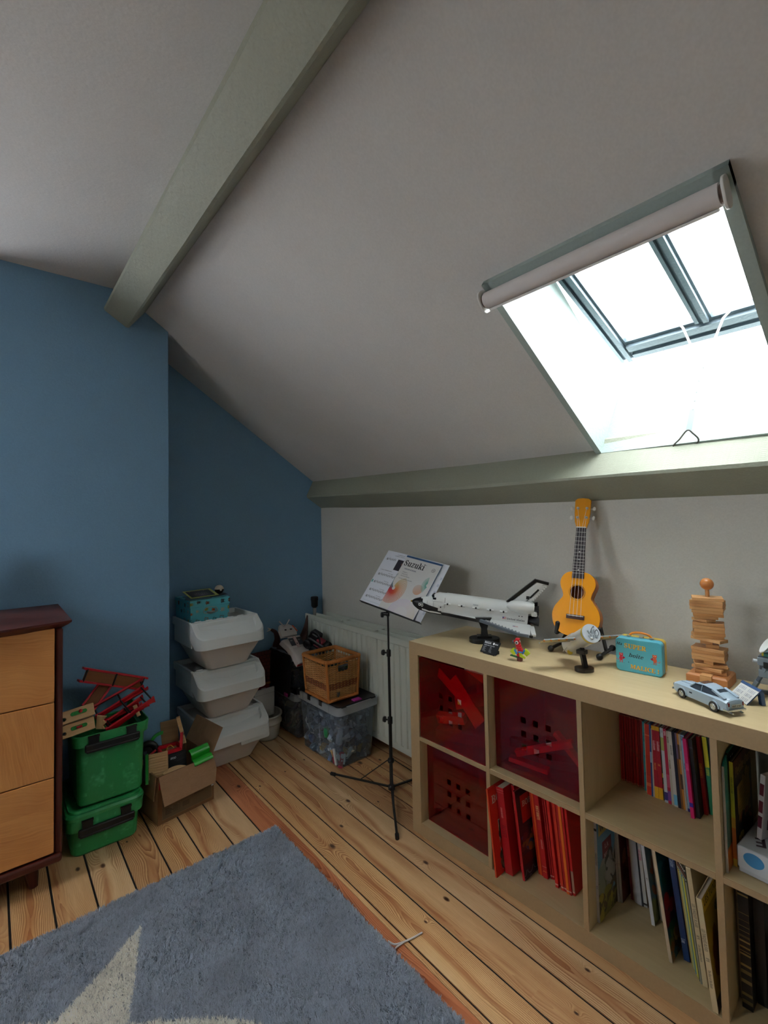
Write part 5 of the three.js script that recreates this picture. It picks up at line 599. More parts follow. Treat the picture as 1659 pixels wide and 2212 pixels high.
// ---------- space telescope model ----------
{
  const c0 = [0.7, TOP, -0.135], o = onShelf('telescope_model', 'silver brick-built space telescope model with thin solar panels on a black stand', 'model', c0), L = (x, y, z) => [x - c0[0], y - TOP, z - c0[2]];
  const F = V(...L(0.733, 0.918, -0.124)), B = V(...L(0.618, 0.843, -0.202)), ax = F.clone().sub(B), len = ax.length(); ax.normalize(); const side = V(0.554, 0, -0.832), up = side.clone().cross(ax).normalize().multiplyScalar(1);
  const K = new THREE.Matrix4().makeBasis(side, ax, side.clone().cross(ax)).setPosition(B), S = (g) => g.applyMatrix4(K), silver = std('#c3c4be', 0.28, { metalness: 0.35 }), gold = std('#c9a92c', 0.35);
  mesh('tube', S(lathe([[0.001, 0], [0.031, 0], [0.032, 0.004], [0.032, 0.05], [0.029, 0.053], [0.029, len - 0.004], [0.0295, len - 0.004], [0.0295, len], [0.027, len - 0.002], [0.001, len - 0.002]], 40)), silver, o); mesh('gold_ring', S(lathe([[0.029, len - 0.012], [0.0306, len - 0.012], [0.0306, len - 0.006], [0.029, len - 0.006]], 40)), gold, o); mesh('end_disc', S(cy(0.0308, 0.0308, 0.004, 40, 0, len, 0)), std('#b9c0c6', 0.35), o);
  const studs = []; for (const [x, z] of [[0.012, 0.0], [0.006, 0.008], [-0.004, 0.004], [0.002, -0.008], [0.012, -0.01], [-0.01, -0.008], [-0.012, 0.008], [0.0, 0.015], [0.016, 0.01]]) studs.push(S(cy(0.0026, 0.0026, 0.004, 10, x, len + 0.003, z)), S(bx(0.004, 0.004, 0.007, x * 0.8, len + 0.003, z * 0.8 + 0.004))); mesh('end_studs', studs, lgl, o).userData.kind = 'stuff';
  mesh('cable', [S(tube([[-0.005, len + 0.002, 0.0], [-0.002, len + 0.014, -0.012], [0.008, len + 0.012, -0.02], [0.014, len + 0.001, -0.018]], 0.0009, 30, 6)), S(tube([[0.008, len + 0.002, 0.0], [0.016, len + 0.012, -0.008], [0.02, len + 0.009, 0.004], [0.018, len + 0.001, 0.012]], 0.0009, 30, 6))], lb, o);
  mesh('end_ball', S(sp(0.004, -0.006, len + 0.004, 0.016)), lw, o); mesh('knob', [S(cy(0.009, 0.009, 0.008, 18, -0.018, 0.02, 0.026, 0.6, 0, 0.4))], gold, o); mesh('hoop', S(tube([[-0.03, 0.035, 0.012], [-0.034, 0.005, 0.02], [-0.02, -0.012, 0.02], [0.01, -0.012, 0.022], [0.02, 0.01, 0.028]], 0.0018, 30)), silver, o);
  for (const s of [1, -1]) { const m = len * 0.55, pn = mesh('solar_panel', S(bx(0.108, 0.042, 0.002, s * 0.088, m, 0)), std('#b5a36a', 0.35), o); mesh('panel_frame', [S(bx(0.112, 0.004, 0.004, s * 0.088, m - 0.021, 0)), S(bx(0.112, 0.004, 0.004, s * 0.088, m + 0.021, 0)), S(bx(0.03, 0.006, 0.006, s * 0.036, m, 0))], lgl, pn); mesh('panel_knob', [0.036, 0.064, 0.092, 0.12, 0.144].flatMap((d) => [S(sp(0.0032, s * d, m + 0.022, 0.0036))]), std('#b06a2a', 0.35, { metalness: 0.4 }), pn); }
  mesh('stand_stem', [beam([-0.018, 0.068, -0.02], [0.004, 0.012, 0.0], 0.014, 0.018), rb(0.03, 0.014, 0.024, 0.002, -0.014, 0.058, -0.016)], lb, o, 'black stand stem'); mesh('stand_base', ext(rrect(0.062, 0.046, 0.022), 0.013, 0.0015).rotateX(-Math.PI / 2).rotateY(0.9), std('#1b1614', 0.35), o, 'black stand base');
}
// ---------- lunch tin ----------
{
  const o = thing('lunch_tin', 'blue and yellow lunch tin with an orange handle and playful lettering', 'lunch box', [0.829, TOP, -0.255], 0.124), w = 0.139, h = 0.11, d = 0.062;
  const tex = canvasTex(1024, 810, (c, W, H) => {
    c.fillStyle = '#52b3c8'; c.fillRect(0, 0, W, H); c.font = 'italic bold 84px serif'; c.fillStyle = '#16232a'; c.save(); c.translate(36, 190); c.rotate(0.06); c.fillText('Ma', 0, 0); c.restore();
    const big = (t, x, y, s, r = 0) => { c.save(); c.translate(x, y); c.rotate(r); c.font = `bold ${s}px serif`; c.fillStyle = '#c2522a'; c.fillText(t, 5, 6); c.fillStyle = '#e9c234'; c.fillText(t, 0, 0); c.restore(); };
    big('SUPER', 210, 236, 140, 0.04); big('MALICE !', 330, 700, 128, 0.03); c.fillStyle = '#16232a'; c.font = 'italic bold 120px serif'; c.save(); c.translate(300, 440); c.rotate(0.05); c.fillText('boîte', 0, 0); c.restore(); c.font = 'bold 44px serif'; c.fillText('à', 286, 580);
    const imp = (x, y, col, s) => { c.save(); c.translate(x, y); c.scale(s, 1); c.fillStyle = '#3b8ea6'; c.fillRect(-80, 128, 180, 5); c.strokeStyle = col; c.lineWidth = 9; c.beginPath(); c.moveTo(40, 60); c.quadraticCurveTo(120, 90, 96, 30); c.stroke(); c.fillStyle = '#a0203a'; c.beginPath(); c.moveTo(-30, -30); c.lineTo(-90, 10); c.lineTo(-40, 50); c.fill(); c.fillStyle = col; c.beginPath(); c.ellipse(0, -50, 46, 40, 0, 0, 7); c.fill(); c.beginPath(); c.moveTo(-44, -66); c.lineTo(-40, -104); c.lineTo(-10, -84); c.moveTo(44, -66); c.lineTo(40, -104); c.lineTo(10, -84); c.fill(); c.beginPath(); c.ellipse(4, 30, 40, 52, 0, 0, 7); c.fill(); c.fillRect(-26, 70, 18, 58); c.fillRect(14, 70, 18, 58); c.fillStyle = '#f2e6dc'; c.beginPath(); c.arc(-14, -62, 8, 0, 7); c.arc(18, -62, 8, 0, 7); c.fill(); c.restore(); };
    imp(140, 470, '#d2344a', -1); imp(850, 400, '#cf5330', 1);
  });
  const f = ext(rrect(w, h, 0.014), 0.03, 0.003, [], 3).translate(0, h / 2, -0.031), m = std('#ffffff', 0.25, { map: tex });
  const fp = clean(f), pos = fp.getAttribute('position'), uv = new Float32Array(pos.count * 2); for (let i = 0; i < pos.count; i++) { uv[2 * i] = 0.02 + 0.96 * (pos.getX(i) / w + 0.5); uv[2 * i + 1] = 0.02 + 0.96 * (pos.getY(i) / h); } fp.setAttribute('uv', new THREE.BufferAttribute(uv, 2));
  mesh('front_shell', own(fp), m, o); mesh('seam_rim', ext(rrect(w + 0.002, h + 0.002, 0.015), 0.004, 0.001).translate(0, h / 2, -0.0345), steel, o); mesh('back_shell', ext(rrect(w, h, 0.014), 0.03, 0.003, [], 3).translate(0, h / 2, -0.062), std('#d6b92f', 0.3), o, 'yellow back shell');
  mesh('handle', tube([[-0.034, h + 0.002, -0.033], [-0.026, h + 0.011, -0.033], [0, h + 0.016, -0.033], [0.026, h + 0.011, -0.033], [0.034, h + 0.002, -0.033]], 0.0036, 30, 10).applyMatrix4(new THREE.Matrix4().makeScale(1, 1, 1)), std('#e07f14', 0.3), o, 'orange handle');
  for (const x of [-0.034, 0.034, 0.004]) mesh('clasp', [rb(0.012, 0.004, 0.012, 0.001, x, h + 0.003, -0.03), bar([x - 0.005, h + 0.005, -0.022], [x + 0.005, h + 0.005, -0.022], 0.0018)], steel, o);
}
// ---------- stacked wooden tower ----------
{
  const o = onShelf('stacking_tower', 'stacked tower of twisted flat wooden blocks with a round knob on top', 'toy', [1.018, TOP, -0.305], 0.02), oak = std('#ffeedd', 0.5, { map: beech }), oak2 = std('#f6dcc4', 0.5, { map: beech }), base = std('#ecc2a2', 0.45, { map: beech });
  mesh('base', [loft([[0, 0.053], [0.026, 0.053], [0.031, 0.048]].map(([y, h]) => [[-h, y, -h], [h, y, -h], [h, y, h], [-h, y, h]].reverse()), true, true, true, 0.3)], base, o);
  mesh('block', rb(0.03, 0.022, 0.03, 0.001, 0, 0.022, 0.046), oak, o);
  const lay = [[0.08, 0.052, 0.25, 0], [0.083, 0.05, -0.2, 0], [0.083, 0.05, 0.35, 0], [0.05, 0.03, 1.2, 0.01], [0.085, 0.05, 0.05, 0], [0.085, 0.052, 0.0, 0], [0.084, 0.05, 0.04, 0], [0.086, 0.05, -0.03, 0], [0.034, 0.026, 0.3, 0.008], [0.032, 0.026, 0.15, -0.006], [0.088, 0.04, -0.32, 0], [0.078, 0.05, 0.4, -0.004], [0.08, 0.05, 0.3, 0], [0.078, 0.05, 0.3, 0], [0.082, 0.05, 0.24, 0], [0.08, 0.05, 0.2, 0.0], [0.055, 0.034, -0.55, -0.012], [0.062, 0.036, 0.3, -0.006], [0.078, 0.05, 0.26, 0], [0.08, 0.05, 0.16, 0], [0.086, 0.052, 0.1, 0], [0.086, 0.052, 0.05, 0], [0.086, 0.052, 0.07, 0], [0.08, 0.06, 0.3, 0]];
  const n = lay.length, hh = (1.047 - TOP - 0.031) / n; lay.forEach(([w, d, a, x], k) => mesh('block', [rb(w, hh * 0.96, d, 0.0008, x, 0.031 + hh * (k + 0.5), 0.004, 0, a, 0), ...(k > 15 || w < 0.06 ? [] : [bx(0.02, hh * 0.94, d * 0.7, x - w * 0.36, 0.031 + hh * (k + 0.5), -0.01, 0, a + 0.25, 0)])], k % 3 ? oak : oak2, o, null, 'x', k * 0.13));
  mesh('dowel', bar([0, 0.03, 0], [0, 0.285, 0], 0.0058, 14), oak, o, null, 'y'); mesh('knob', sp(0.0185, 0, 0.3, 0), std('#f0bf98', 0.3, { map: beech }), o, 'round knob');
}
// ---------- model car ----------
{
  const o = thing('model_car', 'silver blue model sports coupe parked at the front edge of the shelf top', 'model car', [1.0536, TOP, -0.135], 2.6714), s = 0.178, body = std('#9fb4c4', 0.3), glass = std('#39424c', 0.12), chrome = std('#c4c9cc', 0.2, { metalness: 0.8 });
  const R = (x, w, yb, ys, yt, e = 0.8) => [[x, yb, -w * 0.94], [x, yb + (ys - yb) * 0.55, -w], [x, ys, -w * 0.97], [x, ys + (yt - ys) * 0.7, -w * e], [x, yt, -w * e * 0.55], [x, yt + 0.006, 0], [x, yt, w * e * 0.55], [x, ys + (yt - ys) * 0.7, w * e], [x, ys, w * 0.97], [x, yb + (ys - yb) * 0.55, w], [x, yb, w * 0.94]].map((p) => p.map((v) => v * s));
  mesh('body', loft([R(-0.485, 0.14, 0.1, 0.17, 0.19), R(-0.47, 0.158, 0.07, 0.185, 0.215), R(-0.38, 0.168, 0.06, 0.2, 0.232), R(-0.2, 0.172, 0.055, 0.2, 0.225), R(0.02, 0.166, 0.055, 0.2, 0.222), R(0.2, 0.168, 0.055, 0.2, 0.222), R(0.38, 0.166, 0.06, 0.195, 0.212), R(0.46, 0.15, 0.075, 0.17, 0.195), R(0.485, 0.125, 0.1, 0.15, 0.165)], true, true, true, 0.6), body, o);
  const C = (x, w, y, wt, yt) => [[x, y, -w], [x, (y + yt) / 2, -(w + wt) / 2 - 0.004], [x, yt, -wt], [x, yt + 0.006, 0], [x, yt, wt], [x, (y + yt) / 2, (w + wt) / 2 + 0.004], [x, y, w]].map((p) => p.map((v) => v * s));
  mesh('cabin', loft([C(0.165, 0.13, 0.215, 0.125, 0.222), C(0.07, 0.142, 0.215, 0.112, 0.3), C(-0.1, 0.142, 0.215, 0.11, 0.315), C(-0.24, 0.135, 0.215, 0.1, 0.285), C(-0.4, 0.118, 0.215, 0.09, 0.225)].map((r) => r), true, true, true, 0.6), glass, o, 'dark glass');
  mesh('roof', loft([C(0.06, 0.116, 0.296, 0.11, 0.306), C(-0.08, 0.114, 0.312, 0.108, 0.322), C(-0.2, 0.108, 0.294, 0.102, 0.306), C(-0.24, 0.104, 0.284, 0.099, 0.294)], true, true, true, 0.6), body, o); mesh('roof_hatch', bx(0.09 * s, 0.004 * s, 0.17 * s, -0.01 * s, 0.3265 * s, 0), std('#5a4640', 0.2), o, 'brown roof window');
  for (const k of [1, -1]) { mesh('pillar', [beam([0.165 * s, 0.22 * s, k * 0.128 * s], [0.06 * s, 0.308 * s, k * 0.112 * s], 0.012 * s, 0.012 * s), beam([-0.22 * s, 0.296 * s, k * 0.104 * s], [-0.42 * s, 0.222 * s, k * 0.112 * s], 0.05 * s, 0.03 * s), beam([-0.05 * s, 0.216 * s, k * 0.146 * s], [-0.05 * s, 0.3 * s, k * 0.116 * s], 0.006 * s, 0.006 * s)], body, o); }
  mesh('boot_lid', loft([C(-0.3, 0.09, 0.262, 0.085, 0.27), C(-0.4, 0.1, 0.228, 0.095, 0.236), C(-0.455, 0.1, 0.212, 0.09, 0.22)], true, true, true, 0.6), body, o);
  for (const x of [0.285, -0.275]) for (const k of [1, -1]) { mesh('wheel_arch', ext((() => { const p = new THREE.Shape(); p.absarc(0, 0, 0.094 * s, -0.1, Math.PI + 0.1); p.absarc(0, 0, 0.076 * s, Math.PI + 0.1, -0.1, true); return p; })(), 0.02 * s, 0.002 * s).translate(x * s, 0.075 * s, (k * 0.168 - 0.01) * s), body, o); const wl = mesh('wheel', lathe([[0.02, -0.02], [0.07, -0.022], [0.075, -0.012], [0.075, 0.012], [0.07, 0.022], [0.02, 0.02]].map(([r, h]) => [r * s, h * s]), 28, x * s, 0.075 * s, k * 0.158 * s, Math.PI / 2, 0, 0), black, o, 'black tyre'); mesh('hub', [cy(0.045 * s, 0.045 * s, 0.048 * s, 24, x * s, 0.075 * s, k * 0.158 * s, Math.PI / 2, 0, 0), T(new THREE.TorusGeometry(0.034 * s, 0.006 * s, 8, 24), x * s, 0.075 * s, k * 0.183 * s), cy(0.01 * s, 0.01 * s, 0.06 * s, 12, x * s, 0.075 * s, k * 0.158 * s, Math.PI / 2, 0, 0)], chrome, wl); }
  mesh('bumper', [rb(0.018 * s, 0.03 * s, 0.32 * s, 0.006 * s, -0.492 * s, 0.085 * s, 0), rb(0.08 * s, 0.026 * s, 0.012 * s, 0.005 * s, -0.46 * s, 0.085 * s, -0.158 * s), rb(0.08 * s, 0.026 * s, 0.012 * s, 0.005 * s, -0.46 * s, 0.085 * s, 0.158 * s)], chrome, o); mesh('bumper', rb(0.018 * s, 0.03 * s, 0.3 * s, 0.006 * s, 0.49 * s, 0.085 * s, 0), chrome, o);
  const pt = canvasTex(128, 40, (c) => { c.fillStyle = '#b9bdbb'; c.fillRect(0, 0, 128, 40); c.fillStyle = '#25282b'; c.font = 'bold 28px sans-serif'; c.fillText('BMT 216A', 4, 30); });
  mesh('number_plate', plate(0.16 * s, 0.045 * s, 0.006 * s, [0, 0, 1, 1], -0.489 * s, 0.142 * s, 0, 0, -Math.PI / 2, 0), std('#ffffff', 0.4, { map: pt }), o);
  for (const k of [1, -1]) { mesh('tail_light', [rb(0.012 * s, 0.05 * s, 0.028 * s, 0.004 * s, -0.482 * s, 0.165 * s, k * 0.125 * s)], std('#7a1f22', 0.25), o); mesh('exhaust', [bar([-0.44 * s, 0.05 * s, k * 0.09 * s], [-0.515 * s, 0.045 * s, k * 0.09 * s], 0.013 * s, 12)], chrome, o); mesh('side_vent', bx(0.05 * s, 0.02 * s, 0.004 * s, 0.12 * s, 0.14 * s, k * 0.1675 * s), glass, o); mesh('head_light', cy(0.026 * s, 0.026 * s, 0.02 * s, 18, 0.472 * s, 0.15 * s, k * 0.112 * s, 0, 0, Math.PI / 2), chrome, o); mesh('wing_line', bx(0.2 * s, 0.01 * s, 0.012 * s, 0.3 * s, 0.222 * s, k * 0.05 * s, 0, k * 0.05, -0.06), body, o); }
}
// ---------- white info card and grey spaceship ----------
const infoTex = canvasTex(512, 340, (c, W, H) => { c.fillStyle = '#e2e4e2'; c.fillRect(0, 0, W, H); c.fillStyle = '#2f4a7a'; c.fillRect(0, 0, W, 16); for (const x0 of [50, 290]) for (let r = 0; r < 3; r++) for (let k = 0; k < 5; k++) { c.fillStyle = ['#4a6086', '#7f93b0', '#31456c'][(r + k) % 3]; for (let q = 0; q < 6; q++) c.fillRect(x0 + k * 36, 52 + r * 96 + q * 11, 10 + ((q * 7 + k * 5) % 14), 6); } });
const info = thing('info_card', 'white printed card in a blue topped holder leaning behind the model car', 'card', [1.103, TOP, -0.222], -0.8);
mesh('plate', plate(0.076, 0.05, 0.003, [0, 0, 1, 1], 0, 0.019, -0.018, -0.777, 0, 0), std('#ffffff', 0.4, { map: infoTex }), info); mesh('holder', [bx(0.08, 0.008, 0.006, 0, 0.0375, -0.037, -0.777, 0, 0), bx(0.012, 0.034, 0.01, 0.034, 0.018, -0.04, 0.1, 0, 0)], std('#3d5a86', 0.35), info, 'blue holder');
{
  const o = onShelf('spaceship_model', 'grey brick-built spaceship model with a round dish on a strut stand', 'model', [1.24, TOP, -0.3]), g1 = std('#7f8d98', 0.38), g2 = std('#4d5966', 0.4), q = (x, y, z) => [x - 1.24, y - TOP, z + 0.3];
  const box = (n, x0, x1, y0, y1, z0, z1, m) => mesh(n, rb(x1 - x0, y1 - y0, z1 - z0, 0.002, ...q((x0 + x1) / 2, (y0 + y1) / 2, (z0 + z1) / 2)), m, o);
  box('upper_hull', 1.146, 1.36, 0.878, 0.9, -0.39, -0.245, g1); box('middle_hull', 1.149, 1.355, 0.866, 0.878, -0.385, -0.25, g2); box('lower_hull', 1.147, 1.36, 0.845, 0.866, -0.39, -0.247, g1); mesh('bottom_plate', rb(0.16, 0.016, 0.1, 0.002, ...q(1.27, 0.838, -0.315)), std('#4a4042', 0.45), o); mesh('deck_plate', bx(0.21, 0.003, 0.142, ...q(1.253, 0.9015, -0.3175)), g2, o);
  mesh('side_peg', [bar(q(1.132, 0.884, -0.265), q(1.147, 0.882, -0.27), 0.005, 14)], std('#c4ccd0', 0.3), o); mesh('socket', bx(0.012, 0.016, 0.006, ...q(1.166, 0.881, -0.2445)), lb, o);
  mesh('strut', [beam(q(1.126, 0.797, -0.27), q(1.142, 0.829, -0.262), 0.01, 0.01), beam(q(1.152, 0.848, -0.257), q(1.164, 0.872, -0.25), 0.01, 0.01)], g1, o); mesh('strut_joint', beam(q(1.14, 0.825, -0.263), q(1.154, 0.852, -0.256), 0.008, 0.008), g2, o); mesh('stand_base', [rb(0.2, 0.012, 0.1, 0.003, ...q(1.28, 0.792, -0.31)), beam(q(1.128, 0.798, -0.27), q(1.2, 0.792, -0.3), 0.012, 0.01), beam(q(1.28, 0.79, -0.31), q(1.28, 0.84, -0.31), 0.03, 0.03)], g2, o);
  mesh('dish', [lathe([[0.001, 0], [0.014, 0.002], [0.026, 0.009], [0.025, 0.011], [0.013, 0.005], [0.001, 0.003]], 28, ...q(1.172, 0.928, -0.262), 0.5, 0, 0.9)], lw, o, 'white dish'); mesh('dish_arm', bar(q(1.18, 0.9, -0.265), q(1.173, 0.926, -0.263), 0.003), g2, o); mesh('deck_brick', rb(0.012, 0.01, 0.01, 0.001, ...q(1.166, 0.908, -0.255)), std('#2d6a62', 0.4), o); mesh('deck_brick', rb(0.005, 0.012, 0.006, 0.001, ...q(1.158, 0.91, -0.254)), std('#c9b73a', 0.4), o);
}
// ---------- books in the shelf unit ----------
// one picture holds every printed spine (rows of 32 px), another the covers that can be seen
const spines = [], covers = [];
const BOOKS = [];                                               // [label, bay y, x of its foot, z of its spine, thickness, height, depth, lean, cover colour, spine index, cover index]
function spine(bg, items = [], marks = []) { spines.push([bg, items, marks]); return spines.length - 1; }  // items [text, from, colour, size, font]; marks [from, to, colour]
function book(label, y, x, z, t, h, d, lean, color, si, ci = -1, name = 'book') { BOOKS.push([label, y, x, z, t, h, d, lean, color, si, ci, name]); }
const sans = 'sans-serif', serif = 'serif', Y0 = 0.05, Y1 = 0.401;
// the red comic albums of the second bay
const redA = '#b3121a', redB = '#c9281c', redC = '#a50f1b';
book('red comic album showing part of its framed cover, first of the red row', Y0, 0.4315, 0.024, 0.006, 0.29, 0.215, 0.105, '#cf2a18', spine('#d2401c'), 0);
book('thickest red album with a yellow emblem at the top of its spine', Y0, 0.4425, -0.02, 0.031, 0.288, 0.215, 0.11, redA, spine('#b01a20', [['BOB ET BOBETTE', 900, '#7c1016', 20, sans], ['LES AVENTURES DE BOB ET BOBETTE', 480, '#e6b3a8', 9, sans]], [[60, 64, '#e8d0c0'], [120, 124, '#e8a090']]));
book('red comic album with yellow lettering directly beside the thickest red one', Y0, 0.4775, -0.064, 0.0115, 0.289, 0.215, 0.11, redA, spine('#b0141c', [['BOB ET BOBETTE', 340, '#e9b98a', 26, sans], ['LE TRESOR', 1100, '#e6b3a8', 12, sans], ['C', 1880, '#e9a03a', 26, serif]]));
book('red comic album with a dark night scene on its cover', Y0, 0.504, -0.033, 0.0085, 0.29, 0.215, 0.11, '#a8121c', spine('#a8121c'), 1);
for (const [k, [t, z, c]] of [[0.0055, -0.1, '#c2281a'], [0.007, -0.1, '#e0541e'], [0.005, -0.1, '#b81a1a']].entries()) book(['slim dark red album just after the night scene cover', 'slim orange red album after the night scene cover', 'slim red album touching the thick yellow lettered one'][k], Y0, 0.525 + k * 0.0065, z, t, 0.289, 0.215, 0.105, c, spine(c, [], [[30, 60, '#d8b0a0']]));
book('thick red album with large pale yellow lettering down its spine', Y0, 0.5455, -0.097, 0.0165, 0.287, 0.215, 0.105, '#b5161c', spine('#bb1a20', [['BOB ET BOBETTE', 360, '#f0c48a', 27, sans], ['LES NERVIENS NERVEUX', 1150, '#e8c0b0', 11, sans], ['C', 1880, '#eeb23e', 28, serif]], [[1780, 1786, '#e8c0b0']]));
const redEnd = ['first', 'second', 'third', 'fourth', 'fifth', 'sixth', 'seventh', 'eighth', 'ninth', 'tenth', 'eleventh'];
[[0.0055, -0.11, '#9c1016'], [0.0055, -0.112, '#b01a1a'], [0.0065, -0.115, '#8f0f16'], [0.009, -0.12, '#d96a28'], [0.0105, -0.088, '#c21c18'], [0.0075, -0.099, '#b3141a'], [0.0095, -0.09, '#c4301c'], [0.009, -0.092, '#a81018'], [0.009, -0.089, '#e06a1e'], [0.0065, -0.09, '#b5161c'], [0.008, -0.097, '#c01c1c']].reduce((x, [t, z, c], k) => { book(`thin red comic album, ${redEnd[k]} after the thick yellow lettered one`, Y0, x, z, t, 0.288 - 0.004 * (k % 3), 0.215, 0.1 - 0.002 * k, c, spine(c, k === 3 ? [['BOB ET BOBETTE', 300, '#f0d49a', 22, sans]] : [], [[20, 34, '#d9b7a8'], [1960, 1990, '#d9a898'], ...(k === 10 ? [[1500, 1960, '#b08a76']] : [])])); return x + t + 0.0008; }, 0.5655);
// third bay above: slim albums pushed to the back
const nth = ['first', 'second', 'third', 'fourth', 'fifth', 'sixth', 'seventh', 'eighth', 'ninth', 'tenth', 'eleventh', 'twelfth', 'thirteenth'];
for (let k = 0; k < 13; k++) book(`worn slim red comic, ${nth[k]} from the divider in the upper third compartment`, Y1, 0.7535 + k * 0.0058, -0.262 - 0.003 * ((k * 7) % 3), 0.0052, 0.222, 0.165, 0, '#8f1512', spine(['#9c1712', '#b02014', '#861310', '#a81a12'][k % 4], [], [[0, 30, '#a8583c'], [700 + k * 40, 760 + k * 44, '#8a2a1a'], [1990, 2047, '#b06a48']]));
const row = (x, z, t, h, lean, bg, label, items = [], marks = []) => book(label, Y1, x, z, t, h, 0.165, lean, bg, spine(bg, items, marks));
row(0.8295, -0.256, 0.009, 0.222, 0.0, '#2f8f9c', 'slim teal comic with dark lettering among the red ones', [['TOM-TOM ET NANA', 300, '#164a52', 18, sans], ['N° 7', 1000, '#164a52', 18, sans], ['Bayard', 1500, '#164a52', 14, sans]]);
row(0.8392, -0.246, 0.0035, 0.222, 0.0, '#c9b594', 'very thin cream booklet beside the slim teal comic');
row(0.8432, -0.24, 0.0135, 0.224, 0.0, '#c4301a', 'scuffed orange red album between the cream booklet and the blue one', [], [[300, 340, '#d8643c'], [900, 1500, '#b82a18'], [1700, 1800, '#d8643c']]);
row(0.8574, -0.237, 0.0045, 0.23, 0.0, '#1f4a8c', 'thin dark blue album after the scuffed orange red one', [], [[800, 1100, '#8fb0d0']]);
row(0.8624, -0.237, 0.004, 0.215, 0.0, '#b8b4b0', 'thin pale booklet before the two yellow tipped books');
row(0.8672, -0.237, 0.0115, 0.226, 0.015, '#a81226', 'crimson book with yellow ends, first of the pair', [['À LA DÉCOUVERTE', 420, '#e8ccd0', 18, sans], ['POUR L’ECOLE', 1050, '#d8a04a', 17, sans]], [[0, 120, '#dba321'], [1720, 2047, '#e0ac1e']]);
row(0.8794, -0.238, 0.0115, 0.226, 0.02, '#a81226', 'crimson book with yellow ends, second of the pair', [['À LA DÉCOUVERTE', 420, '#e8ccd0', 18, sans], ['LIRE', 1050, '#d8a04a', 17, sans]], [[0, 120, '#dba321'], [1720, 2047, '#e0ac1e']]);
row(0.8915, -0.241, 0.0055, 0.228, 0.025, '#2c3a20', 'dark green magazine with a yellow star on its edge', [['GEO', 200, '#c8ccd0', 22, sans]], [[1300, 1420, '#d8c33a'], [1600, 1750, '#a8242c']]);
row(0.8975, -0.233, 0.009, 0.228, 0.03, '#c3c9d0', 'white book with a purple label at its foot', [['KPR', 60, '#8fa0b0', 20, sans]], [[260, 620, '#a8b060'], [1760, 1980, '#3a2f7a']]);
row(0.9072, -0.233, 0.009, 0.228, 0.035, '#b01a40', 'crimson book with a pale panel at its top', [['HIPPO', 60, '#f0d0d8', 24, sans]], [[1250, 1600, '#c85070'], [1700, 1960, '#7a4a9a']]);
row(0.9168, -0.233, 0.0075, 0.224, 0.04, '#b9b4a2', 'beige book with black lettering beside the crimson one', [['BULLETIN', 160, '#4a463c', 20, sans], ['N°8  LE DOSSIER', 800, '#4a463c', 18, sans]]);
row(0.925, -0.23, 0.0095, 0.226, 0.045, '#c9c7c0', 'off white book with a blue label at its foot', [['MONDE EN FORÊT', 380, '#55524a', 18, sans]], [[1720, 2000, '#6fb6d8']]);
row(0.9355, -0.231, 0.0075, 0.228, 0.05, '#12182e', 'navy blue book beside the off white one');
row(0.9437, -0.232, 0.005, 0.226, 0.05, '#6d5a78', 'thin mauve and brown booklet beside the navy book', [], [[700, 2047, '#7a4a22']]);
row(0.9494, -0.232, 0.0055, 0.226, 0.052, '#c07a22', 'thin orange booklet with dark patches', [], [[300, 700, '#5a3412'], [1100, 1500, '#4a2a10']]);
row(0.9556, -0.23, 0.005, 0.226, 0.054, '#b5ad9c', 'thin grey beige booklet beside the pale blue book', [['LE GENERAL', 300, '#5a5448', 16, sans]]);
row(0.9613, -0.231, 0.0095, 0.226, 0.056, '#8fb0cc', 'pale blue book with navy lettering', [['ETON', 40, '#1f3a6a', 30, sans], ['FANTOMES', 760, '#2f4a7a', 18, sans]], [[1960, 2047, '#24207a']]);
row(0.9716, -0.232, 0.003, 0.22, 0.058, '#171a3a', 'very thin navy booklet beside the bright pink book');
row(0.9765, -0.203, 0.0095, 0.228, 0.06, '#c81a66', 'bright pink book jutting out from the slim row', [['CUPCAKES', 640, '#e06aa0', 22, sans]], [[1650, 1760, '#3a2a9a']]);
row(0.987, -0.215, 0.0105, 0.226, 0.06, '#141018', 'black speckled book beside the bright pink one', [], [[200, 240, '#3a2f40']]);
row(0.9983, -0.25, 0.0095, 0.226, 0.06, '#8e1216', 'dark red storybook with mustard lettering', [['CLAUDE MORINO 2', 700, '#c9962a', 25, sans]]);
row(1.0085, -0.262, 0.0022, 0.226, 0.06, '#0f1012', 'very thin black booklet between the two lettered storybooks');
row(1.0113, -0.262, 0.0115, 0.226, 0.062, '#1f7f5c', 'green and yellow storybook with yellow lettering', [['CLAUDE J. MORINO', 640, '#d8d63a', 25, sans]], [[0, 800, '#c9c22a']]);
row(1.0238, -0.27, 0.012, 0.226, 0.062, '#4a4c58', 'grey book last in the slim row before the next divider');
// third bay below
const lo = (label, x, z, t, h, d, lean, bg, items = [], marks = [], ci = -1, cov = bg) => book(label, Y0, x, z, t, h, d, lean, cov, spine(bg, items, marks), ci);
const small = '#5a5650';
lo('white spined album with a blue western cover standing upright by the divider', 0.7525, -0.053, 0.0078, 0.3, 0.22, 0.004, '#b9b4b4', [['CHASSEUR DE PRIMES', 620, small, 15, sans], ['N° 9', 1300, small, 16, sans]], [[120, 170, '#17181a']], 2);
lo('greyish thin album behind the western cover', 0.7625, -0.178, 0.006, 0.295, 0.19, 0.02, '#a39a90', [['LA DILIGENCE', 200, small, 14, sans], ['N° 2', 1200, small, 14, sans]]);
lo('greyish thin album with a dark red cover', 0.7698, -0.182, 0.0065, 0.295, 0.19, 0.03, '#a89e92', [['LE PIED TENDRE', 260, small, 14, sans], ['N° 7', 1200, small, 14, sans]], [], 3);
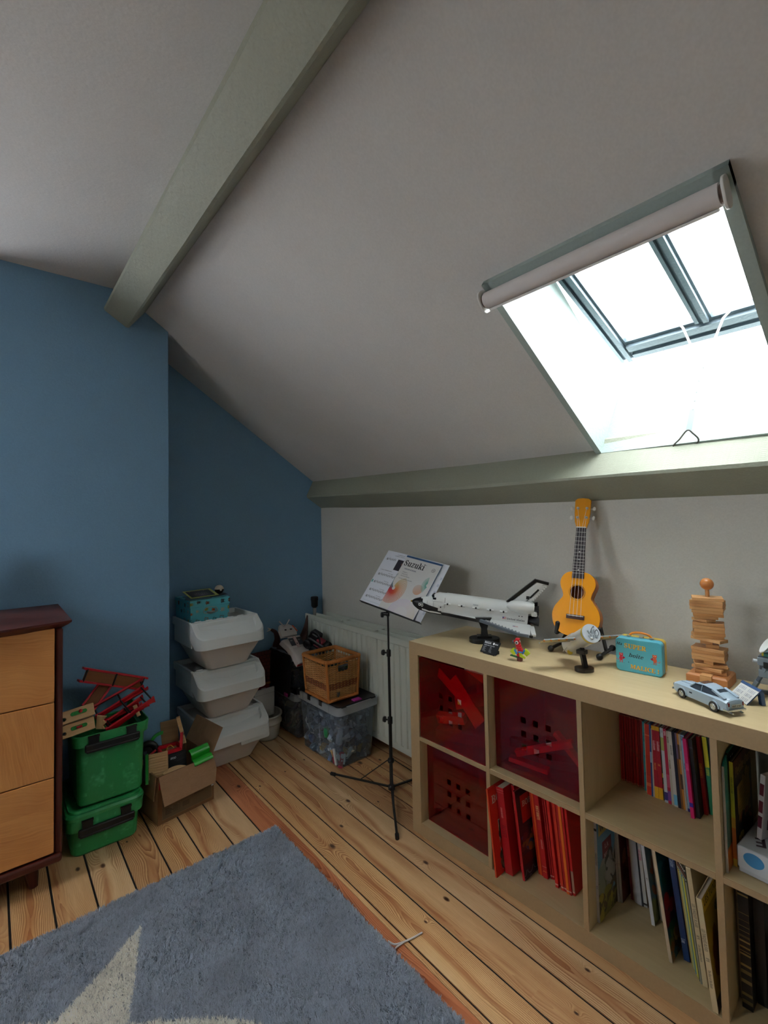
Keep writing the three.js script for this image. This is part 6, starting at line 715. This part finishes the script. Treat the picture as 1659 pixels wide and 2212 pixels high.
lo('dark red album with faded lettering deep in the lower third compartment', 0.7875, -0.22, 0.0085, 0.295, 0.165, 0.045, '#5e1a1e', [['LES VOYAGES', 900, '#9c5a4a', 18, serif]]);
lo('thin brown white album after the dark red one', 0.7975, -0.217, 0.004, 0.29, 0.165, 0.05, '#a99a88');
lo('thin white album with a black edge after the dark red one', 0.8025, -0.215, 0.0055, 0.29, 0.165, 0.055, '#bfc0c4', [['DANS LES PAYS', 200, small, 14, sans]], [[0, 30, '#222']]);
lo('broad white album with small blue lettering', 0.809, -0.214, 0.0135, 0.292, 0.165, 0.06, '#c3c8d2', [['LA LEGENDE', 360, '#5f7a96', 20, sans]]);
lo('dark thin album between two white ones', 0.8235, -0.216, 0.0035, 0.285, 0.165, 0.065, '#33343c');
lo('white album with pink lettering and a mustard cover', 0.8275, -0.218, 0.0105, 0.285, 0.165, 0.075, '#c9c8c6', [['LES SISTERS', 800, '#c03a7a', 26, sans]], [[1960, 2000, '#222']], 4);
lo('white spined album with a blue countryside cover, leaning', 0.869, -0.163, 0.0095, 0.292, 0.2, 0.1, '#cdd0d6', [['QUAND LE VENT TOURNE', 150, small, 14, sans], ['N° 1', 1100, small, 15, sans]], [], 5);
lo('pale album leaning behind the countryside cover', 0.882, -0.2, 0.008, 0.29, 0.18, 0.098, '#b9b6ac', [['CARNET', 500, small, 14, sans]]);
lo('thin mustard album leaning behind the countryside cover', 0.8915, -0.205, 0.005, 0.29, 0.18, 0.096, '#a08a3a');
lo('thin cream album before the teal and red cover', 0.939, -0.09, 0.007, 0.29, 0.21, 0.118, '#b3a58c');
lo('large album with a teal and red cover, leaning furthest out in its row', 0.947, -0.069, 0.0085, 0.296, 0.22, 0.118, '#b9a890', [], [], 6);
lo('dark blue album with white lettering', 0.9725, -0.106, 0.0155, 0.288, 0.2, 0.11, '#173566', [['La Cuisine', 90, '#9fb0cc', 24, serif], ['Lou', 1640, '#c9d2e0', 26, serif]]);
lo('thin brown magazine after the dark blue album', 0.9895, -0.11, 0.005, 0.285, 0.2, 0.108, '#8d735a');
['#b3ab30', '#9da8a0', '#a8a43a', '#2f78a8', '#c2bf4a', '#b5ae38', '#4a4f3c', '#8c8f80'].forEach((c, k) => lo(['yellow', 'grey green', 'olive yellow', 'blue', 'pale yellow', 'bright yellow', 'dark green', 'grey'][k] + ' thin magazine with a speckled top edge, in the leaning stack', 0.9955 + k * 0.0042, -0.1 + k * 0.0055, 0.0038, 0.288, 0.2, 0.106, c, [], [[0, 260, '#3a3630'], [40, 70, '#b8b4a8'], [120, 170, '#6a3a2a'], [200, 240, '#8f9a8a']]));
lo('cream spined comic of the bluecoat series, number five', 1.0305, -0.06, 0.0115, 0.295, 0.215, 0.1, '#bfb08c', [['LES TUNIQUES BLEUES', 640, small, 22, sans], ['N°5', 1180, small, 22, sans], ['Les bleus deserteurs', 1340, small, 17, sans]], [[0, 30, '#d0c4a4']]);
lo('cream spined comic of the bluecoat series with an ochre cover, number eight', 1.0665, -0.003, 0.0125, 0.265, 0.215, 0.1, '#c4b591', [['LES TUNIQUES BLEUES', 560, small, 22, sans], ['N°8', 1080, small, 22, sans], ['The Blue et the Boxer', 1300, small, 18, sans]], [], 7);
// fourth bay
book('teal bordered children’s album with a wavy top edge and the name Henri', Y1, 1.1052, -0.024, 0.004, 0.312, 0.22, 0.0, '#1f6f68', spine('#b5aea4'), 8, 'wavy');
book('lime to orange spined book with a brown castle cover before the wavy album', Y1, 1.1108, -0.064, 0.0085, 0.262, 0.18, 0.0, '#3a2c1c', spine('#b8b42a', [['CENDRILLON ET LE CHAT', 300, '#4a4c14', 16, sans]], [[1300, 1900, '#c9661e'], [1100, 1300, '#c4922a'], [1900, 2047, '#c9a63a']]), 9);
book('dark crimson book standing at the back of the upper fourth compartment', Y1, 1.2, -0.2, 0.02, 0.318, 0.17, 0.05, '#4a0f1c', spine('#4a0f1c', [['HISTOIRES', 100, '#b08a6a', 24, serif]]));
book('thin beige book beside the gold tooled black volume', Y0, 1.1045, -0.095, 0.0065, 0.3, 0.22, 0.0, '#8d7656', spine('#8d7656', [['Bernard', 300, '#4a3a26', 16, serif]]));
book('black volume with gold ornaments on its spine', Y0, 1.114, -0.072, 0.022, 0.3, 0.22, 0.0, '#0f0c0a', spine('#14100d', [], [[120, 150, '#9a8350'], [440, 448, '#9a8350'], [560, 566, '#8a7444'], [660, 668, '#9a8350'], [740, 748, '#9a8350'], [820, 826, '#9a8350'], [840, 846, '#9a8350'], [900, 930, '#a08a54'], [1000, 1030, '#8a7444'], [1080, 1090, '#9a8350'], [1120, 1150, '#8a7444'], [1300, 1340, '#8a7444'], [1400, 1460, '#6a5a34'], [1560, 1620, '#7a6840'], [1780, 1830, '#6a5a34'], [1900, 1960, '#5a4c2c']]));
book('plain black volume beside the gold tooled one', Y0, 1.1375, -0.11, 0.022, 0.298, 0.22, 0.0, '#0b0a0a', spine('#0d0b0a'));
const SR = Math.floor(2048 / spines.length), spineTex = canvasTex(2048, 2048, (c) => { spines.forEach(([bg, items, marks], k) => { const y = k * SR; c.fillStyle = bg; c.fillRect(0, y, 2048, SR); for (const [a, b, col] of marks) { c.fillStyle = col; c.fillRect(a, y, b - a, SR); } for (const [t, x, col, s, f] of items) { c.fillStyle = col; c.font = `bold ${Math.min(s, 24) * 0.86 | 0}px ${f}`; c.save(); c.translate(x, y + SR / 2 + s * 0.3); c.scale(2.1, 1); c.fillText(t, 0, 0); c.restore(); } c.fillStyle = 'rgba(40,30,24,0.16)'; for (let q = 0; q < 16; q++) c.fillRect((q * 397 + k * 131) % 2040, y + ((q * 7 + k * 3) % SR), 14, 1); }); });
const coverTex = canvasTex(2048, 2048, (c) => {
  const cell = (k, f) => { c.save(); c.beginPath(); c.rect((k % 4) * 512, (k >> 2) * 682, 512, 682); c.clip(); c.translate((k % 4) * 512, (k >> 2) * 682); f(); c.restore(); }, fill = (col, x = 0, y = 0, w = 512, h = 682) => { c.fillStyle = col; c.fillRect(x, y, w, h); };
  let s = 9; const R = () => ((s = (s * 48271) % 2147483647) / 2147483647), blobs = (cols, n, x, y, w, h, r) => { for (let k = 0; k < n; k++) { c.fillStyle = cols[(R() * cols.length) | 0]; c.beginPath(); c.ellipse(x + R() * w, y + R() * h, r * (0.3 + R()), r * (0.3 + R()), R() * 3, 0, 7); c.fill(); } };
  const txt = (t, x, y, f, col) => { c.font = f; c.fillStyle = col; c.fillText(t, x, y); };
  cell(0, () => { fill('#cf2a18'); txt('BOB ET', 36, 130, 'bold 86px serif', '#d8c8bc'); txt('BOBETTE', 270, 130, 'bold 60px serif', '#d8c8bc'); txt('LE LION', 130, 190, 'bold 44px sans-serif', '#d89a3a'); fill('#d8cfc8', 90, 270, 360, 380); fill('#2a241e', 100, 280, 340, 360); blobs(['#4a4038', '#7a6a5a', '#3a5a34', '#8a4a34', '#b8a890', '#c43a22'], 90, 100, 280, 330, 350, 40); fill('#cf2a18', 0, 655, 512, 30); });
  cell(1, () => { fill('#2c1f2c'); fill('#b5221c', 60, 60, 452, 210); txt('BOB ET BOBETTE', 80, 150, 'bold 62px serif', '#d8d0c8'); txt('LE TRESOR', 250, 230, 'bold 44px sans-serif', '#d86a2a'); for (let k = 0; k < 30; k++) fill('#8a7a86', 30 + R() * 460, 280 + R() * 120, 4, 4); blobs(['#7a5a1e', '#5a2a34', '#a8642c', '#c43a3a', '#3a4a7a', '#8a5a3a'], 70, 20, 360, 470, 130, 34); fill('#4a161a', 0, 500, 512, 70); c.strokeStyle = '#8a8f9c'; c.lineWidth = 5; for (let k = 0; k < 12; k++) { c.beginPath(); c.arc((k % 6) * 90 + (k > 5 ? 45 : 0), 610 + (k > 5 ? 50 : 0), 38, 0, 3.1); c.stroke(); } });
  cell(2, () => { fill('#5a8fae'); fill('#b8a24a', 30, 0, 330, 110); txt('WESTERN', 50, 86, 'bold 70px sans-serif', '#2a241e'); fill('#7a2a2c', 80, 170, 150, 150); txt('LA', 120, 230, 'bold 44px serif', '#c8b8a8'); txt('MINE', 100, 290, 'bold 44px serif', '#c8b8a8'); blobs(['#5a6a4a', '#6f7a5a', '#8a8f7a', '#4a4a3a', '#9a9484'], 80, 0, 330, 512, 160, 60); blobs(['#8a8a86', '#a8a49c', '#3a342c'], 40, 150, 290, 260, 250, 40); fill('#7f7a34', 0, 560, 512, 130); blobs(['#3a3420', '#a89a3a', '#5a4a2a', '#8a8436'], 60, 0, 500, 512, 180, 44); });
  cell(3, () => { fill('#4a141a'); blobs(['#6a3a22', '#8a5a34', '#3a1a16', '#5a2a1e'], 50, 60, 330, 400, 320, 50); fill('#6a3320', 0, 560, 512, 122); });
  cell(4, () => { fill('#7a5a22'); blobs(['#8a6a2a', '#6a4c1c'], 30, 0, 0, 512, 682, 80); });
  cell(5, () => { fill('#3f6a8a'); blobs(['#5a7a94', '#34607c'], 30, 0, 0, 512, 300, 90); blobs(['#a05a34', '#7a7f86', '#3a4a5a', '#8a8f96'], 60, 60, 280, 400, 260, 46); fill('#5a6a34', 0, 560, 512, 122); blobs(['#4a5a2a', '#7a8a4a'], 40, 0, 540, 512, 150, 40); });
  cell(6, () => { fill('#1f5a6a'); blobs(['#2a6a7a', '#184a58'], 30, 0, 0, 512, 340, 80); blobs(['#8a7a2a'], 6, 320, 20, 120, 120, 30); fill('#7a1a2c', 0, 360, 512, 120); blobs(['#a02a34', '#7a2a4a', '#3a2a34'], 40, 0, 330, 512, 150, 40); fill('#2a5a40', 40, 470, 300, 80); blobs(['#3a2416', '#8a5a2a', '#5a7a4a', '#a88a4a'], 50, 0, 540, 512, 140, 36); });
  cell(7, () => { fill('#9a7f2a'); fill('#c4a83a', 0, 0, 512, 90); txt('LES TUNIQUES', 20, 60, 'bold 58px sans-serif', '#2a2418'); txt('BLEUES', 260, 120, 'bold 54px sans-serif', '#2a2418'); blobs(['#2a3434', '#3a4a4a'], 16, 200, 100, 312, 200, 60); blobs(['#6a3a1e', '#4a2a18', '#8a5a2a'], 60, 80, 260, 430, 380, 60); fill('#241a14', 0, 600, 512, 90); });
  cell(8, () => { fill('#1f7f76'); fill('#0d1210', 80, 90, 432, 592); txt('Henri', 140, 190, '96px serif', '#d8d8d4'); blobs(['#4a4030', '#6a5a44', '#3a4a44'], 30, 260, 80, 240, 160, 40); fill('#3a5a2a', 80, 300, 432, 300); c.fillStyle = '#c96a1e'; c.fillRect(0, 560, 512, 122); });
  cell(9, () => { fill('#2c2620'); blobs(['#4a4430', '#3a3024', '#5a3a2a'], 40, 0, 0, 512, 140, 50); txt('Petite Ours', 40, 120, 'italic bold 84px serif', '#b89a5a'); fill('#a8822c', 80, 190, 360, 260); blobs(['#a8822c', '#94702a'], 20, 90, 180, 340, 280, 50); for (let k = 0; k < 9; k++) fill('#5a4a1c', 130, 230 + k * 22, 200 + R() * 80, 4); blobs(['#26221c', '#2a2630', '#5a2a1a', '#8a3a1e'], 40, 60, 400, 400, 260, 46); blobs(['#c9b04a'], 5, 90, 520, 120, 60, 40); });
});
const spineM = std('#ffffff', 0.45, { map: spineTex }), coverM = std('#ffffff', 0.32, { map: coverTex }), pageM = std('#cfc8ba', 0.9), bookMats = {};
for (const [label, y, x, z, t, h, d, lean, color, si, ci, kind] of BOOKS) {
  const o = onShelf('book', label, 'book', [x, y + 0.0006, z], 0, x > 1.1 ? 'books of the last compartments' : y > 0.3 ? 'slim albums in the upper compartment' : x < 0.74 ? 'red comic albums' : 'albums in the lower compartment'); o.rotation.order = 'YXZ'; o.rotation.z = lean; // foot corner by the divider, spine at z = 0, towards the room
  const m = bookMats[color] ??= std(color, 0.45), ct = Math.min(0.0016, t * 0.3), wavy = kind === 'wavy';
  const g = new THREE.BoxGeometry(t, h, 0.0018), a = g.getAttribute('uv'), v0 = 1 - (si * SR + SR - 1) / 2048, v1 = 1 - (si * SR + 1) / 2048; for (let i = 0; i < 24; i++) { const f = i >> 2 === 4 ? a.getX(i) : 0.5, k = a.getY(i); a.setXY(i, 1 - k, v0 + (v1 - v0) * f); }
  if (wavy) {
    const out = [[0, 0], [0, h - 0.05], [-d * 0.08, h - 0.036], [-d * 0.25, h - 0.026], [-d * 0.45, h - 0.028], [-d * 0.66, h - 0.022], [-d * 0.86, h], [-d, h + 0.004], [-d, 0]].reverse();
    const wg = own(ext(out, t).rotateY(-Math.PI / 2).translate(t, 0, 0)), ua = wg.getAttribute('uv'), pa = wg.getAttribute('position'), col = (ci % 4) * 512, rw = (ci >> 2) * 682; for (let i = 0; i < ua.count; i++) ua.setXY(i, (col + 6 + 500 * Math.min(1, Math.abs(pa.getZ(i)) / d)) / 2048, 1 - (rw + 6 + 670 * (1 - pa.getY(i) / (h + 0.01))) / 2048);
    mesh('cover', wg, coverM, o); mesh('spine', own(T(new THREE.BoxGeometry(t + 0.001, h - 0.05, 0.003), t / 2, (h - 0.05) / 2, 0.0005)), std('#bdb6ac', 0.5), o, 'pale spine'); continue;
  }
  mesh('spine', own(T(g, t / 2, h / 2, -0.0009)), spineM, o);
  mesh('cover', [bx(ct, h, d - 0.002, ct / 2, h / 2, -d / 2 - 0.001), bx(ct, h, d - 0.002, t - ct / 2, h / 2, -d / 2 - 0.001)], m, o);
  mesh('pages', bx(t - 2 * ct, h - 0.005, d - 0.006, t / 2, h / 2 - 0.0005, -d / 2 - 0.0015), pageM, o);
  if (ci >= 0) { const c0 = (ci % 4) * 512, r0 = (ci >> 2) * 682; mesh('front_cover', print(d - 0.002, h, [(c0 + 3) / 2048, (r0 + 3) / 2048, (c0 + 509) / 2048, (r0 + 679) / 2048], t + 0.0004, h / 2, -d / 2 - 0.001, 0, Math.PI / 2, 0), coverM, o); }
}
// lying and boxed things of the fourth bay
{
  const pz = canvasTex(512, 512, (c) => { c.fillStyle = '#c4c8cc'; c.fillRect(0, 0, 512, 512); c.fillStyle = '#3f86b8'; c.beginPath(); c.ellipse(60, 70, 44, 40, 0, 0, 7); c.fill(); c.font = 'bold 96px sans-serif'; ['C', 'A', 'S', 'S', 'E'].reverse().forEach((t, k) => { c.save(); c.translate(56 + k * 86, 250 + (k % 2) * 16); c.rotate(Math.PI + 0.2 * (k - 2)); c.fillStyle = ['#4a3a44', '#a8283c', '#8a2a5a', '#b0243a', '#4a2a3a'][k]; c.fillText(t, -34, 34); c.restore(); }); c.fillStyle = '#3f86b8'; c.beginPath(); c.ellipse(60, 400, 42, 46, 0, 0, 7); c.fill(); c.fillStyle = '#d98a2c'; c.fillRect(190, 360, 150, 60); c.strokeStyle = '#b02a34'; c.lineWidth = 11; c.beginPath(); c.moveTo(130, 392); [[165, 410], [180, 440], [200, 400], [225, 440], [250, 400], [262, 440], [290, 402], [300, 442], [340, 402], [352, 446], [392, 408], [410, 440], [450, 400]].forEach((p) => c.lineTo(...p)); c.stroke(); c.fillStyle = '#2f8a4a'; c.fillRect(330, 60, 150, 34); c.strokeStyle = '#44505a'; c.lineWidth = 6; for (let k = 0; k < 5; k++) { c.beginPath(); c.moveTo(200, 60 + k * 18); c.lineTo(260, 120 - k * 14); c.stroke(); } });
  const box = onShelf('game_box', 'white game box with red and blue print lying before the castle book', 'game box', [1.122, Y1 + 0.0005, -0.05], -0.09), m = std('#ffffff', 0.4, { map: pz }), w = 0.27, h = 0.066, d = 0.2;
  mesh('lid', rb(w, h - 0.012, d, 0.004, w / 2, h / 2 + 0.006, -d / 2), std('#c4c8cc', 0.4), box); mesh('tray', rb(w - 0.005, 0.03, d - 0.005, 0.003, w / 2, 0.0155, -d / 2), std('#b9bdc2', 0.4), box); mesh('top_print', print(w - 0.01, d - 0.01, [0, 0, 1, 0.64], w / 2, h + 0.0004, -d / 2, -Math.PI / 2, 0, 0), m, box); mesh('front_print', print(w - 0.01, h - 0.014, [0, 0.66, 1, 0.94], w / 2, h / 2 + 0.006, 0.0004), m, box);
  const bb = onShelf('board_book', 'white board book with a blue edge standing open behind the game box', 'book', [1.168, Y1 + 0.078, -0.13], -0.3); bb.rotation.order = 'YXZ'; bb.rotation.z = -0.28;
  mesh('cover', rb(0.16, 0.15, 0.006, 0.002, 0.08, 0.09, -0.004), std('#3f7fa0', 0.4), bb); mesh('page', [rb(0.152, 0.142, 0.006, 0.001, 0.084, 0.09, 0.003)], std('#cfd4d6', 0.5), bb); mesh('picture', [bx(0.05, 0.08, 0.001, 0.07, 0.09, 0.0066), bx(0.01, 0.14, 0.001, 0.03, 0.09, 0.0064)], std('#2f8a5a', 0.5), bb); 
  const ab = onShelf('picture_book', 'dark red and white picture book leaning beside the castle book', 'book', [1.157, Y1 + 0.068, -0.11], -0.35); ab.rotation.order = 'YXZ'; ab.rotation.z = -0.1;
  mesh('cover', rb(0.012, 0.17, 0.14, 0.002, 0, 0.085, -0.07), std('#b5b1b0', 0.4), ab); mesh('picture', [0.02, 0.055, 0.09, 0.125].map((yy, k) => bx(0.001, 0.026, 0.11, 0.0065, yy + 0.016, -0.075)), std('#3a1420', 0.4), ab); mesh('spine_picture', [0.03, 0.07, 0.115].map((yy) => bx(0.009, 0.03, 0.001, 0, yy + 0.016, 0.0005)), std('#5a1a28', 0.4), ab);
  const lay = onShelf('book', 'black volume lying flat with small gold squares on its spine', 'book', [1.3, Y0 + 0.0008, -0.09], 0.05); mesh('cover', [bx(0.27, 0.003, 0.19, 0, 0.0015, -0.095), bx(0.27, 0.003, 0.19, 0, 0.0365, -0.095), bx(0.27, 0.038, 0.003, 0, 0.019, -0.0015)], std('#0e0d0c', 0.4), lay); mesh('pages', bx(0.262, 0.031, 0.185, 0, 0.019, -0.095), pageM, lay); for (let k = 0; k < 7; k++) mesh('gold_frame', ext((() => { const s = rrect(0.03, 0.03, 0.003), q = new THREE.Path(); q.absarc(0, 0, 0.009, 0, 7, true); s.holes.push(q); return s; })(), 0.001).translate(-0.115 + k * 0.037, 0.019, 0), std('#8f8566', 0.35, { metalness: 0.5 }), lay);
  const mag = onShelf('magazine', 'glossy magazine lying on the flat black volume', 'magazine', [1.3, Y0 + 0.0405, -0.07], 0.3); mesh('pages', rb(0.21, 0.008, 0.15, 0.002, 0, 0.0045, -0.07), std('#a9a6ae', 0.3), mag); mesh('cover', rb(0.212, 0.0012, 0.152, 0.0005, 0, 0.0092, -0.07), std('#5a3a4a', 0.25), mag);
}
// ---------- red see-through boxes with nine square holes ----------
const redClear = new THREE.MeshPhysicalMaterial({ color: '#e4283e', roughness: 0.05, transmission: 0.95, thickness: 0, clearcoat: 0.6, clearcoatRoughness: 0.04 });
function redBox(label, x, y, z) {
  const o = onShelf('red_box', label, 'storage box', [x, y, z], 0, 'red see-through boxes'), w = 0.326, h = 0.326, d = 0.33, t = 0.004;
  const holes = []; for (let i = -1; i <= 1; i++) for (let j = -1; j <= 1; j++) holes.push(rect(w / 2 + i * 0.047 - 0.0105, 0.15 + j * 0.047 - 0.0105, w / 2 + i * 0.047 + 0.0105, 0.15 + j * 0.047 + 0.0105).reverse());
  mesh('front_panel', ext(rect(0, 0, w, h), t, 0, holes).translate(0, 0.001, -t), redClear, o); mesh('back_panel', bx(w, h, t, w / 2, h / 2, -d), redClear, o); for (const s of [t / 2, w - t / 2]) mesh('side_panel', bx(t, h, d - 2 * t, s, h / 2 + 0.001, -d / 2), redClear, o); mesh('floor_panel', bx(w - 2 * t, t, d - 2 * t, w / 2, t / 2 + 0.001, -d / 2), redClear, o);
}
redBox('red see-through box with nine square holes in the top corner compartment, full of papers', 0.0545, Y1, -0.004);
redBox('red see-through box with nine square holes in the lower corner compartment, nearly empty', 0.0545, Y0, -0.04);
redBox('red see-through box with nine square holes above the red comic albums', 0.4055, Y1, -0.038);
const inBox = (n, label, p, e, w, h, t, c) => { const o = onShelf(n, label, n === 'card' ? 'card' : 'toy part', p); o.rotation.order = 'YXZ'; o.rotation.x = e[0]; o.rotation.y = A + e[1]; o.rotation.z = e[2]; mesh('sheet', rb(w, h, t, Math.min(0.001, t * 0.4)), std(c, 0.6), o); };
inBox('card', 'pale card slanting down inside the top red box', [0.25, 0.585, -0.06], [-0.2, 0.1, -0.75], 0.2, 0.055, 0.004, '#e8e2d8');
inBox('card', 'pale folded card beside the slanting one inside the top red box', [0.135, 0.62, -0.09], [0.2, -0.2, -0.5], 0.13, 0.05, 0.004, '#e0dcd4');
inBox('card', 'cream card high at the back of the top red box', [0.24, 0.665, -0.16], [-0.1, 0, -0.35], 0.14, 0.045, 0.004, '#e6dcc8');
inBox('card', 'yellow card inside the top red box behind the holes', [0.22, 0.56, -0.12], [-0.4, 0.3, 0.3], 0.12, 0.05, 0.004, '#d9c43a');
inBox('toy_block', 'white toy block showing through the lowest holes of the top red box', [0.18, 0.5, -0.055], [0.2, 0.3, 0.15], 0.12, 0.035, 0.03, '#dfe4ea');
inBox('toy_block', 'grey toy block at the bottom of the top red box', [0.2, 0.43, -0.12], [0, 0.4, 0], 0.22, 0.04, 0.12, '#8a8f98');
inBox('toy_block', 'white toy rod crossing behind the holes of the box above the albums', [0.57, 0.505, -0.085], [0.1, 0.2, 0.42], 0.22, 0.022, 0.02, '#e2e6ea');
inBox('toy_block', 'white toy rail slanting the other way inside the box above the albums', [0.655, 0.515, -0.11], [0, -0.3, -0.5], 0.15, 0.02, 0.02, '#dcdfe4');
inBox('toy_block', 'green toy rod inside the box above the albums', [0.5, 0.49, -0.1], [0, 0.2, 0.1], 0.13, 0.03, 0.02, '#4ab08a');
inBox('toy_block', 'pale flat toy rail at the bottom of the box above the albums', [0.5, 0.42, -0.1], [0, 0.25, -0.08], 0.14, 0.016, 0.03, '#e0dcd8');
inBox('toy_block', 'long grey toy rail lying inside the box above the albums', [0.62, 0.425, -0.2], [0, 0.35, 0.03], 0.24, 0.03, 0.05, '#7a7f88');
renderer.render(scene, camera);
